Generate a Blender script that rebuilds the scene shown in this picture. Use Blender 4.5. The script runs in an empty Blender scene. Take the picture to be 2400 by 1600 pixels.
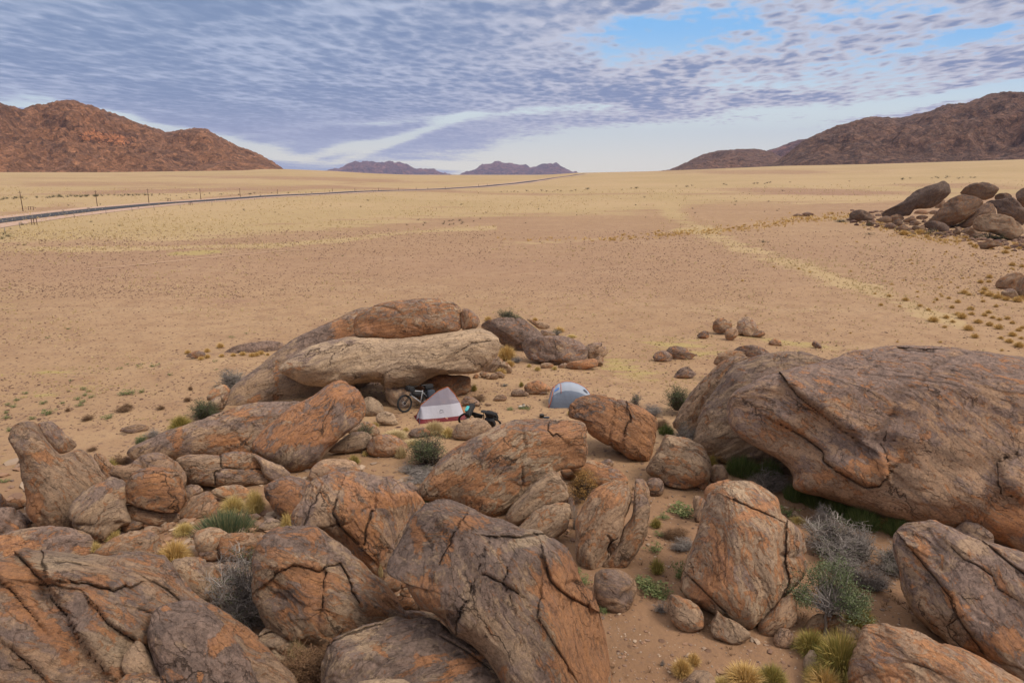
import bpy, math, random
import numpy as np
from mathutils import Vector, Matrix
random.seed(7)
RNG = np.random.default_rng(11)
SC = bpy.context.scene
COL = SC.collection
R = math.radians
# ---------------------------------------------------------------- camera
FPX = 1667.0                      # focal length in pixels of the 2400 px wide photograph
CAMH = 9.6
PITCH = math.atan((800 - 409.5) / FPX)
cam_d = bpy.data.cameras.new('camera'); cam = bpy.data.objects.new('camera', cam_d); COL.objects.link(cam)
cam_d.sensor_width = 36; cam_d.lens = 36 * FPX / 2400
cam_d.clip_start = 0.1; cam_d.clip_end = 60000
cam.location = (0, 0, CAMH); cam.rotation_euler = (math.pi / 2 - PITCH, 0, 0)
SC.camera = cam
# ---------------------------------------------------------------- exposure
SC.view_settings.view_transform = 'Standard'; SC.view_settings.look = 'None'
SC.view_settings.gamma = 1; SC.view_settings.exposure = 0.18
try:
    SC.cycles.volume_bounces = 0; SC.cycles.max_bounces = 6; SC.cycles.diffuse_bounces = 2; SC.cycles.transparent_max_bounces = 12
except Exception: pass

CP = np.array([0, 0, CAMH]); CR = np.array([1., 0, 0])
CF = np.array([0, math.cos(PITCH), -math.sin(PITCH)]); CU = np.array([0, math.sin(PITCH), math.cos(PITCH)])
def ray(X, Y):
    X = np.asarray(X, float); Y = np.asarray(Y, float)
    d = CF + ((X - 1200) / FPX)[..., None] * CR - ((Y - 800) / FPX)[..., None] * CU
    return d / np.linalg.norm(d, axis=-1, keepdims=True)
def proj(P):
    q = P - CP; w = q @ CF
    return 1200 + FPX * (q @ CR) / w, 800 - FPX * (q @ CU) / w
# ---------------------------------------------------------------- numpy noise
_perm = np.random.default_rng(3).permutation(256); _perm = np.concatenate([_perm, _perm, _perm])
_val = np.random.default_rng(4).random(256) * 2 - 1
def vnoise(P):
    i = np.floor(P).astype(np.int64); f = P - i; f = f * f * f * (f * (f * 6 - 15) + 10); i &= 255
    x, y, z = i[..., 0], i[..., 1], i[..., 2]
    def h(a, b, c): return _val[_perm[_perm[_perm[(x + a) & 255] + ((y + b) & 255)] + ((z + c) & 255)]]
    fx, fy, fz = f[..., 0], f[..., 1], f[..., 2]
    L = lambda a, b, t: a + (b - a) * t
    return L(L(L(h(0,0,0), h(1,0,0), fx), L(h(0,1,0), h(1,1,0), fx), fy), L(L(h(0,0,1), h(1,0,1), fx), L(h(0,1,1), h(1,1,1), fx), fy), fz)
def fbm(P, o=4, lac=2.03, gain=0.5):
    s = 0; a = 1; t = 0
    for k in range(o):
        s = s + a * vnoise(P + 17.3 * k); t += a; a *= gain; P = P * lac
    return s / t
def sstep(a, b, x):
    t = np.clip((x - a) / (b - a), 0, 1); return t * t * (3 - 2 * t)
# ---------------------------------------------------------------- terrain height
_hx = [-1500, 0, 300, 600, 650, 700, 800, 900, 1000, 1060, 1250, 1340, 1500, 1800, 2000, 2200, 2400, 3900]
_hy = [404, 404, 404, 400, 397, 397, 401, 407, 411, 412, 411.5, 405.5, 402, 390, 386, 380, 374, 374]
RR = 1250.
_sx = [(x - 1200) / FPX / math.cos(PITCH) for x in _hx]
def _tane(X, Y):
    d = ray(X, Y); return d[..., 2] / np.hypot(d[..., 0], d[..., 1])
_te = [float(_tane(x, y)) for x, y in zip(_hx, _hy)]
def terr(x, y):
    r = np.hypot(x, y); sx = np.where(y > 1, x / np.maximum(y, 1), np.sign(x) * 9)
    e = np.interp(sx, _sx, _te)
    z = (RR * e + CAMH) * sstep(140, RR, r)
    P = np.stack([x / 60, y / 60, 0 * x], -1)
    z = z + 0.5 * fbm(P, 3) * sstep(60, 260, r) * (1 - .7 * sstep(500, 1200, r))
    P = np.stack([x / 3.1, y / 3.1, 0 * x + 5], -1)
    z = z + 0.10 * fbm(P, 4) * sstep(5, 12, r) * (1 - sstep(80, 200, r))
    return z
def ghit(X, Y, z0=0.):
    """where the sight line of a photo pixel meets the ground (raised by z0)"""
    d = ray(X, Y)
    d = np.atleast_2d(d); out = []
    for q in d:
        t = 3.; last = 3.
        while t < 9000:
            p = CP + q * t
            if p[2] < float(terr(p[0], p[1])) + z0: break
            last = t; t *= 1.03
        a, b = last, t
        for _ in range(18):
            m = (a + b) / 2; p = CP + q * m
            if p[2] < float(terr(p[0], p[1])) + z0: b = m
            else: a = m
        out.append(CP + q * b)
    return np.array(out) if len(out) > 1 else out[0]
# ---------------------------------------------------------------- object helpers
def tag(o, label=None, cat=None, group=None, kind=None):
    if label: o['label'] = label
    if cat: o['category'] = cat
    if group: o['group'] = group
    if kind: o['kind'] = kind
    return o
def link(name, me, mat=None, parent=None, loc=None):
    o = bpy.data.objects.new(name, me); COL.objects.link(o)
    if mat is not None and me is not None and not me.materials: me.materials.append(mat)
    if parent is not None: o.parent = parent
    if loc is not None: o.location = loc
    return o
def empty(name, loc=(0, 0, 0), rz=0):
    o = bpy.data.objects.new(name, None); COL.objects.link(o); o.location = loc; o.rotation_euler = (0, 0, rz)
    o.empty_display_size = .1
    return o
def np_mesh(name, V, F, smooth=True, mi=None):
    """V (n,3); F int array (m,3) or (m,4) or list of such arrays"""
    me = bpy.data.meshes.new(name)
    Fs = F if isinstance(F, list) else [F]
    tot = np.concatenate([np.full(len(f), f.shape[1]) for f in Fs]); idx = np.concatenate([f.ravel() for f in Fs])
    me.vertices.add(len(V)); me.vertices.foreach_set('co', np.asarray(V, np.float32).ravel())
    me.loops.add(len(idx)); me.loops.foreach_set('vertex_index', idx.astype(np.int32))
    me.polygons.add(len(tot)); st = np.concatenate([[0], np.cumsum(tot)[:-1]])
    me.polygons.foreach_set('loop_start', st.astype(np.int32)); me.polygons.foreach_set('loop_total', tot.astype(np.int32))
    me.polygons.foreach_set('use_smooth', np.full(len(tot), smooth))
    if mi is not None: me.polygons.foreach_set('material_index', mi.astype(np.int32))
    me.update(calc_edges=True); me.validate()
    return me
def fattr(me, name, a):
    at = me.attributes.new(name, 'FLOAT', 'POINT'); at.data.foreach_set('value', np.asarray(a, np.float32).ravel())
def vattr(me, name, a):
    at = me.attributes.new(name, 'FLOAT_VECTOR', 'POINT'); at.data.foreach_set('vector', np.asarray(a, np.float32).ravel())
def grid_faces(nu, nv, off=0, flip=False):
    a = (np.arange(nu - 1)[:, None] * nv + np.arange(nv - 1)[None]).ravel() + off
    f = np.stack([a, a + nv, a + nv + 1, a + 1], 1)
    return f[:, ::-1] if flip else f
class Geo:
    """collects tubes, boxes and strips as one mesh"""
    def __init__(s): s.V = []; s.F = []; s.n = 0
    def add(s, V, faces):
        V = np.asarray(V, float); s.V.append(V); s.F += [tuple(int(i) + s.n for i in f) for f in faces]; s.n += len(V)
    def tube(s, pts, r, k=6, cap=True):
        pts = [np.asarray(p, float) for p in pts]; m = len(pts); rs = r if hasattr(r, '__len__') else [r] * m
        V = []; ref = None
        for i, p in enumerate(pts):
            t = pts[min(i + 1, m - 1)] - pts[max(i - 1, 0)]; t = t / (np.linalg.norm(t) + 1e-9)
            if ref is None: ref = np.array([0, 0, 1.]) if abs(t[2]) < .9 else np.array([1., 0, 0])
            u = np.cross(t, ref); u /= np.linalg.norm(u) + 1e-9; w = np.cross(u, t); ref = w
            for j in range(k):
                a = 2 * math.pi * j / k; V.append(p + rs[i] * (math.cos(a) * u + math.sin(a) * w))
        F = [(i * k + j, i * k + (j + 1) % k, (i + 1) * k + (j + 1) % k, (i + 1) * k + j) for i in range(m - 1) for j in range(k)]
        if cap: F += [tuple(range(k))[::-1], tuple((m - 1) * k + j for j in range(k))]
        s.add(V, F); return s
    def ring(s, c, ax, Rr, r, n=32, k=8, a0=0, a1=2 * math.pi):
        ax = np.asarray(ax, float); ax /= np.linalg.norm(ax); u = np.cross(ax, [0, 0, 1.]); 
        if np.linalg.norm(u) < .1: u = np.cross(ax, [1., 0, 0])
        u /= np.linalg.norm(u); w = np.cross(ax, u); c = np.asarray(c, float)
        V = []; F = []
        for i in range(n):
            a = 2 * math.pi * i / n; e = math.cos(a) * u + math.sin(a) * w
            for j in range(k):
                b = 2 * math.pi * j / k; V.append(c + e * (Rr + r * math.cos(b)) + ax * r * math.sin(b))
        for i in range(n):
            for j in range(k):
                F.append((i * k + j, ((i + 1) % n) * k + j, ((i + 1) % n) * k + (j + 1) % k, i * k + (j + 1) % k))
        s.add(V, F); return s
    def box(s, c, d, rot=None, bev=0.15):
        """rounded box: centre c, full size d"""
        V = []; n = 5; F = []
        g = np.linspace(-1, 1, n)
        idx = {}
        for ax in range(3):
            for sg in (-1, 1):
                o = len(V)
                for a in g:
                    for b in g:
                        p = np.zeros(3); p[ax] = sg; p[(ax + 1) % 3] = a; p[(ax + 2) % 3] = b
                        q = p.copy(); L = (np.abs(q) ** (1 / bev)).sum() ** bev; V.append(q / L)
                for i in range(n - 1):
                    for j in range(n - 1):
                        f = (o + i * n + j, o + (i + 1) * n + j, o + (i + 1) * n + j + 1, o + i * n + j + 1)
                        F.append(f if sg > 0 else f[::-1])
        V = np.array(V) * np.asarray(d, float) / 2
        if rot is not None: V = V @ np.array(rot.to_3x3() if hasattr(rot, 'to_3x3') else rot).T
        s.add(V + np.asarray(c, float), F); return s
    def strip(s, A, B):
        A = np.asarray(A, float); B = np.asarray(B, float); n = len(A)
        s.add(np.concatenate([A, B]), [(i, i + 1, n + i + 1, n + i) for i in range(n - 1)]); return s
    def build(s, name, mat, parent=None, smooth=True, loc=None):
        me = bpy.data.meshes.new(name); me.from_pydata([tuple(v) for v in np.concatenate(s.V)], [], s.F)
        me.polygons.foreach_set('use_smooth', [smooth] * len(me.polygons)); me.update()
        return link(name, me, mat, parent, loc)
# ---------------------------------------------------------------- node helper
class NB:
    def __init__(s, tree): s.t = tree; s.N = tree.nodes; s.L = tree.links
    def node(s, typ, **kw):
        n = s.N.new(typ)
        for k, v in kw.items(): setattr(n, k, v)
        return n
    def put(s, inp, v):
        if v is None: return
        if hasattr(v, 'is_linked') or hasattr(v, 'links'): s.L.new(v, inp)
        elif isinstance(v, (tuple, list)) and len(v) == 3 and inp.type == 'RGBA': inp.default_value = (*v, 1)
        else: inp.default_value = v
    def math(s, op, a, b=None, c=None, clamp=False):
        n = s.node('ShaderNodeMath', operation=op, use_clamp=clamp); s.put(n.inputs[0], a)
        if b is not None: s.put(n.inputs[1], b)
        if c is not None: s.put(n.inputs[2], c)
        return n.outputs[0]
    def vm(s, op, a, b=None):
        n = s.node('ShaderNodeVectorMath', operation=op); s.put(n.inputs[0], a)
        if b is not None:
            if op == 'SCALE': s.put(n.inputs['Scale'], b)
            else: s.put(n.inputs[1], b)
        return n.outputs['Value'] if op in ('DOT_PRODUCT', 'LENGTH') else n.outputs[0]
    def noise(s, vec, scale, detail=4, rough=.55, dist=0., out=0):
        n = s.node('ShaderNodeTexNoise'); s.put(n.inputs['Vector'], vec); n.inputs['Scale'].default_value = scale
        n.inputs['Detail'].default_value = detail; n.inputs['Roughness'].default_value = rough; n.inputs['Distortion'].default_value = dist
        return n.outputs[out]
    def vor(s, vec, scale, feat='F1', out='Distance', rnd=1):
        n = s.node('ShaderNodeTexVoronoi', feature=feat); s.put(n.inputs['Vector'], vec); n.inputs['Scale'].default_value = scale
        n.inputs['Randomness'].default_value = rnd
        return n.outputs[out]
    def mix(s, f, a, b, blend='MIX'):
        n = s.node('ShaderNodeMix', data_type='RGBA', blend_type=blend); s.put(n.inputs[0], f); s.put(n.inputs[6], a); s.put(n.inputs[7], b)
        return n.outputs[2]
    def step(s, x, a, b, lo=0., hi=1.):
        n = s.node('ShaderNodeMapRange', interpolation_type='SMOOTHSTEP'); s.put(n.inputs[0], x)
        n.inputs[1].default_value = a; n.inputs[2].default_value = b; n.inputs[3].default_value = lo; n.inputs[4].default_value = hi
        return n.outputs[0]
    def ramp(s, f, stops):
        n = s.node('ShaderNodeValToRGB'); s.put(n.inputs[0], f); e = n.color_ramp.elements
        while len(e) < len(stops): e.new(.5)
        for i, (p, c) in enumerate(stops): e[i].position = p; e[i].color = (*c, 1)
        return n.outputs[0]
    def attr(s, name, out='Fac'):
        n = s.node('ShaderNodeAttribute', attribute_name=name); return n.outputs[out]
    def bump(s, h, dist, strength=1., nrm=None):
        n = s.node('ShaderNodeBump'); s.put(n.inputs['Height'], h); n.inputs['Distance'].default_value = dist
        n.inputs['Strength'].default_value = strength
        if nrm is not None: s.put(n.inputs['Normal'], nrm)
        return n.outputs[0]
    def map(s, vec, scale=(1, 1, 1), rot=(0, 0, 0), loc=(0, 0, 0)):
        n = s.node('ShaderNodeMapping'); s.put(n.inputs[0], vec); n.inputs['Scale'].default_value = scale
        n.inputs['Rotation'].default_value = rot; n.inputs['Location'].default_value = loc
        return n.outputs[0]
def new_mat(name):
    m = bpy.data.materials.new(name); m.use_nodes = True; nb = NB(m.node_tree)
    p = nb.N['Principled BSDF']; p.inputs['Roughness'].default_value = .85
    try: p.inputs['Specular IOR Level'].default_value = .25
    except Exception: pass
    return m, nb, p
def plain(name, col, rough=.6, metal=0., spec=.4):
    m, nb, p = new_mat(name); tc = nb.node('ShaderNodeTexCoord').outputs['Object']
    n = nb.noise(tc, 25, 3)
    nb.put(p.inputs['Base Color'], nb.mix(nb.step(n, .3, .7), tuple(c * .85 for c in col), tuple(min(1, c * 1.1) for c in col)))
    p.inputs['Roughness'].default_value = rough; p.inputs['Metallic'].default_value = metal
    p.inputs['Specular IOR Level'].default_value = spec
    return m
# ---------------------------------------------------------------- world: sky with an altocumulus layer
SUN_EL, SUN_AZ = R(52), R(112)     # azimuth clockwise from +Y (view direction): behind the camera on the right
world = bpy.data.worlds.new('World'); SC.world = world; world.use_nodes = True
def build_world():
    nb = NB(world.node_tree); bg = nb.N['Background']; bg.inputs['Strength'].default_value = .1
    sky = nb.node('ShaderNodeTexSky', sky_type='NISHITA'); sky.sun_disc = False
    sky.sun_elevation = SUN_EL; sky.sun_rotation = SUN_AZ; sky.dust_density = 1.2; sky.air_density = 1.0
    tc = nb.node('ShaderNodeTexCoord').outputs['Generated']
    sep = nb.node('ShaderNodeSeparateXYZ'); nb.put(sep.inputs[0], tc); x, y, z = sep.outputs
    zz = nb.math('MAXIMUM', nb.math('ADD', z, .025), .012)
    cmb = nb.node('ShaderNodeCombineXYZ'); nb.put(cmb.inputs[0], nb.math('DIVIDE', x, zz)); nb.put(cmb.inputs[1], nb.math('DIVIDE', y, zz))
    P = cmb.outputs[0]
    yy = nb.math('MAXIMUM', y, .05); front = nb.step(y, 0., .25)
    sx = nb.math('DIVIDE', x, yy); sy = nb.math('DIVIDE', z, yy)
    def to_s(X, Y):
        d = ray(X, Y); return float(d[0] / d[1]), float(d[2] / d[1])
    def ell(X, Y, rx, ry, tilt=0., soft=1.):
        cx, cy = to_s(X, Y); a = R(tilt); k = 1 / FPX * 1.03
        dx = nb.math('SUBTRACT', sx, cx); dy = nb.math('SUBTRACT', sy, cy)
        u = nb.math('ADD', nb.math('MULTIPLY', dx, math.cos(a)), nb.math('MULTIPLY', dy, math.sin(a)))
        v = nb.math('SUBTRACT', nb.math('MULTIPLY', dy, math.cos(a)), nb.math('MULTIPLY', dx, math.sin(a)))
        q = nb.math('ADD', nb.math('POWER', nb.math('ABSOLUTE', nb.math('DIVIDE', u, rx * k)), 2), nb.math('POWER', nb.math('ABSOLUTE', nb.math('DIVIDE', v, ry * k)), 2))
        return nb.math('MULTIPLY', nb.math('EXPONENT', nb.math('MULTIPLY', q, -1.)), front)
    # noise on the cloud sheet, rows slightly slanted to the view
    Pr = nb.map(P, scale=(1, 1, 1), rot=(0, 0, R(9)))
    big = nb.noise(nb.map(Pr, scale=(.5, .26, 1)), 1.0, 5, .55, .4)
    cells = nb.noise(nb.map(Pr, scale=(9.0, 5.2, 1)), 1.0, 4, .55, .4)
    wq = nb.vm('ADD', nb.map(Pr, scale=(8.0, 4.6, 1)), nb.vm('SCALE', nb.noise(nb.map(Pr, scale=(5., 2.9, 1)), 1., 3, out=1), 1.3))
    puff = nb.vor(wq, 1.0); cells = nb.math('ADD', nb.math('MULTIPLY', cells, .62), nb.math('MULTIPLY', nb.math('SUBTRACT', .95, puff), .38))
    mid = nb.noise(nb.map(Pr, scale=(1.9, .9, 1)), 1.0, 4, .55, .3)
    strv = nb.node('ShaderNodeCombineXYZ'); nb.put(strv.inputs[0], nb.math('MULTIPLY', sx, 2.6)); nb.put(strv.inputs[1], nb.math('MULTIPLY', sy, 24.))
    streak = nb.noise(nb.map(strv.outputs[0], rot=(0, 0, R(-12))), 1.4, 6, .6, .5)
    holes = [(1570, 88, 190, 44, 6, .44), (1690, 35, 260, 34, 8, .24), (1480, 60, 130, 36, 0, .14), (1430, 118, 220, 26, 10, .22), (2050, 60, 280, 40, 10, .20), (1950, 170, 300, 20, 10, .14), (60, 248, 200, 14, -8, .8), (330, 290, 300, 15, -14, .8), (600, 348, 140, 18, -12, .65),
             (960, 318, 170, 11, 19, .75), (1130, 268, 250, 10, 4, .65), (820, 345, 100, 12, 12, .8), (1420, 335, 320, 34, 3, .85), (1700, 352, 560, 38, 4, 1.2), (1800, 262, 260, 14, 6, .5),
             (2200, 232, 330, 13, 9, .85), (1350, 388, 500, 10, 0, .5), (2250, 90, 160, 16, 14, .4), (900, 18, 260, 10, 5, .25)]
    hs = None
    for (X, Y, rx, ry, t, w) in holes:
        e = nb.math('MULTIPLY', ell(X, Y, rx, ry, t), w); hs = e if hs is None else nb.math('ADD', hs, e)
    dens = nb.math('ADD', nb.step(sx, -.05, .35, .86, .66), nb.math('MULTIPLY', nb.math('SUBTRACT', big, .5), .6))
    dens = nb.math('ADD', dens, nb.math('MULTIPLY', nb.math('SUBTRACT', cells, .5), nb.step(sx, -.1, .3, .5, 1.3)))
    dens = nb.math('ADD', dens, nb.math('MULTIPLY', nb.math('SUBTRACT', mid, .5), nb.step(sx, -.1, .3, .45, 1.0)))
    dens = nb.math('ADD', dens, nb.math('MULTIPLY', nb.math('SUBTRACT', streak, .5), nb.step(sy, .16, .04, .7, 2.3)))
    dens = nb.math('SUBTRACT', dens, hs)
    cov = nb.step(dens, .10, .60)
    edge = nb.step(dens, .25, 1.0)
    hz = nb.step(sy, 0., .11)
    # open sky: pale cream/cyan at the horizon, clear blue above (added to the Nishita sky)
    clear_c = nb.mix(nb.step(sy, .06, .20), (7.6, 8.7, 8.3), (2.0, 5.0, 8.8))
    clear_c = nb.mix(nb.step(sy, .0, .07), (10.2, 9.8, 7.9), clear_c)
    clear_c = nb.mix(.12, clear_c, sky.outputs[0])
    light_c = nb.mix(nb.step(sx, -.35, .35), (4.2, 4.9, 6.4), (5.8, 5.7, 6.3))
    dark_c = nb.mix(nb.step(sx, -.6, .6), (1.75, 2.6, 4.2), (1.8, 2.45, 4.1))
    dark_c = nb.mix(nb.step(sy, .11, .01, 0., .6), dark_c, (4.2, 4.9, 6.6))
    tone = nb.math('ADD', nb.math('MULTIPLY', edge, .6), nb.math('MULTIPLY', nb.math('SUBTRACT', cells, .40), 1.15))
    tone = nb.math('ADD', tone, nb.math('MULTIPLY', nb.math('SUBTRACT', mid, .5), .8))
    tone = nb.math('ADD', tone, nb.math('MULTIPLY', nb.math('SUBTRACT', streak, .5), .35))
    tone = nb.step(tone, .05, .95)
    cl = nb.mix(tone, light_c, dark_c)
    front_sky = nb.mix(cov, clear_c, cl)
    # unseen sky overhead and behind the camera, brightened to light the scene
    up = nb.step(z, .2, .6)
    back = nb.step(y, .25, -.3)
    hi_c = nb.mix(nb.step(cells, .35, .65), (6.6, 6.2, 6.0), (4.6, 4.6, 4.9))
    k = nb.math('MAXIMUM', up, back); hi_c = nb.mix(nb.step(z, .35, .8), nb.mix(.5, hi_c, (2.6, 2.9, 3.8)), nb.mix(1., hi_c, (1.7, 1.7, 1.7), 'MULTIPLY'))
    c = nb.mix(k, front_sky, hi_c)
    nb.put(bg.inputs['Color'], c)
build_world()
sun_d = bpy.data.lights.new('sun', 'SUN'); sun_d.energy = 2.6; sun_d.angle = R(20); sun_d.color = (1, .90, .77)
sun = bpy.data.objects.new('sun', sun_d); COL.objects.link(sun)
_sd = Vector((math.sin(SUN_AZ) * math.cos(SUN_EL), math.cos(SUN_AZ) * math.cos(SUN_EL), math.sin(SUN_EL)))
sun.rotation_euler = _sd.to_track_quat('Z', 'Y').to_euler(); sun.location = (20, -20, 60)
# ================================================================ materials of the land
def ground_material():
    m, nb, p = new_mat('sand_ground'); co = nb.node('ShaderNodeNewGeometry').outputs['Position']
    g = nb.attr('grass'); gr = nb.attr('green'); ps = nb.attr('pink')
    n1 = nb.noise(co, .05, 5, .6); n2 = nb.noise(co, .6, 5, .6); n3 = nb.noise(co, 9, 5, .65); n0 = nb.noise(co, .012, 4, .6)
    sand = nb.mix(nb.step(n1, .35, .65), (.325, .208, .112), (.38, .25, .138))
    sand = nb.mix(nb.step(n0, .42, .62, 0., .6), sand, (.30, .185, .112)); sand = nb.mix(nb.math('MULTIPLY', nb.step(nb.noise(nb.map(co, scale=(.4, 1., 1.)), .11, 6, .65), .5, .68), .55), sand, (.42, .29, .165))
    sand = nb.mix(nb.step(n2, .4, .75), sand, (.27, .163, .09))
    sand = nb.mix(nb.math('MULTIPLY', nb.step(n3, .35, .75), .45), sand, (.32, .19, .12))
    sand = nb.mix(nb.math('MULTIPLY', ps, .8), sand, (.29, .170, .11))
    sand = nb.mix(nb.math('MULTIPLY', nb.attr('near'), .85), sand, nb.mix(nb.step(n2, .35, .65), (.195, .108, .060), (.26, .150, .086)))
    # gravel specks
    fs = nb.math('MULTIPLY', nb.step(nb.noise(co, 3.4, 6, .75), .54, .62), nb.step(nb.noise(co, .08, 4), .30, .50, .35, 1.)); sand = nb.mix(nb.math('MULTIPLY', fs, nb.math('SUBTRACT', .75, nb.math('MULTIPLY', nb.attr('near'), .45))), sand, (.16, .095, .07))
    v = nb.vor(co, 2.4); c = nb.vor(co, 2.4, out='Color'); sepc = nb.node('ShaderNodeSeparateColor'); nb.put(sepc.inputs[0], c)
    sp = nb.math('MULTIPLY', nb.step(v, .22, .10), nb.step(sepc.outputs[0], .45, .5))
    v2 = nb.vor(co, 11.); sp2 = nb.math('MULTIPLY', nb.step(v2, .3, .14), nb.step(nb.noise(co, 1.1, 3), .48, .6))
    sand = nb.mix(nb.math('MULTIPLY', sp, .75), sand, (.13, .075, .055))
    sand = nb.mix(nb.math('MULTIPLY', sp2, .55), sand, (.17, .11, .08))
    # straw coloured grass: rises with the coverage painted per vertex, broken up by noise
    nn = nb.noise(nb.map(co, scale=(.35, 1, 1)), .09, 7, .62, .3); nf = nb.noise(nb.map(co, scale=(.6, 1, 1)), .75, 5, .65)
    cov = nb.math('ADD', g, nb.math('MULTIPLY', nb.math('SUBTRACT', nn, .5), 1.5)); cov = nb.math('ADD', cov, nb.math('MULTIPLY', nb.math('SUBTRACT', nf, .5), 1.1))
    cov = nb.math('MULTIPLY', nb.step(cov, .36, .60), nb.step(g, .02, .2))
    straw = nb.mix(nb.step(nf, .3, .7), (.41, .30, .145), (.33, .23, .12)); straw = nb.mix(nb.step(n0, .4, .6), straw, (.41, .29, .155))
    col = nb.mix(nb.math('MULTIPLY', cov, .9), sand, straw)
    cg = nb.step(nb.math('ADD', gr, nb.math('MULTIPLY', nb.math('SUBTRACT', nb.noise(nb.map(co, scale=(.5, 1.3, 1)), .8, 6, .65), .5), 1.5)), .42, .68)
    cg = nb.math('MULTIPLY', cg, nb.step(gr, .02, .2))
    col = nb.mix(nb.math('MULTIPLY', cg, .75), col, nb.mix(nb.step(n3, .4, .6), (.33, .26, .09), (.38, .285, .12)))
    nb.put(p.inputs['Base Color'], col); p.inputs['Roughness'].default_value = .95
    b = nb.bump(nb.noise(co, 1.3, 5, .6), .25, .5); b = nb.bump(n3, .05, .6, b); b = nb.bump(nb.math('MULTIPLY', sp, 1.), .05, .6, b)
    nb.put(p.inputs['Normal'], b)
    return m
def blobs(X, Y, L):
    a = 0
    for (cx, cy, rx, ry, t, w) in L:
        c, s = math.cos(R(t)), math.sin(R(t)); dx = X - cx; dy = Y - cy
        u = (dx * c + dy * s) / rx; v = (dy * c - dx * s) / ry; a = a + w * np.exp(-(u * u + v * v))
    return a
def seg_dist(X, Y, pts):
    """distance, signed side and parameter of the closest point of a polyline"""
    best = np.full(X.shape, 1e9); side = np.zeros(X.shape)
    for (x0, y0), (x1, y1) in zip(pts[:-1], pts[1:]):
        dx, dy = x1 - x0, y1 - y0; L2 = dx * dx + dy * dy + 1e-9
        t = np.clip(((X - x0) * dx + (Y - y0) * dy) / L2, 0, 1)
        ex = X - x0 - t * dx; ey = Y - y0 - t * dy; d = np.hypot(ex, ey); s = np.sign(dx * ey - dy * ex)
        side = np.where(d < best, s, side); best = np.minimum(d, best)
    return best, best * side
def build_ground():
    # rings: dense near, then evenly spaced in 1/r so each ring is about as high in view; reaches past the horizon
    r = [0, 2, 4, 6]; x = 7.
    while x < 40: r.append(x); x += .16
    inv = np.linspace(1 / 40, 1 / 1250, 330); r += list(1 / inv)
    r += [1350, 1500, 1750, 2000, 2500, 3200, 4200, 5600, 7500, 10000, 14000, 20000, 30000]
    r = np.array(r)
    az = np.concatenate([np.radians(np.arange(-180, -46, 4.)), np.radians(np.linspace(-46, 46, 620)), np.radians(np.arange(50, 180.1, 4.))])
    RRr, AZ = np.meshgrid(r, az, indexing='ij')
    X = RRr * np.sin(AZ); Y = RRr * np.cos(AZ); Z = terr(X, Y)
    V = np.stack([X, Y, Z], -1).reshape(-1, 3)
    F = grid_faces(len(r), len(az), flip=True)
    F = F[:, ::-1] if False else F
    me = np_mesh('ground', V, F)
    # coverage per vertex
    Yc = np.maximum(V[:, 1], 1.); vv = np.stack([V[:, 0], Yc, V[:, 2]], 1); PX, PY = proj(vv)
    infront = V[:, 1] > 3
    top = np.interp(PX, [0, 400, 800, 1000, 1400, 1500, 1700, 2000, 2400], [566, 559, 536, 513, 494, 486, 474, 474, 456])
    g = .80 * sstep(22, -16, PY - top)
    ds, _ = seg_dist(PX, PY, [(-200, 590), (400, 580), (657, 575), (797, 563), (914, 549), (1031, 539), (1160, 535)]); g += .62 * np.exp(-(ds / 8) ** 2)
    g += blobs(PX, PY, [(250, 432, 300, 7, 0, -.55), (500, 415, 300, 4, 1, -.35), (100, 418, 200, 4, 0, -.3), (430, 446, 330, 6, -1, -.6), (1000, 447, 300, 4, 2, -.6), (150, 455, 300, 4, -1, -.2), (800, 420, 300, 5, 2, -.4),
                        (1500, 400, 700, 5, 0, -.25), (1900, 448, 200, 6, 1, -.95), (2250, 436, 160, 6, 1, -.8), (1700, 455, 500, 2.5, 0, -.5), (700, 522, 300, 4, -3, -.35), (300, 535, 300, 5, -2, -.2), (1250, 478, 300, 4, -2, -.2),
                        (60, 502, 160, 14, -8, -.6), (400, 475, 400, 5, -6, -.5), (1480, 500, 120, 12, 0, .35), (1800, 405, 200, 5, 0, -.5), (2200, 392, 200, 4, 0, -.2)])
    dband, _ = seg_dist(PX, PY, [(1560, 460), (1575, 500), (1650, 545), (1760, 590), (1900, 630), (2060, 690), (2250, 760)])
    g += .58 * np.exp(-(dband / 24) ** 2)
    dpath, _ = seg_dist(PX, PY, [(1150, 575), (1500, 555), (1650, 535), (1850, 515), (2000, 508)])
    g += .35 * np.exp(-(dpath / 9) ** 2)
    g = np.where(infront, np.clip(g, 0, 1.2), 0)
    gr = blobs(PX, PY, [(461, 592, 85, 7, -3, 1.0), (250, 618, 120, 12, 0, .35), (20, 710, 60, 45, 0, .45), (130, 870, 130, 16, -4, .5), (90, 930, 110, 14, -6, .55), (200, 905, 120, 10, 0, .4),
                        (30, 1080, 60, 20, 0, .5), (1560, 800, 120, 22, 4, .55), (1480, 870, 120, 32, 10, .6), (1650, 830, 150, 18, 0, .45), (1790, 795, 120, 12, 10, .5), (1400, 930, 60, 12, 0, .4), (1960, 815, 120, 12, 8, .55),
                        (1500, 690, 160, 20, 0, .25), (240, 960, 80, 12, 0, .35), (400, 985, 60, 10, 0, .5), (1330, 800, 100, 30, 20, .45), (650, 1230, 60, 20, 0, .3), (1560, 1340, 60, 60, 0, .15), (2260, 590, 100, 14, 0, .3)])
    pk = blobs(PX, PY, [(1100, 620, 900, 60, 0, .45), (200, 640, 300, 50, 0, .3), (2000, 458, 330, 9, 1, .9), (420, 447, 380, 6, -1, .8), (900, 430, 250, 5, 2, .8), (540, 705, 60, 8, 0, .8), (1200, 440, 300, 8, 0, .5)])
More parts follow.
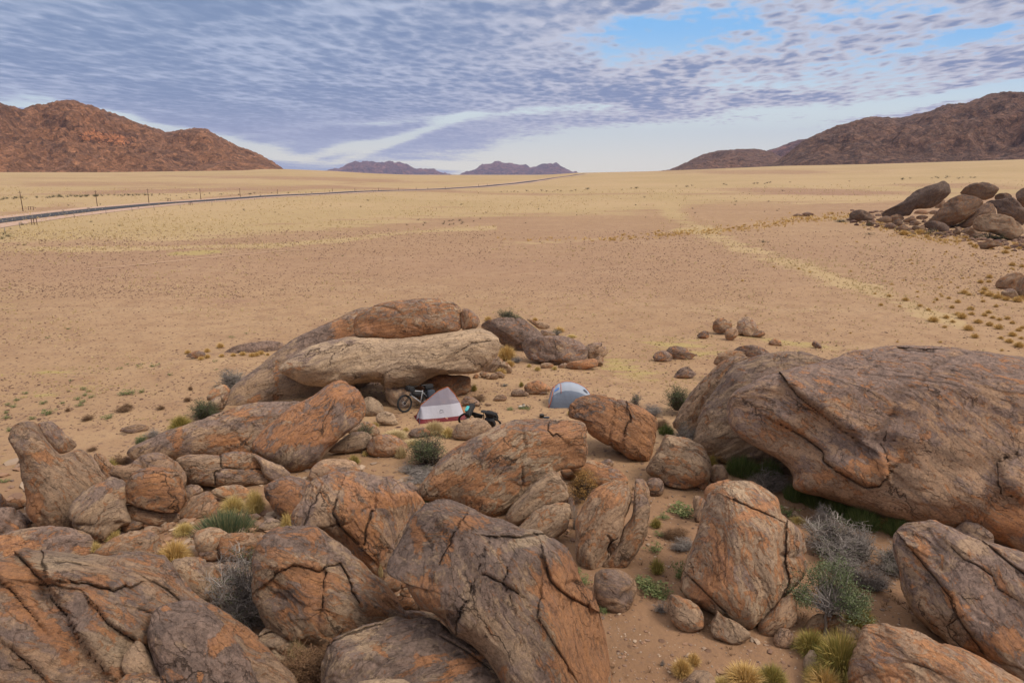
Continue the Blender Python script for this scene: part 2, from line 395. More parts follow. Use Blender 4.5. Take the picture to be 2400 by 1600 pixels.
    for nm, a in (('grass', g), ('green', np.where(infront, gr, 0)), ('pink', np.where(infront, pk, 0)), ('near', np.where(infront, sstep(980, 1250, PY), 1.))): fattr(me, nm, a)
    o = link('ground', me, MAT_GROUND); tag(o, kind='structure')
    return o
MAT_GROUND = ground_material()
build_ground()

# ---------------------------------------------------------------- mountains
def mountain_material(name, c1, c2, c3, pale, scale=1.):
    m, nb, p = new_mat(name); co = nb.node('ShaderNodeNewGeometry').outputs['Position']
    n1 = nb.noise(co, .012 * scale, 6, .62); n2 = nb.noise(co, .09 * scale, 6, .65, .6); v = nb.vor(co, .11 * scale); st = nb.attr('stain')
    wv = nb.vm('ADD', co, nb.vm('SCALE', nb.noise(co, .05 * scale, 4, out=1), 22.))
    ve = nb.vor(wv, .075 * scale, 'DISTANCE_TO_EDGE')
    vb = nb.node('ShaderNodeSeparateColor'); nb.put(vb.inputs[0], nb.vor(wv, .13 * scale, out='Color')); vs = nb.node('ShaderNodeSeparateColor'); nb.put(vs.inputs[0], nb.vor(wv, .42 * scale, out='Color'))
    c = nb.mix(nb.step(n1, .35, .65), c1, c2); c = nb.mix(nb.step(n2, .42, .7), c, c3)
    c = nb.mix(nb.math('MULTIPLY', nb.step(nb.noise(co, .03 * scale, 6, .7, 1.), .58, .66), .6), c, pale)
    c = nb.mix(nb.math('MULTIPLY', nb.math('MULTIPLY', nb.step(ve, .05, .0), nb.step(n1, .4, .6)), .45), c, tuple(k * .35 for k in c2))
    c = nb.mix(nb.step(nb.math('ADD', st, nb.math('MULTIPLY', nb.math('SUBTRACT', n2, .5), .8)), .4, .6), c, (.33, .145, .07))
    c = nb.mix(.85, c, nb.mix(vb.outputs[0], (.62, .60, .60), (1.6, 1.5, 1.42)), 'MULTIPLY'); c = nb.mix(.8, c, nb.mix(vs.outputs[0], (.6, .6, .62), (1.55, 1.5, 1.45)), 'MULTIPLY')
    hl = nb.step(nb.noise(wv, .35 * scale, 4, .7), .60, .68); c = nb.mix(nb.math('MULTIPLY', hl, .6), c, (.03, .022, .02))
    cl_ = nb.vor(nb.map(wv, scale=(.9, .9, .28)), .10 * scale, 'DISTANCE_TO_EDGE'); c = nb.mix(nb.math('MULTIPLY', nb.step(cl_, .07, .02), nb.step(st, .3, .45, 0., .85)), c, (.05, .028, .02))
    nb.put(p.inputs['Base Color'], c); p.inputs['Roughness'].default_value = .95
    b = nb.bump(vb.outputs[1], 4. / scale, .8); b = nb.bump(n2, 9. / scale, .9, b); b = nb.bump(ve, 5. / scale, .6, b); b = nb.bump(nb.noise(co, .5 * scale, 5, .7), 2.2 / scale, .9, b); nb.put(p.inputs['Normal'], b)
    return m
def mountain(name, prof, r0, width, mat, base_drop=6, rough=1., seed=0, ncol=420, nrow=120, ridge=.68, base=None, stain=(), bright=None):
    """range with the skyline of the photograph: its crest stands at its own distance, foot at r0"""
    xs = np.array([q[0] for q in prof], float); ys = np.array([q[1] for q in prof], float)
    X = np.linspace(xs[0], xs[-1], ncol); Yp = np.interp(X, xs, ys)
    Yp = Yp + rough * (1.2 * vnoise(np.stack([X / 9, X * 0 + seed, X * 0], -1)) + .9 * vnoise(np.stack([X / 3.5, X * 0 + seed + 9, X * 0], -1))) 
    Ysm = np.convolve(np.pad(np.interp(X, xs, ys), 9, 'edge'), np.ones(19) / 19, 'valid'); dsm = ray(X, Ysm); tsm = dsm[:, 2] / np.hypot(dsm[:, 0], dsm[:, 1])
    d = ray(X, Yp); sxv = d[:, 0] / d[:, 1]; az = np.arctan2(d[:, 0], d[:, 1]); te = d[:, 2] / np.hypot(d[:, 0], d[:, 1])
    v = np.linspace(0, 1, nrow)
    rr = r0 + width * v
    A, V_ = np.meshgrid(az, v, indexing='ij'); Rr = np.broadcast_to(rr, A.shape)
    fx = Rr * np.sin(A); fy = Rr * np.cos(A)
    rc = r0 + width * ridge
    zr = CAMH + rc * te
    x0 = r0 * np.sin(az); y0 = r0 * np.cos(az)
    zb = terr(x0, y0) - base_drop if base is None else np.full(len(az), base)
    edge = np.minimum(1, np.minimum(np.arange(ncol), np.arange(ncol)[::-1]) / 6.)
    H = np.maximum(CAMH + rc * tsm - zb, 2); dH = np.maximum(zr - zb, 2) - H
    u = V_ / ridge
    s = np.where(u < 1, np.clip(u, 0, 1) ** .85, np.clip(1 - (u - 1) / (1 / ridge - 1), 0, 1) ** 1.2)
    L = width * .16
    P = np.stack([fx / L, fy / L, np.full(A.shape, seed * 3.7)], -1)
    spur = 1 - np.abs(fbm(P, 4)) * 2.2
    P2 = np.stack([fx / (L * .22), fy / (L * .22), np.full(A.shape, seed + 1.)], -1)
    fine = fbm(P2, 4, gain=.6)
    w = np.clip(4 * s * (1 - s), 0, 1)
    Z = zb[:, None] + H[:, None] * (s + w * (.26 * (spur - .3)) + .045 * rough * fine * np.clip(s * 3, 0, 1) * (1 - .75 * s))
    Z = Z + dH[:, None] * np.clip(s, 0, 1) ** 14
    # nothing in front of the crest may rise above the crest's sight line
    cap = CAMH + Rr * te[:, None]; Z = cap - np.logaddexp(0, (cap - Z) / (.012 * H[:, None])) * .012 * H[:, None]
    Vv = np.stack([fx, fy, Z], -1).reshape(-1, 3); me = np_mesh(name, Vv, grid_faces(ncol, nrow))
    PX, PY = proj(Vv); fattr(me, 'stain', blobs(PX, PY, stain) if stain else np.zeros(len(Vv)))
    o = link(name, me, mat); tag(o, kind='structure'); return o
def K(L): return [(x / 3.36, 200 + y / 3.36) for x, y in L]
def Mc(L): return [(1500 + x / 2.6133, 180 + y / 2.6133) for x, y in L]
def Lc(L): return [(700 + x / 2.94, 340 + y / 2.94) for x, y in L]
MAT_ML = mountain_material('red_mountain_rock', (.20, .102, .056), (.13, .070, .044), (.24, .128, .074), (.25, .155, .115))
MAT_MR = mountain_material('dark_mountain_rock', (.125, .072, .050), (.085, .053, .042), (.16, .095, .065), (.17, .13, .11))
MAT_MF = mountain_material('far_mountain_rock', (.15, .075, .06), (.07, .042, .045), (.19, .10, .075), (.16, .1, .09), .12)
mountain('mountain_far', Lc([(170, 190), (185, 182), (220, 163), (280, 162), (330, 125), (400, 112), (490, 110), (560, 118), (620, 108), (680, 118), (740, 128), (800, 158), (870, 165), (930, 165), (1000, 190), (1100, 207), (1150, 212)]), 10500, 1500, MAT_MF, rough=1.5, seed=3, base=-60, ncol=260)
mountain('mountain_far', Lc([(1060, 212), (1110, 205), (1150, 178), (1190, 178), (1260, 135), (1310, 130), (1375, 110), (1420, 122), (1480, 128), (1560, 132), (1610, 155), (1690, 122), (1730, 130), (1775, 122), (1830, 155), (1890, 182), (1990, 197), (2050, 205)]), 10800, 1500, MAT_MF, rough=1.3, seed=8, base=-60, ncol=260)
mountain('mountain_right_back', Mc([(700, 520), (780, 450), (850, 430), (920, 400), (970, 385), (1050, 375), (1150, 330), (1300, 350), (1450, 420), (1500, 480)]), 3200, 900, MAT_MF, rough=.5, seed=5, ncol=160, nrow=60)
mountain('mountain_right', Mc([(130, 575), (180, 570), (300, 515), (380, 475), (470, 452), (600, 440), (700, 440), (800, 455), (880, 500), (950, 530), (1050, 550)]), 1900, 700, MAT_MR, rough=.8, seed=6, ncol=260, nrow=90)
mountain('mountain_right', Mc([(640, 570), (760, 545), (830, 520), (900, 470), (1000, 390), (1080, 350), (1180, 305), (1290, 275), (1350, 255), (1440, 240), (1540, 245), (1600, 245), (1700, 225), (1780, 205), (1860, 170), (2000, 155), (2080, 125), (2150, 100), (2250, 85), (2352, 90), (2700, 60), (3300, 110), (4200, 250), (4800, 500)]), 1225, 560, MAT_MR, rough=1.1, seed=2, ncol=900, nrow=220)
mountain('mountain_left', K([(-1900, 500), (-1400, 250), (-700, 60), (-300, 70), (0, 125), (80, 160), (175, 180), (250, 155), (400, 130), (500, 112), (580, 110), (700, 150), (820, 190), (950, 235), (1100, 295), (1200, 325), (1300, 365), (1400, 350), (1480, 340), (1570, 332), (1640, 345), (1700, 385), (1800, 440), (1880, 475), (1960, 505), (2060, 550), (2150, 600), (2220, 650), (2300, 675), (2360, 700)]), 1225, 520, MAT_ML, rough=1.3, seed=1, ncol=1000, nrow=240,
         stain=[(262, 325, 75, 20, 8, .7), (200, 322, 30, 15, -30, .35), (290, 400, 40, 8, 0, .25)])

# ---------------------------------------------------------------- road
def strip_on_ground(name, pix, width, mat, lift, kind='structure', seg=3.5):
    pts = [ghit(x, y) for x, y in pix]; P = [pts[0]]
    for a, b in zip(pts[:-1], pts[1:]):
        n = max(2, int(np.linalg.norm(b - a) / max(seg, .02 * np.linalg.norm(a))))
        for i in range(1, n + 1): P.append(a + (b - a) * i / n)
    P = np.array(P)
    k = np.ones(5) / 5
    for c in (0, 1): P[2:-2, c] = np.convolve(P[:, c], k, 'valid')
    T = np.gradient(P, axis=0)[:, :2]; T /= np.linalg.norm(T, axis=1, keepdims=True); Nn = np.stack([-T[:, 1], T[:, 0]], 1)
    cols = np.linspace(-1, 1, 5) * width / 2; V = []
    for c in cols:
        q = P[:, :2] + Nn * c; V.append(np.stack([q[:, 0], q[:, 1], terr(q[:, 0], q[:, 1]) + lift], 1))
    V = np.stack(V, 1).reshape(-1, 3)
    o = link(name, np_mesh(name, V, grid_faces(len(P), 5)), mat)
    if kind: tag(o, kind=kind)
    return o, P, Nn
def road_material():
    m, nb, p = new_mat('asphalt'); co = nb.node('ShaderNodeNewGeometry').outputs['Position']
    nb.put(p.inputs['Base Color'], nb.mix(nb.noise(co, .7, 5), (.035, .034, .038), (.058, .056, .060))); p.inputs['Roughness'].default_value = .8
    nb.put(p.inputs['Normal'], nb.bump(nb.noise(co, 30, 3), .02, .5)); return m
MAT_ROAD = road_material()
def verge_material():
    m, nb, p = new_mat('gravel_verge'); co = nb.node('ShaderNodeNewGeometry').outputs['Position']
    nb.put(p.inputs['Base Color'], nb.mix(nb.noise(co, .5, 5), (.40, .26, .19), (.46, .32, .235))); return m
ROADPX = K([(-900, 1200), (-300, 1110), (0, 1070), (400, 1022), (800, 975), (1200, 940), (1600, 910), (2000, 882), (2352, 864)]) + Lc([(400, 322), (800, 310), (1100, 297), (1300, 284), (1500, 264), (1700, 236), (1900, 208), (1970, 200)])
strip_on_ground('road_verge', ROADPX, 19, verge_material(), .07)
ROAD, RP, RN = strip_on_ground('road', ROADPX, 7.4, MAT_ROAD, .16)
MAT_TRACK = plain('worn_track', (.47, .30, .195), .95)
strip_on_ground('dirt_track', [(200, 632), (330, 622), (480, 603), (620, 590), (760, 583)], .5, MAT_TRACK, .03)
# pale edge markers, poles, fence
MAT_PALE = plain('pale_concrete', (.30, .28, .27), .8); MAT_WOOD = plain('weathered_wood', (.10, .06, .04), .9); MAT_WIRE = plain('dull_wire', (.18, .16, .15), .5, .6)
def marker():
    g = Geo(); g.box((0, 0, .22), (.30, .2, .55), bev=.2); g.box((0, 0, .5), (.36, .26, .08), bev=.2)
    return g.build('marker_block', MAT_PALE)
mk = None
for i, (kx, ky) in enumerate([(20, 1078), (95, 1066), (180, 1056), (252, 1047), (325, 1038), (395, 1029), (462, 1021), (528, 1012), (588, 1005), (645, 998), (700, 991), (752, 985), (806, 980)]):
    p_ = ghit(*K([(kx, ky)])[0])
    o = marker() if mk is None else mk.copy()
    if mk is None: mk = o
    else: COL.objects.link(o)
    o.location = (p_[0], p_[1], terr(p_[0], p_[1]) - .05)
    tag(o, 'short pale block standing on the near edge of the tarred road', 'road marker', 'pale edge blocks along the road')
def pole(px, py, hpx, label=None, i=0):
    b = ghit(px, py); h = hpx * np.linalg.norm(b - CP) / FPX * 1.02; ln = RNG.uniform(-.03, .03)
    root = empty('telegraph_pole', (b[0], b[1], b[2])); rad = max(.11, h * .022)
    g = Geo(); g.tube([(0, 0, -.3), (ln * h * .5, 0, h * .5), (ln * h, 0, h)], [rad, rad * .85, rad * .65], 7); g.build('shaft', MAT_WOOD, root)
    g = Geo(); g.tube([(ln * h - h * .09, 0, h * .93), (ln * h + h * .09, 0, h * .93)], rad * .45, 5)
    g.build('crossarm', MAT_WOOD, root)
    for s_ in (-.08, .08): Geo().tube([(ln * h + s_ * h, 0, h * .93), (ln * h + s_ * h, 0, h * .965)], [rad * .35, rad * .2], 5).build('insulator', MAT_PALE, root)
    tag(root, label or 'thin wooden telegraph pole in the receding far line by the road', 'pole', 'telegraph poles along the road')
    return b, h
PL = K([(182, 992), (767, 955), (1173, 928), (1583, 900), (1893, 880), (2186, 858)]); PH = [37, 31, 28.5, 22, 18, 10]
lab = ['leftmost and tallest telegraph pole beyond the tarred road', 'second telegraph pole from the left beyond the road', 'third telegraph pole from the left beyond the road', 'fourth telegraph pole from the left where the road narrows', 'fifth telegraph pole from the left below the mountain tail', 'sixth small telegraph pole from the left before the road straightens']
for (x, y), h, l in zip(PL, PH, lab): pole(x, y, h, l)
for x, y, h in [(233, 322, 22), (388, 318, 20), (550, 315, 19), (688, 312, 18), (810, 308, 17), (890, 307, 16), (1010, 302, 15), (1240, 288, 18), (1300, 282, 14)]:
    q = Lc([(x, y)])[0]; pole(q[0], q[1], h / 2.94)
def brace(px, py, wpx, hpx, label):
    b = ghit(px, py); k = np.linalg.norm(b - CP) / FPX; w = wpx * k; h = hpx * k
    root = empty('fence_brace', tuple(b), R(random.uniform(-10, 10)))
    for s_ in (-.5, -.05, .5):
        g = Geo(); g.tube([(s_ * w, 0, -.2), (s_ * w, 0, h)], max(.07, .04 * h), 6); g.build('post', MAT_WOOD, root)
    g = Geo(); g.tube([(-.55 * w, 0, h * .92), (.55 * w, 0, h * .95)], max(.05, .03 * h), 6); g.build('rail', MAT_WOOD, root)
    tag(root, label, 'fence brace', 'wooden fence braces by the road')
for a in [(73, 492.5, 10, 7, 'small wooden fence brace beyond the road by the first pole'), (81, 527, 11, 12.5, 'largest wooden fence brace on the near side of the road'), (396, 472, 6, 6, 'tiny wooden fence brace beyond the road near the third pole'), (447, 481, 7, 6, 'small wooden fence brace on the near verge by the fourth pole')]: brace(*a)
# near side fence: posts
fp = None
for (ox, oy) in [(75, 880), (278, 795), (1025, 655), (1465, 605), (1822, 565), (2125, 530)]:
    b = ghit(ox / 5.88, 400 + oy / 5.88)
    if fp is None:
        g = Geo(); g.tube([(0, 0, -.2), (0, 0, 1.15)], .05, 6); g.tube([(-.06, 0, .9), (.06, 0, .9)], .012, 4); fp = g.build('fence_post', MAT_WIRE); o = fp
    else: o = fp.copy(); COL.objects.link(o)
    o.location = tuple(b); tag(o, 'thin metal fence post standing on the near side of the road', 'fence post', 'metal fence posts by the road')
for q in K([(1215, 985), (1420, 968), (1670, 945), (1780, 930), (2005, 905)]):
    b = ghit(*q); o = fp.copy(); COL.objects.link(o); o.location = tuple(b)
    tag(o, 'thin metal fence post standing on the near side of the road', 'fence post', 'metal fence posts by the road')
# ================================================================ rock material
def rock_material():
    m, nb, p = new_mat('weathered_gneiss'); co = nb.attr('rco', 'Vector'); va = nb.attr('var'); oa = nb.attr('ora'); pa = nb.attr('pal'); cr = nb.attr('crack'); cd = nb.attr('cd')
    geo = nb.node('ShaderNodeNewGeometry'); sn = nb.node('ShaderNodeSeparateXYZ'); nb.put(sn.inputs[0], geo.outputs['Normal']); nz = sn.outputs[2]
    warp = nb.vm('ADD', co, nb.vm('SCALE', nb.vm('SUBTRACT', nb.noise(co, .45, 3, out=1), (.5, .5, .5)), .9))
    wz = nb.map(warp, scale=(.28, .55, 3.4))
    band = nb.noise(wz, 1.6, 8, .68); band2 = nb.noise(nb.map(warp, scale=(.5, .9, 7.)), 2.6, 6, .7)
    grain = nb.noise(co, 42, 4, .75); mott = nb.noise(co, 1.1, 8, .68, .4); mott2 = nb.noise(co, 4.5, 8, .78, .6); mic = nb.noise(co, 15, 5, .75)
    tan = nb.mix(nb.step(band, .36, .64), (.42, .245, .145), (.30, .195, .13)); tan = nb.mix(nb.step(band2, .54, .70, 0., .7), tan, (.18, .11, .075))
    gre = nb.mix(nb.step(band, .36, .62), (.50, .36, .235), (.36, .26, .18)); gre = nb.mix(nb.step(band2, .52, .68, 0., .75), gre, (.20, .14, .10))
    base = nb.mix(pa, tan, gre)
    base = nb.mix(nb.math('MULTIPLY', nb.step(mott, .5, .7), .55), base, nb.mix(pa, (.30, .18, .12), (.38, .28, .20)))
    # desert varnish, thicker on the upward faces
    vn = nb.math('ADD', nb.noise(nb.map(warp, scale=(.6, .8, 1.7)), 1.9, 9, .72, .5), nb.math('MULTIPLY', nb.math('SUBTRACT', va, .5), .62))
    vn = nb.math('ADD', vn, nb.math('MULTIPLY', nb.math('SUBTRACT', nz, .35), .10)); vn = nb.math('ADD', vn, nb.math('MULTIPLY', nb.math('SUBTRACT', mott2, .5), .45))
    vm = nb.step(vn, .46, .58)
    vcol = nb.mix(nb.step(mott2, .40, .60), (.115, .082, .074), (.275, .190, .155)); vcol = nb.mix(nb.step(grain, .5, .75), vcol, (.34, .25, .205))
    col = nb.mix(nb.math('MULTIPLY', vm, .88), base, vcol)
    # flaked patches of orange
    onz = nb.noise(nb.map(warp, scale=(.7, .9, 1.6)), 2.9, 9, .72, .9)
    on = nb.math('ADD', onz, nb.math('MULTIPLY', nb.math('SUBTRACT', oa, .5), .55)); on = nb.math('ADD', on, nb.math('MULTIPLY', nb.math('SUBTRACT', mott2, .5), .30))
    om = nb.step(on, .515, .57)
    ocol = nb.mix(nb.step(mott2, .35, .65), (.50, .22, .085), (.39, .18, .085)); ocol = nb.mix(nb.step(band2, .45, .7), ocol, (.26, .14, .085))
    col = nb.mix(nb.math('MULTIPLY', om, .78), col, ocol)
    col = nb.mix(nb.math('MULTIPLY', nb.step(mic, .52, .62), .55), col, nb.mix(1., col, (.45, .43, .42), 'MULTIPLY')); col = nb.mix(nb.math('MULTIPLY', nb.step(mic, .46, .36), .5), col, nb.mix(1., col, (1.5, 1.45, 1.4), 'MULTIPLY'))
    # sparse pale lichen and black specks
    li = nb.math('MULTIPLY', nb.step(nb.noise(co, 6.5, 6, .75), .64, .70), nb.step(mott, .45, .6)); col = nb.mix(nb.math('MULTIPLY', li, .5), col, (.40, .37, .33))
    sp = nb.step(nb.noise(co, 17, 4, .7), .60, .68); col = nb.mix(nb.math('MULTIPLY', sp, .5), col, (.06, .045, .04))
    col = nb.mix(nb.step(grain, .3, .75), col, nb.mix(1., col, (.74, .74, .74), 'MULTIPLY'))
    # fine joints
    wv = nb.vm('ADD', nb.map(warp, scale=(.55, .7, 1.7)), nb.vm('SCALE', nb.noise(co, 1.7, 5, .65, out=1), .75))
    jd = nb.vor(wv, .55, 'DISTANCE_TO_EDGE'); jm = nb.math('MULTIPLY', nb.step(jd, .014, .002), nb.step(nb.noise(co, .55, 3), .52, .60))
    jd2 = nb.vor(wv, 2.1, 'DISTANCE_TO_EDGE'); jm2 = nb.math('MULTIPLY', nb.step(jd2, .03, .006), nb.step(nb.noise(co, 1.2, 4), .52, .60))
    joint_dark = nb.math('MAXIMUM', nb.math('MULTIPLY', jm, .8), nb.math('MULTIPLY', jm2, .5)); joint_dark = nb.math('MAXIMUM', joint_dark, cr)
    cl = nb.step(nb.math('ADD', cd, nb.math('MULTIPLY', nb.math('SUBTRACT', nb.noise(co, 5., 4, .6), .5), 1.6)), 1.3, .5); joint_dark = nb.math('MAXIMUM', joint_dark, nb.math('MULTIPLY', cl, .72))
    col = nb.mix(joint_dark, col, (.055, .034, .024))  # dark brown along joints and traced cracks
    tn = nb.attr('ton'); tc_ = nb.node('ShaderNodeCombineColor'); [nb.put(tc_.inputs[q_], tn) for q_ in range(3)]; col = nb.mix(1., col, tc_.outputs[0], 'MULTIPLY')
    fl = nb.math('MULTIPLY', nb.noise(nb.map(warp, scale=(.45, .6, 1.1)), 1.1, 5, .6, .4), 9.); fr = nb.math('FRACT', fl); ter = nb.math('ADD', nb.math('SUBTRACT', fl, fr), nb.step(fr, .84, 1.)); edge = nb.math('MULTIPLY', nb.step(fr, .80, .90), nb.step(fr, 1., .93))
    col = nb.mix(nb.math('MULTIPLY', edge, nb.math('MULTIPLY', nb.step(mott, .45, .6), .5)), col, nb.mix(1., col, (.45, .4, .36), 'MULTIPLY'))
    nb.put(p.inputs['Base Color'], col); p.inputs['Roughness'].default_value = .88
    b = nb.bump(ter, .045, .9); b = nb.bump(band, .07, .6, b); b = nb.bump(band2, .035, .55, b); b = nb.bump(mott2, .10, .7, b)
    b = nb.bump(nb.math('SUBTRACT', 1., om), .045, .8, b)
    b = nb.bump(nb.math('SUBTRACT', 1., jm), .05, .8, b); b = nb.bump(nb.math('SUBTRACT', 1., jm2), .04, .8, b); b = nb.bump(nb.math('SUBTRACT', 1., cl), .12, 1., b); b = nb.bump(grain, .022, .9, b)
    nb.put(p.inputs['Normal'], b); return m
MAT_ROCK = rock_material()
# ---------------------------------------------------------------- rock builder
CROP = {'A': (0, 900, 3.357), 'B': (500, 680, 3.357), 'C': (900, 680, 3.357), 'D': (1500, 780, 2.6133), 'E': (0, 1200, 3.36), 'F': (600, 1050, 2.851),
        'G': (1200, 1050, 2.851), 'H': (1800, 1150, 3.485), 'J': (1960, 400, 4.9), 'K': (0, 200, 3.36), 'L': (700, 340, 2.94), 'M': (1500, 180, 2.6133),
        'N': (1500, 440, 2.6133), 'O': (0, 400, 5.88), 'P': (0, 560, 2.6133), 'Q': (900, 860, 4.523), 'Z': (0, 0, 1.)}
def px(s):
    """'A 1,2 3,4 B 5,6' -> pixels of the whole photograph"""
    out = []; c = CROP['Z']
    for t in s.split():
        if t in CROP: c = CROP[t]
        else:
            a, b = t.split(','); out.append((c[0] + float(a) / c[2], c[1] + float(b) / c[2]))
    return np.array(out)
def smooth_poly(p, k=5):
    n = len(p); t = np.linspace(0, n, n * k, endpoint=False); i = t.astype(int); f = (t - i)[:, None]
    a, b, c, d = p[(i - 1) % n], p[i % n], p[(i + 1) % n], p[(i + 2) % n]
    return .5 * ((2 * b) + (-a + c) * f + (2 * a - 5 * b + 4 * c - d) * f ** 2 + (-a + 3 * b - 3 * c + d) * f ** 3)
NROCK = 0
def rock(out, label=None, name='boulder', cat='boulder', group=None, T=.8, base=None, z0=0., yaw=0., lean=None, ctr=None, var=.5, ora=.5, pal=.4, fol=None, n=None,
         amp=1., sq=2.4, cracks=(), stains=(), bumps=(), joints=1, push=0., facets=0, rough=1., sit=.35, planes=(), tone=None):
    """a solid rock whose outline is traced; it stands where its foot (base) meets the ground, T is its depth relative to its size"""
    global NROCK; NROCK += 1; rng = np.random.default_rng(1000 + NROCK); seed = NROCK * 7.31
    pp = px(out) if isinstance(out, str) else np.asarray(out, float)
    sp = smooth_poly(pp); 
    if base is None: j = np.argmax(pp[:, 1]); base = tuple(pp[j])
    elif isinstance(base, str): base = tuple(px(base)[0])
    A0 = ghit(base[0], base[1], z0)
    if push: A0 = A0 + (A0 - CP) / np.linalg.norm(A0 - CP) * push
    if ctr is not None: c0 = px(ctr)[0]
    else:
        x, y = sp[:, 0], sp[:, 1]; cr = x * np.roll(y, -1) - np.roll(x, -1) * y; a_ = cr.sum() / 2
        c0 = np.array([((x + np.roll(x, -1)) * cr).sum(), ((y + np.roll(y, -1)) * cr).sum()]) / (6 * a_)
    dc = ray(*c0)
    dep = math.asin(-dc[2]); az = math.atan2(dc[0], dc[1]) + R(yaw); ln = dep if lean is None else R(lean)
    hx = np.array([math.cos(az), -math.sin(az), 0]); fw = np.array([math.sin(az), math.cos(az), 0])
    up = math.sin(ln) * fw + math.cos(ln) * np.array([0, 0, 1.]); nrm = np.cross(hx, up)
    D = (A0 - CP) @ nrm
    def plane(P): d = ray(P[:, 0], P[:, 1]); return CP + d * (D / (d @ nrm))[:, None]
    C = CP + dc * (D / (dc @ nrm)); O = plane(sp) - C; ob = np.stack([O @ hx, O @ up], 1)
    # radius by angle: farthest crossing of the outline
    th = np.linspace(-math.pi, math.pi, 900, endpoint=False); ct, st = np.cos(th)[:, None], np.sin(th)[:, None]
    a = ob; b = np.roll(ob, -1, 0); e = b - a
    den = ct * e[:, 1] - st * e[:, 0]; den = np.where(np.abs(den) < 1e-12, 1e-12, den)
    t = (a[:, 0] * e[:, 1] - a[:, 1] * e[:, 0]) / den; s = (a[:, 0] * st - a[:, 1] * ct) / den
    ok = (s >= -1e-6) & (s <= 1 + 1e-6) & (t > 0); rad = np.where(ok, t, -1).max(1)
    bad = rad <= 0
    if bad.any(): rad[bad] = np.interp(th[bad], th[~bad], rad[~bad])
    k = np.array([1, 2, 3, 2, 1.]) / 9; rad = np.convolve(np.concatenate([rad[-2:], rad, rad[:2]]), k, 'valid')
    size = (ob[:, 0].max() - ob[:, 0].min(), ob[:, 1].max() - ob[:, 1].min()); mn = min(size) / 2
    rmin = 2 * np.abs(((ob[:, 0] * np.roll(ob[:, 1], -1) - np.roll(ob[:, 0], -1) * ob[:, 1]).sum() / 2)) / max(size) / math.pi  # half width of an equal ellipse
    Th = T * rmin
    dist0 = float(np.linalg.norm(A0 - CP)); sh = sit * Th; rr_ = (A0 - CP) / np.linalg.norm(A0 - CP); A0 = A0 + rr_ * sh; D = (A0 - CP) @ nrm; kk = 1 + sh / np.linalg.norm(A0 - CP - rr_ * sh)
    C = CP + dc * (D / (dc @ nrm)); ob = ob * kk; rad = rad * kk; rmin *= kk; Th *= kk
    ext = max(np.ptp(sp[:, 0].clip(-60, 2460)), np.ptp(sp[:, 1].clip(0, 1660)))
    if n is None: n = int(np.clip(ext / 2.7, 22, 250))
    u = np.sin(np.linspace(-1, 1, n) * math.pi / 2 * .86) / math.sin(math.pi / 2 * .86)
    U, W = np.meshgrid(u, u, indexing='ij'); gx = U * np.sqrt(1 - W * W / 2); gy = W * np.sqrt(1 - U * U / 2)
    s = np.clip(np.hypot(gx, gy), 0, 1); phi = s * math.pi / 2; ta = np.arctan2(gy, gx)
    rt = np.interp(ta, np.concatenate([th, [math.pi]]), np.concatenate([rad, [rad[0]]]))
    sx = np.sin(phi) ** (2 / sq); cz = np.cos(phi).clip(0) ** (2 / sq)
    la, lb = rt * sx * np.cos(ta), rt * sx * np.sin(ta)
    view = dc
    parts = []
    for sg in (-1, 1):
        zc = sg * cz * Th
        Pm = C + la[..., None] * hx + lb[..., None] * up + zc[..., None] * view
        nn = (sx * np.cos(ta) / rt)[..., None] * hx + (sx * np.sin(ta) / rt)[..., None] * up + (sg * cz / Th)[..., None] * view
        nn /= np.linalg.norm(nn, axis=-1, keepdims=True); parts.append((Pm, nn))
    V = np.concatenate([q[0].reshape(-1, 3) for q in parts]); Nn = np.concatenate([q[1].reshape(-1, 3) for q in parts])
    F = [grid_faces(n, n), grid_faces(n, n, n * n, flip=True)]
    # which way round: the front sheet must face the camera
    f0 = F[0][len(F[0]) // 2 + n // 2]; fn = np.cross(V[f0[1]] - V[f0[0]], V[f0[2]] - V[f0[0]])
    if fn @ view > 0: F = [f[:, ::-1] for f in F]
    # weld the rim
    rim = np.zeros((n, n), bool); rim[0] = rim[-1] = True; rim[:, 0] = rim[:, -1] = True; ri = np.flatnonzero(rim.ravel())
    mp = np.arange(2 * n * n); mp[ri + n * n] = ri; F = [mp[f] for f in F]
    # foliation axes
    if fol is None:
        cv = np.cov((ob - ob.mean(0)).T); w_, v_ = np.linalg.eigh(cv); pa_ = v_[:, 1]; fol = math.degrees(math.atan2(pa_[1], pa_[0]))
    fa = R(fol); along = math.cos(fa) * hx + math.sin(fa) * up; fn_ = -math.sin(fa) * hx + math.cos(fa) * up
    fn_ = fn_ + .45 * view; fn_ /= np.linalg.norm(fn_); ac = np.cross(fn_, along)
    off = rng.uniform(-50, 50, 3)
    rel = V - C; rc = np.stack([rel @ along, rel @ ac, rel @ fn_], 1) + off
    # shape: broad swells, blunt facets, ribs along the foliation, cracks
    sc = max(rmin, .15)
    d = .07 * amp * sc * fbm(rc / (sc * .95), 3) + .036 * amp * sc ** .85 * fbm(rc / (sc * .33) + 9, 4, gain=.55)
    d += .022 * amp * sc ** .75 * rough * fbm(rc * np.array([.6, 1.1, 4.0]) / sc ** .35, 4, gain=.6)
    rid = 1 - np.abs(fbm(rc * np.array([.8, 1., 2.2]) / sc ** .4 + 31, 4)) * 2
    d += .028 * amp * sc ** .8 * rid
    if dist0 > 75: d = d * 1.7
    spacing = np.linalg.norm(V[n * (n // 2) + n // 2] - V[n * (n // 2) + n // 2 + 1])
    crack = np.zeros(len(V)); cdist = np.full(len(V), 6.)
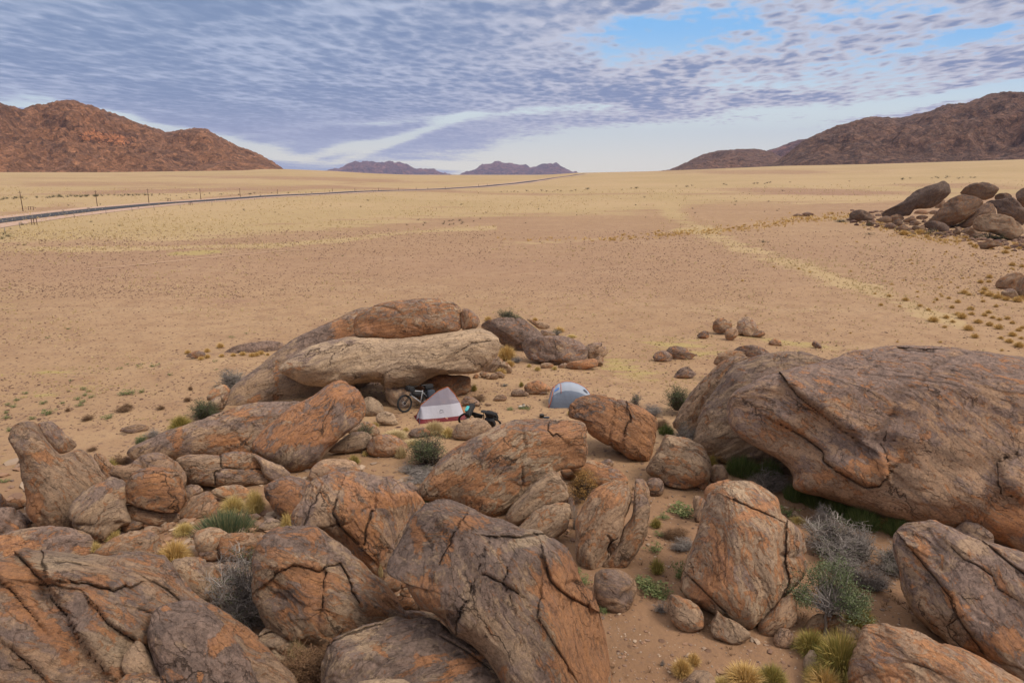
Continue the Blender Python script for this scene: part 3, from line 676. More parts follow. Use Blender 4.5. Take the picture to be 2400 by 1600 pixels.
    for (qa, qb, qc, lf) in list(planes) + ([] if planes or rmin < (.35 if dist0 < 35 else .2) else [(rng.uniform(-.8, .8), rng.uniform(-.5, .8), rng.uniform(.45, 1.), rng.uniform(.80, .92) - (.15 if dist0 > 35 else 0)) for _ in range(2 if dist0 < 35 else 6)]):
        q = qa * hx + qb * up - qc * view; q /= np.linalg.norm(q); h = rel @ q; lim = h.max() * lf; w_ = .03 * h.max()
        ex = np.logaddexp(0, (h - lim) / w_) * w_; V = V - ex[:, None] * q * .9; rel = V - C
    for j in range(facets):
        q = rng.normal(size=3); q /= np.linalg.norm(q)
        if q @ view > .3: q = -q
        h = (rel @ q); lim = h.max() * rng.uniform(.72, .86); ex = np.clip(h - lim, 0, None); V = V - ex[:, None] * q * .85; rel = V - C
    if rmin < .45: joints = 0
    for j in range(joints):
        q = fn_ * rng.uniform(-.4, 1.) + along * rng.uniform(.0, 1.0) * rng.choice([-1, 1]) + ac * rng.uniform(-.6, .6); q /= np.linalg.norm(q)
        wob = fbm(rc / (sc * .5) + 77 + j, 4) * sc * .20
        dist = np.abs(rel @ q - rng.uniform(-.55, .55) * sc + wob); w = max(.022 * sc ** .5, spacing * .8)
        brk = sstep(-.05, .15, fbm(rc / (sc * .8) + 40 + j, 2))
        gq = np.exp(-(dist / w) ** 2) * brk; d -= gq * min(1.5 * w, .07); crack = np.maximum(crack, gq * .25)
    lay = fbm(rc * np.array([.6, .8, 1.5]) / (sc * .9) + 55, 3) * 5; fr_ = lay - np.floor(lay); d += .030 * amp * sc ** .7 * (np.floor(lay) + sstep(.80, 1., fr_)) * .8
    V = V + Nn * d[:, None]
    X, Y = proj(V); front = np.arange(len(V)) < n * n
    wpx = max(1.7, 1.7 * ext / n)
    for cdef in cracks:
        pts = px(cdef[0]); dep_ = cdef[1]; stp = (cdef[2] if len(cdef) > 2 else 0.) * .5; wd = (cdef[3] if len(cdef) > 3 else 2.2) * .62
        wob = 4 * vnoise(np.stack([X / 14, Y / 14, X * 0 + seed], -1)) + 1.6 * vnoise(np.stack([X / 5, Y / 5, X * 0 + seed], -1))
        un, sd = seg_dist(X + wob, Y + wob * .7, pts)
        w = max(wd, wpx) * (1 + .4 * vnoise(np.stack([X / 20, Y / 20, X * 0 + seed + 5], -1))); gq = np.exp(-(un / w) ** 2) * front
        pxs = np.linalg.norm(C - CP) / FPX; V = V + (gq * min(dep_ * .7, 2.4 * w.mean() * pxs))[:, None] * view; cdist = np.where(front, np.minimum(cdist, un / wd), cdist)
        if stp: V = V + (np.tanh(sd / (w * 2.6)) * np.exp(-(un / (cdef[4] if len(cdef) > 4 else 60)) ** 2) * stp * front)[:, None] * view
    for (bs, rx, ry, tl, h) in bumps:
        bx, by = px(bs)[0]; e = blobs(X, Y, [(bx, by, rx, ry, tl, 1.)]); V = V - (e * h * .65 * front)[:, None] * view
    vr = np.full(len(V), float(var) - .06 + rng.uniform(-.12, .12)); orr = np.full(len(V), float(ora) + rng.uniform(-.08, .07)); pl = np.full(len(V), float(pal) + rng.uniform(-.22, .22))
    for (bs, rx, ry, tl, ch, w) in stains:
        bx, by = px(bs)[0]; e = blobs(X, Y, [(bx, by, rx, ry, tl, w)])
        if ch == 'v': vr += e
        elif ch == 'o': orr += e
        else: pl += e
    pl = np.clip(pl, 0, 1)
    me = np_mesh(name, V - A0, F)
    vattr(me, 'rco', rc); fattr(me, 'var', vr); fattr(me, 'ora', orr); fattr(me, 'pal', pl); fattr(me, 'crack', crack); fattr(me, 'cd', cdist); fattr(me, 'ton', np.full(len(V), rng.uniform(.88, 1.22) * (.68 if 75 < dist0 < 200 and pp[:, 0].min() > 1900 else 1) if tone is None else tone))
    o = link(name, me, MAT_ROCK, loc=tuple(A0)); tag(o, label, cat, group)
    return o
# ================================================================ rocks, far to near
RK = rock
# --- outcrop far right
RK('J 440,545 500,480 600,430 700,390 800,330 900,240 1000,190 1150,150 1240,110 1320,105 1360,140 1350,200 1300,280 1240,330 1150,400 1050,430 860,450 860,500 780,520 600,560 480,580', 'long leaning boulder with a pale tip, left in the far right outcrop', base='J 600,585', var=.8, ora=.42, T=.8, joints=1)
RK('J 1350,290 1420,230 1500,180 1620,140 1760,150 1850,190 1855,230 1800,300 1700,335 1600,310 1450,290', 'brown boulder at the top of the far right outcrop', base='J 1600,560', var=.7, ora=.48, push=3)
RK('J 980,620 1100,540 1180,450 1260,350 1330,300 1440,280 1560,285 1660,330 1690,370 1620,450 1500,550 1400,600 1280,640 1150,620 1050,620', 'wide orange flecked slab leaning in the middle of the far right outcrop', base='J 1100,650', var=.62, ora=.55)
RK('J 1000,630 1060,590 1200,590 1290,640 1280,690 1150,700 1040,670', 'dark underside of the wide leaning slab of the far outcrop', var=.8, ora=.4, name='rock')  # extra dark rock standing in for the slab's shaded underside
RK('J 1380,630 1500,560 1600,460 1680,390 1780,365 1850,410 1860,500 1700,520 1600,590 1520,650', 'rounded slab behind the pale front boulder of the far outcrop', base='J 1520,660', var=.6, ora=.5)
RK('J 1680,360 1750,330 1820,335 1900,330 1990,310 2060,340 2156,440 2200,560 2156,640 2100,600 1950,520 1860,500 1840,430 1780,390', 'dark sloping slab at the right of the far outcrop', base='J 2100,660', var=.75, ora=.4, push=2)
RK('J 1550,650 1590,560 1700,505 1850,500 2000,540 2110,620 2150,680 2100,760 2020,800 1900,760 1780,710 1650,700', 'pale oval boulder at the front of the far right outcrop', base='J 2020,800', var=.45, ora=.42, pal=.5)
RK('J 1800,320 1850,270 1950,260 2020,280 2010,330 1900,350', 'small flat rock on top of the far right outcrop', base='J 1900,640', var=.7, name='rock')
RK('J 2070,260 2100,210 2160,190 2300,220 2380,330 2300,420 2150,420 2090,350', 'dark boulder cut by the right edge above the far outcrop', base='J 2150,640', var=.75)
RK('J 140,520 180,470 260,455 350,470 440,510 400,570 250,590 150,570', 'dark low boulder standing alone left of the far outcrop', var=.75, name='rock')
RK('J 1330,730 1400,650 1430,690 1420,740', 'small pointed stone in front of the far outcrop', name='stone', cat='stone')
RK('J 1420,690 1500,650 1600,660 1680,720 1620,750 1500,730', 'low pale stone before the pale oval boulder of the far outcrop', name='stone', cat='stone')
RK('J 1640,840 1750,805 1880,805 1930,850 1800,880 1680,900', 'flat grey rock among tussocks below the far outcrop', name='rock', pal=.5)
for i, s in enumerate(['480,560 560,520 640,545 620,590 520,600', '600,540 700,500 780,520 760,570 650,590', '640,600 720,550 770,580 750,620 680,640', '780,560 860,530 920,550 900,590 800,600', '850,600 900,570 960,590 950,620 880,630',
                       '870,480 980,450 1080,470 1040,500 920,500', '920,530 1000,510 1060,530 1020,560 940,560', '1040,480 1120,455 1180,470 1120,500', '690,660 780,620 830,650 800,700 720,700', '860,650 940,630 1030,650 1020,700 900,690',
                       '570,620 640,600 690,640 640,670 580,660', '1130,420 1180,350 1240,340 1250,390 1180,430', '340,600 380,570 430,600 420,630 350,635', '1120,720 1200,705 1280,720 1260,750 1140,750', '1990,860 2080,840 2156,850 2156,890 2020,890']):
    RK('J ' + ' '.join(s.split()), 'small grey brown rubble stone at the foot of the far right outcrop', name='stone', cat='stone', group='rubble at the far outcrop', n=14, var=.6, joints=0)
RK('J 1830,1300 1900,1220 2050,1170 2156,1190 2170,1240 2060,1350 1950,1360 1850,1340', 'pale leaning rock at the right edge below the far outcrop', var=.4, pal=.5)
RK('J 2050,1380 2090,1270 2156,1220 2300,1190 2340,1440 2200,1470 2090,1450', 'rock cut by the right edge beside two smaller ones', var=.5)
RK('J 1895,1400 1950,1350 2040,1360 2080,1440 2000,1470 1910,1450', 'small round grey stone at the right edge among tussocks', name='stone', cat='stone', pal=.7)
RK('N 935,172 960,160 1000,165 985,178', 'left of two small dark rocks on the far path', name='rock', n=12, var=.8)
RK('N 985,165 1020,150 1060,158 1065,170 1010,176', 'right of two small dark rocks on the far path', name='rock', n=12, var=.8)
# --- small heaps on the plain
RK('N 590,875 620,795 680,798 722,840 728,890 700,912 620,905', 'largest rounded rock of the small heap on the sandy plain', var=.5, pal=.6)
RK('N 445,870 460,815 500,800 565,830 545,875 480,885', 'lumpy left rock of the small heap on the plain', var=.55, base='N 500,900')
RK('N 520,905 540,865 590,862 602,895 570,930 540,935', 'small front rock of the small heap on the plain', name='rock')
RK('N 348,905 380,880 420,882 428,912 380,924', 'low dark stone left of the small heap on the plain', name='stone', cat='stone', var=.7)
RK('N 690,895 750,872 768,900 720,918', 'low brown stone right of the small heap on the plain', name='stone', cat='stone')
RK('N 1053,965 1070,938 1112,968 1100,984', 'single small dark pointed stone on the bare plain', name='stone', cat='stone', var=.7)
RK('N 790,945 820,925 860,940 860,968 800,962', 'small orange flat stone on green ground beyond the giant boulder', name='stone', cat='stone', ora=.7)
RK('D 78,150 110,115 170,115 200,142 195,168 120,175', 'low round dark stone left of a flat one on the plain', name='rock', var=.7)
RK('D 160,112 200,82 280,88 310,120 385,125 340,142 290,165 205,160', 'flat cracked dark rock beside a round one on the plain', name='rock', var=.6)
RK('D 208,265 240,222 290,208 330,222 358,250 310,270 250,278', 'dark low pointed rock on the plain above the dark green bush', name='rock', var=.72)
RK('P 1300,710 1340,680 1480,645 1640,622 1760,630 1790,660 1700,690 1560,700 1400,708', 'long flat purple grey rock sheet left of the great leaning slab', name='rock_sheet', cat='rock', T=.5, sq=2., var=.75, ora=.3, pal=.6)
RK('P 1138,720 1200,685 1255,698 1240,728', 'small flat grey rock sheet among yellow tussocks', name='rock_sheet', cat='rock', T=.6, var=.7, pal=.7)
RK('A 940,370 1000,330 1090,315 1165,330 1150,365 1050,385', 'flat rock sheet in the sand left of the dry bushes', name='rock_sheet', cat='rock', T=.4, var=.6)
# --- the group behind the camp, right
RK('C 728,292 780,250 880,225 1000,218 1120,232 1200,280 1260,350 1320,385 1280,470 1200,500 1050,480 930,430 890,370 800,320', 'dark purple hump of rock right of the cap rock', base='C 1100,500', var=.78, ora=.45, T=.7, push=.8)
RK('C 1020,430 1060,385 1150,365 1300,362 1450,372 1540,408 1592,450 1600,530 1520,570 1400,588 1270,572 1150,545 1080,490', 'broad low dark boulder in front of the purple hump', var=.66, ora=.42, pal=.45, T=.8)
RK('C 1598,440 1680,403 1735,440 1757,490 1700,532 1612,542 1597,490', 'small block split off the right end of the low dark boulder', var=.6, base='C 1650,560', facets=2)
RK('C 1120,226 1200,245 1300,268 1290,300 1220,300', 'flat brown rock behind the purple hump', name='rock', base='C 1250,340')
RK('C 1235,315 1290,318 1350,350 1290,368 1245,350', 'small pale slab behind the low dark boulder', name='rock', pal=.7, base='C 1290,380')
RK('C 1370,605 1440,565 1530,556 1600,540 1700,540 1722,572 1640,612 1490,624 1400,618', 'jagged orange brown rock in front of the low dark boulder', name='rock', facets=3, ora=.6)
RK('C 1232,585 1280,570 1335,588 1305,614 1245,612', 'small grey stone before the low dark boulder', name='stone', cat='stone', pal=.7)
RK('C 1366,600 1420,572 1450,590 1410,612', 'small tan stone left of the jagged orange brown rock', name='stone', cat='stone')
RK('C 1640,580 1690,520 1730,540 1720,590 1680,600', 'upright tan stone right of the jagged orange brown rock', name='stone', cat='stone')
RK('C 778,620 830,560 880,508 925,530 930,590 860,645 800,645', 'grey rock at the right foot of the long banded slab', var=.5, pal=.7, facets=2)
RK('C 908,600 940,560 985,590 1012,632 980,655 920,615', 'grey wedge stone right of the grey rock by the banded slab', name='stone', cat='stone', pal=.7)
for i, s in enumerate(['750,660 780,640 815,665 790,690', '800,670 825,660 840,690 810,700', '835,690 850,660 890,660 897,690 865,702', '870,650 920,640 950,665 940,690 900,685', '700,690 720,660 745,670 735,695']):
    RK('C ' + s, 'small brown stone in the pile at the end of the long banded slab', name='stone', cat='stone', group='stone pile at the banded slab', n=18)
RK('C 1100,765 1140,725 1220,712 1290,742 1325,780 1250,805 1160,822 1120,805', 'brown orange rock on the sand left of the grey dome tent', ora=.62, facets=2)
RK('C 1003,805 1040,775 1100,788 1138,818 1100,836 1010,832', 'low purple grey stone beside the brown orange rock in camp', name='stone', cat='stone', pal=.6)
RK('C 862,862 890,825 940,822 968,848 940,872 880,872', 'small round brown stone alone in the middle of the camp sand', name='stone', cat='stone')
RK('C 1200,808 1240,792 1282,800 1250,824', 'small pale flat stone at the foot of the brown orange rock', name='stone', cat='stone', pal=.8)
RK('C 608,885 640,835 700,845 747,880 742,915 650,905', 'pale brown rock behind the white and purple tent', name='rock', T=.6)
for s in ['790,895 820,885 850,900 820,908', '1710,825 1740,820 1758,830 1720,836']:
    RK('C ' + s, 'tiny flat stone lying on the camp sand', name='stone', cat='stone', group='tiny camp stones', n=12, joints=0)
# --- the great leaning slab, its cap rocks and the overhang
RK('B 80,955 100,870 150,770 200,720 300,640 380,580 480,490 600,410 750,330 900,270 1050,190 1130,150 1200,128 1320,118 1450,150 1500,330 1400,560 1250,700 1100,800 1000,880 700,920 400,950 200,980', 'great grey slab rising to the right behind the long banded slab', name='rock_slab', base='B 400,985', yaw=-8, T=.42, sq=2.8, push=2.0, tone=.95, fol=22, var=.42, ora=.35, pal=.85, joints=1, amp=.8,
   stains=[('B 1050,300', 60, 40, 0, 'o', .4), ('B 495,720', 5, 55, 0, 'o', .65), ('B 330,860', 22, 14, 0, 'o', .5), ('B 800,330', 120, 30, 25, 'v', .4), ('B 1000,330', 10, 20, 0, 'o', .3)])
RK('B 1360,760 1420,770 1500,770 1580,770 1600,900 1500,960 1430,920 1370,850', 'rock pillar under the long banded slab behind the loaded bicycle', base='B 1450,950', push=.6, pal=.7, ora=.45, T=.8)
RK('B 1540,790 1620,735 1700,690 1770,662 1900,668 2012,680 2027,730 2015,790 1960,822 1850,850 1700,870 1560,880', 'orange edged slab lying under the right end of the banded slab', name='rock_slab', base='B 1850,880', push=.8, pal=.5, ora=.58, T=.7, stains=[('B 1750,690', 30, 10, 0, 'o', .4)])
RK('B 532,612 600,540 700,480 850,420 1000,385 1100,372 1250,392 1400,390 1600,370 1800,342 2000,315 2100,306 2180,340 2232,400 2222,480 2180,560 2120,620 2050,655 1900,660 1760,665 1680,700 1600,745 1500,775 1400,782 1350,765 1320,712 1180,722 1050,748 900,758 780,752 680,722 560,662',
   'long pale banded slab spanning the dark overhang behind the camp', name='rock_slab', base='B 1450,950', z0=0, push=.8, tone=1.2, planes=[(0, .1, 1., .93)], T=1.4, sq=2.5, fol=9, var=.26, ora=.3, pal=1., joints=1, n=290, ctr='B 1380,560',
   stains=[('B 640,620', 45, 22, 0, 'o', .35), ('B 700,560', 60, 40, 0, 'v', .35), ('B 1000,400', 90, 12, 5, 'v', .3)], cracks=[('B 1900,500 2050,420 2180,400', .05, .05, 2.4, 25)])
RK('B 1108,300 1115,240 1170,180 1300,118 1450,92 1600,74 1750,67 1850,84 1940,120 1957,200 1952,300 1850,332 1700,352 1550,382 1400,400 1250,397 1150,372 1113,345', 'orange brown cap rock balanced on top of the long banded slab', base='B 1450,950', push=1.5, tone=1.05, T=.8, sq=2.5, fol=4, var=.5, ora=.62, pal=.35,
   stains=[('B 1500,330', 130, 14, 8, 'o', .4), ('B 1780,110', 40, 20, 0, 'p', .6), ('B 1250,340', 20, 14, 0, 'v', .3)])
RK('B 1962,300 1958,180 1985,148 2040,168 2080,210 2092,260 2060,297 1990,307', 'small block split off the right end of the cap rock', base='B 1450,950', push=1.8, ora=.5, T=.8, facets=2)
# left stones at the foot of the slab
RK('A 1625,115 1660,50 1740,0 1800,35 1800,70 1710,115 1650,130', 'upper grey stone at the left foot of the great slab', name='rock', pal=.8, facets=3, base='A 1640,230')
RK('A 1640,150 1720,100 1800,65 1785,150 1750,200 1690,215', 'lower grey stone at the left foot of the great slab', name='rock', pal=.85, facets=2, base='A 1700,235')
# --- the middle row
RK('B 1178,850 1240,842 1300,880 1355,950 1290,985 1190,985', 'pale angular stone in the mouth of the dark overhang', name='rock', pal=.95, var=.2, ora=.3, facets=3)
RK('B 1280,990 1330,960 1390,953 1460,1058 1400,1066 1300,1045', 'pale sloping stone on the sand in front of the overhang', name='rock', pal=.95, var=.2, ora=.25, facets=2, T=.6)
RK('A 1000,520 1060,480 1150,440 1300,370 1450,320 1600,280 1750,220 1900,170 2050,145 2200,140 2400,150 2500,250 2400,450 2200,600 2000,600 1750,580 1600,560 1480,575 1400,590 1300,585 1200,590 1080,595 1020,570', 'long low dark boulder lying behind the cracked loaf boulder', base='A 1400,640', T=.75, fol=20, var=.66, ora=.44, pal=.5,
   stains=[('A 1400,450', 8, 30, 10, 'o', .6), ('A 1750,450', 40, 20, 0, 'o', .5), ('A 1850,220', 80, 14, 18, 'o', .3), ('A 1900,540', 60, 8, 0, 'o', .3), ('A 1250,420', 60, 14, 20, 'v', .35)])
RK('B 318,1245 330,1180 400,1100 520,1010 640,930 760,860 870,780 950,725 1010,718 1080,758 1140,800 1172,860 1192,930 1180,1000 1100,1072 1020,1135 960,1195 880,1275 830,1345 760,1392 680,1424 600,1412 500,1352 400,1322 335,1295', 'big orange loaf shaped boulder pointing up to the overhang', T=.85, sq=2.7, planes=[(-.5, .5, .7, .82), (.45, -.2, .85, .84)], fol=38, var=.56, ora=.60, pal=.55,
   stains=[('B 560,1340', 70, 22, -10, 'p', .5), ('B 560,1340', 80, 22, -10, 'o', -.5), ('B 900,930', 60, 40, 30, 'v', .12), ('B 700,1150', 50, 14, 5, 'o', .3), ('B 1050,1050', 60, 20, 40, 'o', -.35)])
RK('B 900,1262 980,1195 1080,1125 1180,1115 1252,1160 1222,1242 1100,1272 980,1280', 'pale banded stone right of the big orange loaf boulder', base='B 1100,1290', pal=.8, var=.35, ora=.35)
RK('B 1040,1110 1120,1060 1200,1035 1275,1060 1312,1112 1280,1155 1200,1160 1100,1130', 'tan stone behind the pale banded stone by the loaf boulder', name='rock', ora=.5)
RK('B 1207,1235 1240,1170 1330,1140 1430,1150 1512,1200 1512,1290 1400,1310 1260,1305', 'round brown boulder left of the green bush in the hollow', ora=.52, pal=.3, var=.45)
RK('B 758,1450 800,1370 880,1330 1000,1328 1100,1350 1152,1410 1140,1470 1000,1500 900,1510 780,1500', 'smooth purple brown boulder rising from the sand below the loaf boulder', var=.55, sq=2.2)
RK('B 1528,1135 1580,1090 1650,1083 1702,1112 1690,1145 1600,1160', 'small grey stone among straw in front of the white tent', name='stone', cat='stone', pal=.8, var=.6)
RK('B 1885,1140 1900,1095 1940,1040 2030,1008 2130,1018 2195,1080 2150,1135 2080,1170 2000,1180 1920,1165', 'rounded brown boulder in front of the teal bicycle', var=.45, ora=.45)
# --- left group
RK('A 298,320 350,298 420,303 500,380 602,470 570,512 500,547 460,542 400,475 340,405', 'block of rock wedged behind the top of the left pillar boulder', base='A 480,720', var=.55, facets=1)
RK('A 745,600 750,550 820,560 872,620 905,660 860,740 800,710', 'low brown rock right of the left pillar boulder', name='rock')
RK('A 700,545 750,600 800,690 852,742 815,757 760,690 725,620', 'thin rock blade leaning against the left pillar boulder', name='rock', base='A 815,790', T=1.2)
RK('A 60,420 85,350 150,310 220,303 290,315 340,400 390,470 450,540 490,556 560,532 620,510 680,540 740,620 790,700 830,760 800,870 720,980 640,1080 550,1140 420,1150 330,1120 250,1060 205,990 212,900 190,800 170,700 160,610 130,540 90,480', 'tall pillar boulder with a hooked top at the left', base='A 420,1180', T=.8, sq=2.2, fol=-50, var=.58, ora=.40, pal=.6, ctr='A 420,800', amp=.7,
   stains=[('A 340,570', 26, 9, 10, 'o', .55), ('A 280,960', 18, 40, 0, 'o', .4), ('A 150,350', 9, 8, 0, 'v', -.5), ('A 450,950', 50, 50, 0, 'v', -.25), ('A 600,700', 60, 30, 0, 'v', -.2)])
RK('A 868,700 910,650 960,638 1000,645 1060,605 1130,563 1220,543 1330,573 1400,620 1452,690 1440,780 1400,840 1200,860 1000,840 960,770 900,745', 'rounded boulder half hidden behind the round perched block', base='A 1150,1000', var=.5, ora=.48)
RK('A 1400,598 1480,562 1600,555 1730,570 1850,538 2000,550 2080,600 2130,680 2150,760 2080,795 1950,805 1800,805 1700,805 1640,800 1590,795 1500,780 1470,720 1430,650', 'flat loaf boulder split by a dark crack', base='A 1800,830', T=.75, fol=0, var=.42, ora=.5, pal=.55, n=170,
   cracks=[('A 1735,572 1735,650 1690,720 1702,795', .30, .03, 2.6), ('A 1735,665 1900,670 2120,682', .16, -.06, 2.)], stains=[('A 2060,640', 26, 14, -20, 'o', .5)])
RK('A 1990,552 2110,600 2210,640 2262,680 2282,722 2200,755 2140,765 2080,720 2050,640', 'grey end piece at the right of the split loaf boulder', base='A 2150,800', var=.5, ora=.3, pal=.7)
RK('A 1400,640 1480,610 1560,640 1622,690 1612,760 1570,795 1480,800 1430,740', 'small orange boulder between round block and split loaf', name='rock', base='A 1520,820', ora=.55)
RK('A 1450,835 1490,790 1560,798 1592,840 1520,885 1460,900', 'small grey brown stone right of the round perched block', name='stone', cat='stone', facets=1)
RK('A 1390,1010 1470,910 1560,868 1640,845 1700,910 1795,1025 1700,1065 1560,1065 1440,1070', 'brown slab leaning below the split loaf boulder', name='rock_slab', fol=50, T=.6, ora=.52)
RK('A 1655,845 1750,800 1880,793 1948,830 1932,890 1850,918 1740,895', 'smooth flat tan stone above the yellow tussocks', name='rock', pal=.6, T=.6, var=.35)
RK('A 985,955 1060,955 1200,990 1330,1000 1415,1000 1410,1070 1340,1100 1240,1118 1140,1100 1040,1070 992,1015', 'dark base slab carrying the round perched block', name='rock_slab', T=1.0, ora=.5, var=.45, base='A 1240,1125')
RK('A 1035,700 1120,662 1240,648 1370,670 1440,718 1487,800 1482,870 1442,935 1400,1002 1300,1008 1180,988 1050,942 983,902 993,800 1018,750', 'round block perched on a dark base slab at the left', T=.85, sq=3.0, base='A 1240,1110', z0=0.12, push=-.15, fol=-8, var=.42, ora=.55, pal=.35, facets=2,
   stains=[('A 1280,800', 25, 45, -30, 'o', .3), ('A 1150,690', 40, 12, 0, 'v', .3)])
RK('A 545,985 620,900 720,830 820,768 880,738 950,768 982,830 988,950 1005,1030 1015,1085 940,1115 880,1165 840,1215 790,1255 700,1195 600,1145 545,1085', 'grey and orange boulder between pillar and round block', base='A 790,1255', T=.8, fol=35, var=.52, ora=.48, pal=.5, stains=[('A 850,820', 30, 10, 30, 'o', .3), ('A 780,1050', 50, 30, 0, 'v', -.2)])
RK('F 60,255 120,213 200,188 300,203 372,228 390,330 350,420 270,470 200,465 140,432 90,372 62,312', 'dark boulder with orange flank right of the yellow tussock', base='F 200,500', var=.58, ora=.55, fol=-30, stains=[('F 220,350', 25, 40, -30, 'o', .3)])
RK('A -60,1000 0,982 120,972 200,1028 245,1100 200,1170 80,1220 -60,1230', 'dark purple rock at the left edge below the pillar boulder', var=.72)
RK('A -60,900 0,860 30,900 80,960 60,1000 -40,1010', 'small dark rock at the left edge beside the pillar boulder', name='rock', var=.7)
RK('A 45,930 120,905 205,920 200,960 130,985 60,965', 'flat red brown rock between left edge and pillar boulder', name='rock', ora=.6)
RK('A -80,1240 0,1188 100,1150 250,1138 420,1133 570,1143 680,1178 722,1230 745,1345 600,1400 430,1400 290,1400 100,1430 -80,1420', 'flat dark slab with orange patches at the left edge', name='rock_slab', T=.8, base='A 430,1440', fol=0, var=.6, ora=.5, pal=.3, stains=[('A 500,1230', 60, 22, 0, 'v', .5), ('A 130,1240', 60, 12, 10, 'o', .5), ('A 60,1310', 30, 12, 25, 'o', .4), ('A 640,1310', 22, 10, 30, 'o', .4)])
RK('A 745,1340 830,1258 950,1188 1100,1158 1225,1188 1268,1260 1275,1375 1180,1420 1000,1430 860,1420', 'rounded brown boulder left of the largest yellow tussock', base='A 1100,1440', var=.45, ora=.5, pal=.45)
RK('A 948,1105 1000,1068 1080,1063 1122,1090 1112,1132 1030,1165 970,1162', 'small pale brown stone between tussocks at the left', name='stone', cat='stone', pal=.6)
for s in ['1130,1100 1180,1075 1230,1100 1200,1130 1140,1130', '1180,1150 1250,1120 1300,1150 1230,1180', '1270,1120 1340,1085 1400,1100 1370,1150 1300,1160', '1400,1160 1440,1140 1480,1160 1440,1180', '1100,1050 1150,1040 1180,1060 1140,1090', '1950,1030 2020,1020 2050,1050 1990,1070']:
    RK('A ' + s, 'small loose tan stone in the rubble above the green clump', name='stone', cat='stone', group='loose rubble at the left', n=20, joints=0, facets=1)
RK('A 1528,1175 1580,1135 1680,1122 1780,1172 1805,1250 1700,1300 1620,1330 1560,1300 1532,1235', 'lumpy tan boulder below the green spiky clump', base='A 1600,1420', fol=0, pal=.5, var=.35)
RK('A 1720,1240 1800,1180 1950,1178 2065,1200 2060,1290 1980,1370 1850,1380 1760,1370', 'orange flanked rock right of the lumpy tan boulder', base='A 1850,1420', ora=.58, var=.4)
RK('A 1565,1335 1600,1280 1680,1248 1725,1280 1745,1345 1700,1385 1620,1395', 'dark hollow faced stone under the lumpy tan boulder', name='stone', cat='stone', var=.65, base='A 1640,1410')
RK('A 2038,1135 2100,1062 2190,1068 2215,1122 2130,1160', 'flat blue grey stone in the sand by the orange flanked boulder', name='stone', cat='stone', pal=1., var=.55, ora=.1, T=.5)
RK('E 1330,480 1370,385 1500,350 1600,375 1690,430 1740,520 1740,640 1650,760 1500,700 1400,600', 'pale slab beneath the grey dead shrub', name='rock_slab', pal=.6, var=.4, base='E 1640,800')
# --- centre
RK('F 955,250 1030,243 1112,280 1120,370 1060,380 1000,330', 'small grey rock beside the left end of the long tilted boulder', name='rock', pal=.6, var=.55)
RK('C 285,1560 360,1450 450,1340 560,1260 700,1170 850,1090 1000,1043 1200,1010 1400,1008 1520,1018 1570,1060 1590,1180 1587,1300 1560,1385 1450,1405 F 2100,110 2000,165 1900,222 1800,312 1700,392 1640,432 1540,457 1440,420 1350,380 1200,350 1120,340', 'long tilted boulder in the centre with a purple top and banded flank', T=.85, sq=3., planes=[(.1, .85, .5, .80), (.35, -.35, .85, .80)], fol=27, n=290, var=.55, ora=.5, pal=.55, base='F 1560,470', push=.2,
   stains=[('C 1150,1320', 90, 24, 30, 'v', -.5), ('C 1150,1350', 90, 22, 30, 'p', .4), ('C 750,1250', 120, 30, 30, 'v', .3), ('C 1250,1070', 90, 15, 8, 'v', .3), ('C 1400,1180', 50, 30, 0, 'o', .3), ('C 1500,1300', 30, 40, 0, 'o', .15), ('F 1500,400', 60, 20, 20, 'p', .4), ('F 1350,220', 80, 12, 10, 'o', .35)],
   bumps=[('C 900,1250', 120, 30, 28, .12)], cracks=[('C 1300,1040 1290,1100 1330,1150 1360,1130 1400,1160', .08, .05, 2., 30)])
RK('C 1463,995 1475,918 1510,868 1570,828 1640,818 1750,838 1880,868 1990,918 2080,968 2160,1028 2172,1062 2145,1140 2112,1240 2092,1292 2060,1345 1950,1330 1850,1265 1720,1185 1620,1120 1560,1030 1500,1015', 'orange fronted boulder perched over a dark gap right of centre', T=.8, sq=3.1, planes=[(-.3, .8, .5, .82), (.5, .1, .85, .82), (.9, .1, .3, .85)], fol=-28, base='C 2060,1400', push=.6, var=.5, ora=.56, pal=.45, n=220,
   stains=[('C 1720,1060', 60, 30, -15, 'o', .4), ('C 2050,1150', 40, 40, 0, 'o', .35), ('C 1500,900', 30, 30, 0, 'v', .3), ('C 1650,940', 50, 12, -25, 'v', .35)], cracks=[('C 1930,975 1935,1030 1900,1100 1900,1180', .10, .12, 3., 40)])
RK('D 52,825 62,740 90,690 118,620 190,623 280,648 360,688 412,770 427,850 412,902 350,935 262,958 180,952 130,905 60,858', 'banded round boulder right of the dark gap', T=.85, sq=2.8, fol=-8, var=.4, ora=.42, pal=.65, facets=2, stains=[('D 200,920', 60, 8, 0, 'v', .5), ('D 330,900', 30, 20, 0, 'o', .3)])
RK('D 430,900 438,830 460,806 505,812 528,850 528,895 480,920', 'small upright tan stone right of the banded round boulder', name='stone', cat='stone', pal=.5, base='D 480,925')
RK('D 40,915 90,888 142,920 138,975 80,998 42,965', 'small grey stone at the left foot of the banded round boulder', name='stone', cat='stone', pal=.5)
RK('D 340,930 360,890 408,880 412,930 380,962', 'small tan stone at the right foot of the banded round boulder', name='stone', cat='stone')
RK('G 395,125 480,88 560,88 640,118 720,150 775,215 740,260 600,260 500,230 430,180', 'orange brown rock behind the golden bush', base='G 600,280', ora=.6, T=.8)
RK('G 325,150 380,130 430,150 420,200 360,210', 'small pink brown stone left of the golden bush', name='stone', cat='stone', ora=.5)
RK('G 590,95 650,75 680,110 640,130', 'small grey stone in the dark gap', name='stone', cat='stone', pal=.8)
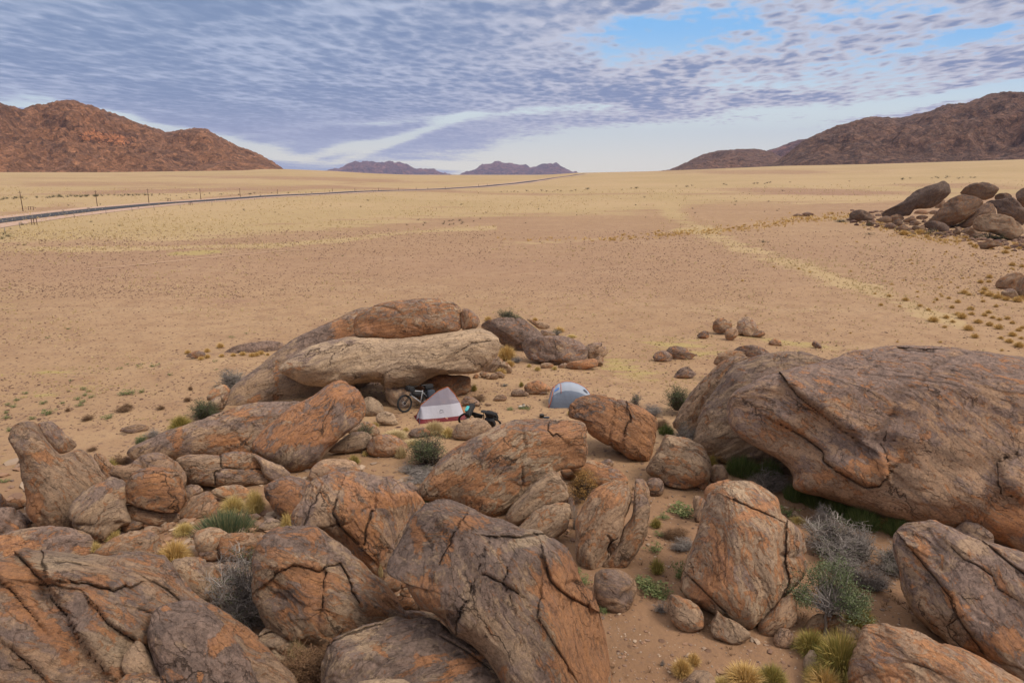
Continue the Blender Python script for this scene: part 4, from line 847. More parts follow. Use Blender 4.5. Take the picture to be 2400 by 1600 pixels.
RK('F 1680,435 1720,378 1800,288 1900,198 1980,153 2032,190 2077,260 2082,330 2040,362 1950,402 1850,442 1750,505 1690,475', 'upper of two tan lozenge boulders below the long tilted boulder', push=-.45, T=.8, sq=2.8, fol=35, var=.36, ora=.5, pal=.45)
RK('F 1752,535 1800,478 1880,418 1960,378 2092,373 2088,450 2072,532 2030,585 1980,630 1900,605 1820,565', 'lower of two tan lozenge boulders below the long tilted boulder', push=-.2, T=.75, sq=2.6, fol=30, var=.3, ora=.45, pal=.6, facets=2)
RK('G 370,350 400,330 420,400 410,470 380,450', 'thin grey stone behind the twin boulder', name='stone', cat='stone', pal=.7)
RK('G 825,220 870,203 903,240 915,320 880,345 840,300', 'small brown rock behind the right half of the twin boulder', name='rock', base='G 880,400')
RK('G 588,795 640,735 705,650 738,560 792,480 812,390 815,300 830,243 882,290 918,380 912,480 892,580 852,670 792,762 742,812 660,815', 'narrow right half of the split twin boulder', T=.9, ctr='G 830,560', planes=[(.6, .2, .8, .9)], fol=60, var=.45, ora=.42, pal=.55, push=.12)
RK('G 428,485 480,380 540,298 620,243 700,218 772,233 802,320 785,400 752,490 712,600 692,680 642,742 572,803 490,793 440,745 424,650 418,560', 'broad left half of the split twin boulder', T=.75, sq=2.7, fol=62, var=.44, ora=.5, pal=.55, stains=[('G 590,290', 26, 14, 20, 'o', .5), ('G 560,600', 40, 60, 0, 'v', -.25)], n=170, cracks=[('G 700,600 640,640 650,700', .08, .04, 2.)])
RK('G 543,905 560,840 610,803 700,803 782,845 828,900 828,962 792,1042 742,1092 660,1088 590,1043 548,985', 'round ball like boulder on the sand in the foreground', T=.9, sq=2.3, var=.45, ora=.42, pal=.4)
RK('F 268,450 340,330 380,230 470,178 540,158 620,168 700,163 790,188 880,198 960,220 1010,268 1080,308 1132,380 1080,470 1000,620 900,800 850,870 800,860 700,760 600,660 500,600 400,560 330,560 272,540', 'large dark lobed boulder left of centre', T=.75, sq=2.6, fol=-62, base='F 800,900', var=.56, ora=.50, pal=.5, n=260,
   stains=[('F 700,560', 40, 90, -20, 'o', .4), ('F 950,340', 60, 16, -10, 'o', .5), ('F 640,250', 60, 12, 20, 'o', .4), ('F 500,400', 40, 60, 0, 'v', -.3), ('F 500,400', 50, 60, 0, 'p', .2)],
   cracks=[('F 420,300 370,400 330,520', .22, .15, 3., 50), ('F 545,350 520,430 560,520 680,640', .10, .14, 4., 60), ('F 780,420 740,540 720,640', .10, .10, 4., 50)], bumps=[('F 460,420', 40, 60, 20, .25), ('F 620,420', 35, 50, 30, .22), ('F 900,300', 60, 40, 0, .2)])
RK('F 805,700 812,600 832,520 868,468 920,428 960,398 1002,398 1042,480 1022,560 982,640 932,725 880,805 825,775', 'pointed angular rock wedged between two big boulders', T=.9, facets=3, base='F 860,860', push=-.2, fol=70, var=.5, ora=.5, pal=.5, stains=[('F 950,470', 20, 30, 0, 'o', .4), ('F 860,700', 30, 40, 0, 'v', .4)])
# giant boulder right and its companions
RK('D 452,185 490,128 560,108 620,118 655,150 620,180 540,200', 'small boulder behind the top of the cleft rock strip', base='D 520,320', name='rock')
RK('D 553,112 570,88 680,76 762,95 802,130 822,172 760,190 690,175 650,135 600,114', 'rounded boulder at the far end of the cleft rock strip', base='D 650,330', var=.55)
RK('D 205,560 222,520 240,470 300,390 370,300 440,230 500,180 580,153 692,163 660,215 580,270 490,350 420,450 395,555 350,660 280,640', 'narrow rock strip with a long cleft left of the giant boulder', T=.7, fol=48, base='D 300,700', var=.5, ora=.55, pal=.4, push=.3, n=160)
RK('D 338,690 370,560 400,465 480,352 580,242 700,178 850,148 960,138 1100,160 1200,200 1200,500 1100,800 950,960 850,900 760,820 620,800 500,780 420,740', 'grey layered ledge of rock under the left lip of the giant boulder', name='rock_slab', T=.55, base='D 600,850', fol=20, var=.55, ora=.42, pal=.75, push=.6, n=220, stains=[('D 450,650', 60, 40, 20, 'v', -.4)])
RK('D 552,482 558,420 600,368 700,318 800,268 950,218 1120,168 1300,108 1500,73 1650,60 1850,63 2050,93 2352,150 2700,250 2950,450 3050,800 3050,1200 2900,1500 2700,1500 2400,1400 2300,1340 2180,1285 2050,1235 1880,1200 1700,1172 1500,1130 1300,1060 1130,1000 1010,970 955,935 950,860 880,782 780,722 680,662 600,602 558,545',
   'giant brown boulder filling the right side with layered undercut lobes', T=.72, sq=2.9, planes=[(.05, .85, .5, .78), (-.1, -.1, 1., .85)], ctr='D 1750,700', base='D 1700,1200', yaw=-14, fol=-24, n=330, var=.60, ora=.45, pal=.45, amp=.6, joints=1,
   stains=[('D 1800,450', 420, 130, -8, 'o', .06), ('D 1500,950', 260, 45, -24, 'v', -.35), ('D 900,640', 130, 28, -30, 'v', -.3), ('D 2250,1150', 90, 50, -10, 'o', .45), ('D 1450,830', 60, 22, -20, 'o', .35), ('D 1450,680', 50, 25, -30, 'v', .5), ('D 1700,250', 380, 70, -8, 'v', .10), ('D 1100,900', 120, 18, -25, 'o', .25), ('D 950,560', 150, 60, -20, 'o', .1)],
   cracks=[('D 930,340 960,380 1000,412 1100,492 1200,572 1320,650', .35, .42, 3.2, 45), ('D 860,560 1000,640 1110,720 1130,790 1210,850 1380,950 1465,940 1535,850', .30, .25, 3.2, 40), ('D 1535,850 1520,760 1480,700 1520,560', .12, .12, 3., 40), ('D 1480,640 1700,700 1950,800 2200,790 2310,740', .08, .12, 3., 60),
           ('D 2310,745 2200,800 2190,900 2210,980 2300,1010', .22, .22, 3., 50), ('D 1590,95 1640,105 1790,108', .30, -.2, 3., 20)],
   bumps=[('D 1250,800', 110, 45, -25, .25), ('D 850,520', 110, 45, -20, .2), ('D 2280,880', 40, 40, 0, .4), ('D 1500,620', 60, 40, -35, -.2), ('D 2000,1000', 160, 40, -20, .3)])
# foreground right
RK('G 1220,325 1270,328 1292,350 1305,450 1230,490 1213,400', 'dark stepped stone behind the tall oval boulder', name='rock', facets=2, base='G 1260,500', var=.6)
RK('G 1283,335 1298,272 1350,230 1452,208 1470,250 1400,300 1330,360', 'curved rust flake peeling off the tall oval boulder', name='rock', base='G 1260,620', T=.6, ora=.65, push=.3)
RK('G 1640,1180 1720,1090 1800,1010 1885,985 1900,1080 1885,1165 1832,1215 1740,1258 1660,1250', 'tan boulder under the right flank of the tall oval boulder', base='G 1740,1260', pal=.4, ora=.5)
RK('G 1138,905 1160,780 1200,650 1240,540 1280,400 1310,310 1380,248 1450,213 1560,223 1660,268 1760,328 1785,372 1802,440 1862,500 1922,570 1948,650 1953,780 1922,855 1862,935 1802,1015 1722,1095 1652,1165 1602,1205 1500,1170 1400,1120 1300,1060 1200,1010 1145,950', 'tall oval boulder standing in the right foreground', T=.85, sq=2.9, fol=-62, n=280, amp=.75, planes=[(-.6, .1, .75, .80), (.1, .55, .8, .86), (.75, .0, .6, .80)], base='G 1600,1235', push=.2, var=.56, ora=.47, pal=.45,
   stains=[('G 1400,720', 16, 50, -15, 'o', .55), ('G 1650,1100', 60, 40, 0, 'p', .3), ('G 1600,1090', 70, 20, 10, 'v', -.4), ('G 1650,410', 60, 8, -25, 'o', .4), ('G 1500,270', 30, 22, 0, 'v', -.4), ('G 1500,270', 30, 22, 0, 'p', .4), ('G 1300,950', 20, 60, 40, 'o', .4)],
   cracks=[('G 1840,560 1830,760 1850,880 1835,960', .12, .20, 3., 30), ('G 1480,345 1600,400 1760,465', .06, .06, 2.4, 30), ('G 1210,880 1340,1010 1420,1090', .12, .15, 3., 40)], bumps=[('G 1500,600', 60, 120, 15, .2)])
RK('G 1028,995 1045,973 1150,1008 1230,1048 1278,1110 1280,1182 1240,1213 1150,1220 1080,1155 1048,1082', 'pale angular block in front of the tall oval boulder', facets=4, pal=.6, var=.3, T=.8, sq=3.2)
RK('G 1335,1085 1360,1075 1420,1128 1500,1168 1595,1240 1582,1275 1480,1308 1400,1290 1340,1255 1333,1160', 'grey wedge shaped block under the front tip of the tall oval boulder', facets=3, pal=.6, var=.4, T=.8, sq=3.2, name='rock')
RK('G 1753,1275 1780,1220 1830,1208 1878,1240 1872,1302 1832,1338 1780,1335', 'small round stone right of the wedge shaped block', name='stone', cat='stone')
RK('H 285,1150 330,1070 400,1000 500,1008 585,1000 605,1060 500,1120 400,1165', 'pale stone behind the trunk of the small green tree', name='rock', pal=.6, var=.25)
RK('H 540,1120 620,1078 700,1098 775,1150 740,1220 600,1210', 'smooth pale stone among the olive bushes', name='rock', pal=.7, var=.3)
RK('H 285,1410 308,1330 372,1308 415,1400 405,1485 330,1500', 'blue grey stone between yellow bushes at the bottom', name='stone', cat='stone', pal=1., var=.5, ora=.05)
RK('H 175,200 220,163 258,195 250,215 200,215', 'small white stone by the green weeds', name='stone', cat='stone', pal=1., var=.0, ora=0, n=16)
RK('H 1515,330 1590,263 1650,248 1730,273 1792,320 1845,370 1835,430 1760,450 1650,400', 'small brown boulder on the shoulder of the right corner boulder', base='H 1700,560', var=.5, ora=.4)
RK('H 1055,450 1063,380 1110,318 1200,288 1380,280 1460,308 1540,338 1680,398 1800,438 1900,458 2091,520 2400,640 2700,1000 2700,1600 2450,1800 2200,1720 2050,1600 1950,1500 1850,1420 1700,1330 1560,1278 1450,1203 1300,1095 1200,985 1150,850 1120,700 1078,560', 'large cracked boulder in the lower right corner', T=.7, sq=2.7, fol=-42, n=290, base='H 1700,1420', ctr='H 1750,950', var=.52, ora=.46, pal=.4,
   cracks=[('H 1180,490 1270,600 1400,760 1500,880 1512,960 1580,1080 1720,1270 1760,1330', .35, .22, 3., 60), ('H 1795,440 1900,530 2000,610 2100,680 2300,800', .30, .12, 3.), ('H 1500,460 1600,560 1700,600 1830,690 1880,800 2050,900', .06, .06, 2.2, 40), ('H 1640,1330 1500,1200 1450,1100 1540,1050', .05, .04, 2.)],
   stains=[('H 1250,520', 20, 20, -40, 'o', .6), ('H 1490,900', 14, 30, -30, 'o', .5), ('H 1980,1200', 30, 30, 0, 'o', .5), ('H 1540,720', 30, 18, 0, 'v', .5), ('H 1800,1080', 26, 24, 0, 'v', .5), ('H 1650,1400', 60, 30, -30, 'o', .4), ('H 1650,480', 70, 20, -20, 'v', -.2)])
RK('H 640,1700 652,1568 680,1400 740,1268 780,1158 850,1110 960,1100 1100,1138 1280,1198 1420,1243 1580,1290 1700,1350 1830,1430 1950,1500 2060,1568 2300,1750 2300,2000 1500,2100 700,2000', 'orange and purple boulder at the bottom right, cut by the frame', T=.7, sq=2.7, fol=-28, n=290, base='H 1300,2000', ctr='H 1250,1600', var=.5, ora=.54, pal=.35, stains=[('H 1200,1480', 60, 14, -25, 'p', .5), ('H 900,1350', 50, 30, -30, 'v', .3)], cracks=[('H 1180,1400 1300,1440 1420,1500', .05, .05, 2.)])
RK('G 1140,1600 1180,1530 1250,1480 1320,1500 1360,1600 1300,1700 1180,1700', 'small pink brown rock at the bottom edge between yellow bushes', name='rock', ora=.45)
# foreground centre and left
for s in ['855,905 880,870 940,862 968,900 955,945 900,965 862,940', '962,960 990,925 1025,945 1028,985 1000,1000 968,985', '975,930 990,880 1015,895 1012,925', '905,1020 960,980 1030,1000 1045,1040 1000,1075 930,1060', '1030,1060 1070,1010 1105,1030 1105,1075 1060,1090']:
    RK('F ' + s, 'round orange pebble sized rock in the dark pit between big boulders', name='stone', cat='stone', group='stones in the pit', n=30, ora=.6, var=.35, base='F 1000,1085', z0=.05)
RK('F 975,1090 1080,1085 1200,1110 1230,1150 1100,1160 1000,1140', 'flat grey stone at the bottom of the pit between big boulders', name='stone', cat='stone', pal=.7, var=.6, base='F 1100,1165')
RK('F 10,1050 0,900 -5,780 20,690 70,620 150,568 240,543 370,522 430,543 520,608 620,688 700,748 762,830 832,882 902,962 955,1052 1010,1140 950,1260 780,1320 600,1320 400,1300 200,1260 80,1180', 'large domed grey and orange boulder left of the centre boulder', T=.75, sq=2.4, fol=-38, n=270, base='F 780,1400', var=.45, ora=.45, pal=.7,
   stains=[('F 300,840', 50, 20, 20, 'o', .6), ('F 400,960', 22, 50, 0, 'o', .6), ('F 250,620', 90, 25, 20, 'v', .35), ('F 850,1040', 50, 20, -40, 'o', .25), ('F 250,1000', 40, 30, 0, 'v', .3)],
   cracks=[('F 100,880 200,800 300,790 420,830 470,800 560,770 620,860 650,960 700,1040', .16, .14, 2.6, 40), ('F 470,830 450,950 440,1060', .10, .10, 3., 35)], bumps=[('F 260,1000', 50, 60, 0, -.2)])
RK('F 880,810 950,650 1000,558 1060,468 1130,388 1200,338 1290,322 1370,358 1440,398 1540,458 1640,488 1740,538 1800,558 1880,578 1960,638 2032,700 2082,780 2132,870 2162,930 2222,960 2260,1040 2300,1130 2340,1270 2385,1450 2420,1620 2450,1900 2100,2000 1800,1900 1700,1700 1620,1500 1520,1370 1400,1270 1320,1240 1250,1150 1180,1090 1120,1080 1040,970 1000,890 930,870', 'biggest centre foreground boulder, grey on top with an orange right flank', T=.85, sq=3.0, fol=-55, n=330, amp=.75, planes=[(.80, .05, .60, .72), (-.45, .35, .80, .80), (.1, .9, .45, .84)], base='F 1900,1950', ctr='F 1650,1080', var=.62, ora=.42, pal=.6,
   stains=[('F 2200,1250', 70, 150, -8, 'o', .95), ('F 2170,1300', 66, 130, -8, 'v', -.5), ('F 2000,900', 40, 40, -30, 'o', .35), ('F 1280,700', 14, 40, 10, 'o', .4), ('F 1080,600', 14, 40, -8, 'o', .5), ('F 1400,500', 50, 20, 0, 'o', .4), ('F 1850,600', 60, 16, -20, 'v', -.6), ('F 1850,600', 60, 20, -20, 'p', .5), ('F 1120,950', 40, 40, -40, 'o', .4), ('F 1100,1000', 50, 60, -40, 'v', -.2), ('F 1600,1300', 60, 60, 0, 'v', -.3)],
   cracks=[('F 1522,725 1490,810 1460,880 1440,945 1400,1020 1360,1110 1335,1240', .60, .10, 3.6, 60), ('F 1350,540 1300,620 1250,720 1225,780', .10, .14, 3., 40), ('F 1940,800 1960,880 2040,960 2100,1000 2220,1060', .16, .20, 3., 50), ('F 1520,840 1640,900 1760,975', .10, .06, 3., 30), ('F 1690,800 1660,900 1700,1000', .08, .05, 2.5), ('F 1900,1000 1880,1130 2000,1330 2080,1450', .06, .10, 3., 40), ('F 1640,590 1760,600 1880,580', .08, .12, 3., 40)],
   bumps=[('F 1850,720', 70, 50, -30, .45), ('F 1250,450', 60, 50, -20, .25), ('F 2050,1300', 40, 110, -12, .35)])
RK('F 20,1260 80,1188 200,1118 320,1078 440,1076 570,1056 660,1098 722,1170 740,1260 640,1360 490,1380 300,1380 150,1370 60,1330', 'low tan slab in front of the domed boulder', name='rock_slab', T=.75, base='F 400,1440', fol=10, var=.35, ora=.45, pal=.6, n=200, cracks=[('F 300,1215 420,1190 520,1150 640,1160', .14, .18, 2.6, 30), ('F 60,1250 180,1210 300,1220', .05, .08, 2., 25)])
RK('F 85,1310 180,1283 260,1300 300,1380 260,1450 120,1430', 'small pale grey rock below the low tan slab', name='rock', pal=1., var=.2, ora=.2)
RK('F 470,1420 500,1320 560,1258 700,1198 850,1150 950,1128 1100,1146 1200,1176 1300,1236 1420,1316 1540,1426 1640,1516 1720,1590 1850,1750 1900,1950 1200,2050 500,2000 430,1700', 'wide purple grey dome of rock at the bottom centre', T=.7, sq=2.4, fol=20, n=300, base='F 1100,2000', ctr='F 1080,1600', var=.6, ora=.42, pal=.65, stains=[('F 850,1370', 30, 8, 35, 'o', .5), ('F 1100,1410', 24, 12, 20, 'o', .5), ('F 1350,1480', 110, 16, -28, 'o', .4), ('F 700,1250', 70, 25, 20, 'v', -.3)],
   cracks=[('F 500,1300 600,1250 700,1220 800,1180', .06, .10, 2.6, 40), ('F 1240,1260 1400,1350 1560,1470', .08, .10, 2.6, 40)])
RK('F 650,1640 690,1566 760,1550 900,1546 1020,1560 1080,1640 900,1750 720,1740', 'pale grey rim of a rock at the very bottom edge', pal=1., var=.15, ora=.1, name='rock', base='F 850,2050', push=-1.2)
RK('E -400,700 -300,480 -100,400 0,368 60,348 150,308 200,278 250,283 290,308 350,298 450,318 640,348 720,338 860,358 950,340 1060,345 1190,378 1270,388 1340,450 1410,540 1490,620 1610,700 1790,800 1960,930 2090,1050 2210,1180 2330,1340 2380,1700 2200,2100 1200,2200 0,2200 -400,2000 -500,1300', 'huge fissured slab of rock in the lower left foreground', name='rock_slab', T=.55, sq=2.6, fol=-35, n=340, base='E 1000,2300', ctr='E 850,1150', var=.50, ora=.52, pal=.35, joints=1, amp=.8,
   stains=[('E 450,400', 100, 25, -10, 'p', .7), ('E 450,400', 110, 30, -10, 'v', -.4), ('E 500,400', 90, 25, -10, 'o', -.4), ('E 900,1050', 40, 50, -50, 'p', .7), ('E 900,1050', 40, 50, -50, 'v', -.4), ('E 850,660', 60, 16, -25, 'p', .6), ('E 200,500', 60, 30, 0, 'o', .5), ('E 350,900', 20, 110, -42, 'o', .4), ('E 780,530', 25, 12, 0, 'o', .5), ('E 1900,950', 20, 60, -50, 'o', .3), ('E 700,750', 60, 40, -30, 'v', .15)],
   cracks=[('E 145,345 200,400 270,480 350,550 380,580', .30, .25, 3.2, 40), ('E 385,585 400,670 450,730 520,800 560,880 590,960 660,1040 720,1130 830,1250', .50, .28, 4., 70), ('E 60,590 130,660 210,760 300,860', .20, .15, 3., 40), ('E 560,560 700,570 780,600 900,620 1000,590', .14, .16, 3., 35), ('E 760,760 850,880 940,940 1060,1010', .22, .22, 3., 40),
           ('E 100,1080 200,1170 340,1300', .14, .12, 3., 40), ('E 300,560 430,580', .1, .1, 3.), ('E 1090,770 1200,800', .06, .05, 2.5), ('E 450,410 540,400 640,420', .06, .06, 2.5, 25), ('E 1190,540 1300,600 1420,700', .08, .08, 2.6, 30)],
   bumps=[('E 250,900', 60, 110, 40, .35), ('E 900,850', 110, 60, -25, .3), ('E 600,420', 120, 40, -10, .2)])
RK('E 1240,500 1280,488 1335,490 1425,560 1535,640 1608,705 1580,740 1480,700 1380,640 1300,570', 'orange ledge fragment on the right shoulder of the huge slab', name='rock', base='E 1520,1200', z0=0, push=-1.0, T=1.0, ora=.7, fol=-40, facets=1)
RK('E 955,1240 980,1130 1040,1050 1090,1015 1155,1080 1215,1180 1250,1275 1200,1340 1050,1330', 'dark red stone lodged in the cleft of the huge slab', base='E 1100,2000', push=-1.6, ora=.3, var=.6, name='stone', cat='stone', stains=[])
RK('E 820,1330 900,1340 1000,1278 1130,1256 1255,1288 1330,1350 1350,1550 1100,1650 850,1600', 'rust brown rock at the bottom edge beside the dark tongue boulder', base='E 1000,2150', push=-1.6, ora=.62, var=.45, name='rock')
RK('E 1185,960 1190,880 1222,790 1270,728 1360,706 1480,716 1600,766 1680,828 1785,940 1885,1060 1965,1190 2040,1330 2160,1560 2200,1900 1700,2000 1400,1800 1310,1560 1275,1370 1225,1190 1188,1050', 'dark tongue of rock with a white speckled rim in the lower left', T=.6, sq=2.8, fol=-50, n=270, base='E 1800,2200', push=-.9, var=.80, ora=.30, pal=.5,
   stains=[('E 1790,960', 16, 60, 47, 'o', 1.0), ('E 1790,960', 16, 60, 47, 'v', -.6), ('E 1570,1300', 9, 12, 0, 'o', .9), ('E 1310,755', 9, 6, 0, 'o', .9), ('E 1400,1050', 40, 60, 0, 'v', -.22)])
# ================================================================ plants
def leaf_material(name, cols, rough=.7, trans=0.):
    m, nb, p = new_mat(name); g = nb.node('ShaderNodeNewGeometry').outputs['Random Per Island']
    n = len(cols); nb.put(p.inputs['Base Color'], nb.ramp(g, [(i / max(1, n - 1), c) for i, c in enumerate(cols)])); p.inputs['Roughness'].default_value = rough
    return m
ML = dict(
    straw=leaf_material('straw_blades', [(.60, .45, .16), (.50, .35, .11), (.66, .52, .24), (.36, .26, .09)]),
    gold=leaf_material('golden_blades', [(.62, .40, .135), (.52, .32, .10), (.68, .48, .21), (.38, .24, .085)]),
    pale=leaf_material('pale_straw', [(.55, .42, .22), (.48, .36, .19), (.62, .50, .28)]),
    olive=leaf_material('olive_blades', [(.28, .24, .06), (.19, .18, .05), (.38, .29, .08), (.42, .30, .09)]),
    green=leaf_material('dark_green_leaves', [(.055, .075, .030), (.035, .050, .022), (.10, .12, .05), (.14, .14, .07)]),
    grass=leaf_material('fresh_green_blades', [(.09, .14, .035), (.07, .11, .03), (.15, .19, .055), (.20, .20, .07)]),
    spike=leaf_material('bluish_green_spikes', [(.09, .12, .06), (.06, .09, .045), (.14, .16, .08), (.26, .23, .11)]),
    weed=leaf_material('light_green_leaves', [(.14, .17, .06), (.09, .12, .045), (.20, .21, .08), (.26, .23, .10)]),
    acacia=leaf_material('soft_green_leaflets', [(.13, .17, .075), (.09, .12, .06), (.19, .22, .10), (.16, .17, .10)]),
    twig=leaf_material('grey_twigs', [(.22, .19, .17), (.15, .125, .11), (.32, .28, .25), (.10, .08, .07)]),
    bark=leaf_material('dark_bark', [(.07, .05, .04), (.10, .075, .06), (.05, .035, .03)]),
    rust=leaf_material('rusty_dry_leaves', [(.17, .09, .045), (.11, .06, .035), (.24, .14, .07), (.09, .05, .03)]),
    amber=leaf_material('amber_leaves', [(.42, .24, .07), (.33, .17, .05), (.50, .31, .11)]))
def blades(rng, n, h, r, w, rb=.3, droop=.25, lift=.15):
    """n narrow blades fanning from the base to a dome of radius r and height h"""
    a = rng.uniform(0, 2 * math.pi, n); q = rng.uniform(0, 1, n) ** .6; ph = q * math.pi / 2 * .97
    k = rng.uniform(.72, 1.06, n)
    tip = np.stack([np.sin(ph) * np.cos(a) * r * k, np.sin(ph) * np.sin(a) * r * k, np.cos(ph) * h * k + lift * h * rng.random(n)], 1)
    base = np.stack([np.cos(a) * r * rb * q, np.sin(a) * r * rb * q, np.full(n, -.03)], 1) + rng.normal(0, r * .05, (n, 3)) * [1, 1, 0]
    mid = base * .45 + tip * .55; mid[:, 2] += droop * h * rng.uniform(.2, 1, n)
    s = rng.normal(size=(n, 3)); s /= np.linalg.norm(s, axis=1, keepdims=True); s *= w
    V = np.stack([base - s, base + s, mid + s * .8, mid - s * .8, tip], 1).reshape(-1, 3)
    i = np.arange(n) * 5
    return V, [np.stack([i, i + 1, i + 2, i + 3], 1), np.stack([i + 3, i + 2, i + 4], 1)]
def tubes_np(paths, rad, k=3):
    N, m, _ = paths.shape; T = np.gradient(paths, axis=1); T /= np.linalg.norm(T, axis=2, keepdims=True) + 1e-9
    ref = np.array([.31, .52, .79]); U = np.cross(T, ref); U /= np.linalg.norm(U, axis=2, keepdims=True) + 1e-9; W = np.cross(T, U)
    an = np.arange(k) * 2 * math.pi / k
    V = paths[:, :, None] + rad[:, :, None, None] * (np.cos(an)[:, None] * U[:, :, None] + np.sin(an)[:, None] * W[:, :, None])
    V = V.reshape(-1, 3); b = (np.arange(N)[:, None, None] * m + np.arange(m - 1)[None, :, None]) * k; j = np.arange(k); j2 = (j + 1) % k
    F = np.stack(np.broadcast_arrays(b + j, b + j2, b + k + j2, b + k + j), -1).reshape(-1, 4)
    return V, F
def bent(rng, A, B, m=5, wob=.12):
    t = np.linspace(0, 1, m)[None, :, None]; P = A[:, None] * (1 - t) + B[:, None] * t
    L = np.linalg.norm(B - A, axis=1)[:, None, None]
    o = rng.normal(0, 1, P.shape) * wob * L * np.sin(t * math.pi) ** .7
    P = P + o; P[:, :, 2] += (np.sin(t * math.pi)[..., 0]) * .06 * L[..., 0]
    return P
def leaves(rng, C, per, spread, size, asp=.5):
    n = len(C) * per; c = np.repeat(C, per, 0) + rng.normal(0, 1, (n, 3)) * spread
    u = rng.normal(size=(n, 3)); u /= np.linalg.norm(u, axis=1, keepdims=True); v = np.cross(u, rng.normal(size=(n, 3))); v /= np.linalg.norm(v, axis=1, keepdims=True)
    s = size * rng.uniform(.6, 1.3, (n, 1)); V = np.stack([c - u * s, c - v * s * asp, c + u * s, c + v * s * asp], 1).reshape(-1, 3)
    return V, np.arange(n * 4).reshape(-1, 4)
def crown_pts(rng, n, w, h, z0=.15, clump=7):
    cc = rng.normal(size=(clump, 3)); cc /= np.linalg.norm(cc, axis=1, keepdims=True); cc *= rng.uniform(.45, .85, (clump, 1)); cc[:, 2] = np.abs(cc[:, 2])
    q = cc[rng.integers(0, clump, n)] + rng.normal(0, .22 if clump < 12 else .15, (n, 3)); l = np.linalg.norm(q, axis=1, keepdims=True); q = np.where(l > 1, q / l, q)
    q[:, 2] = np.abs(q[:, 2]); return q * [w / 2, w / 2, h * (1 - z0)] + [0, 0, h * z0]
_cache = {}
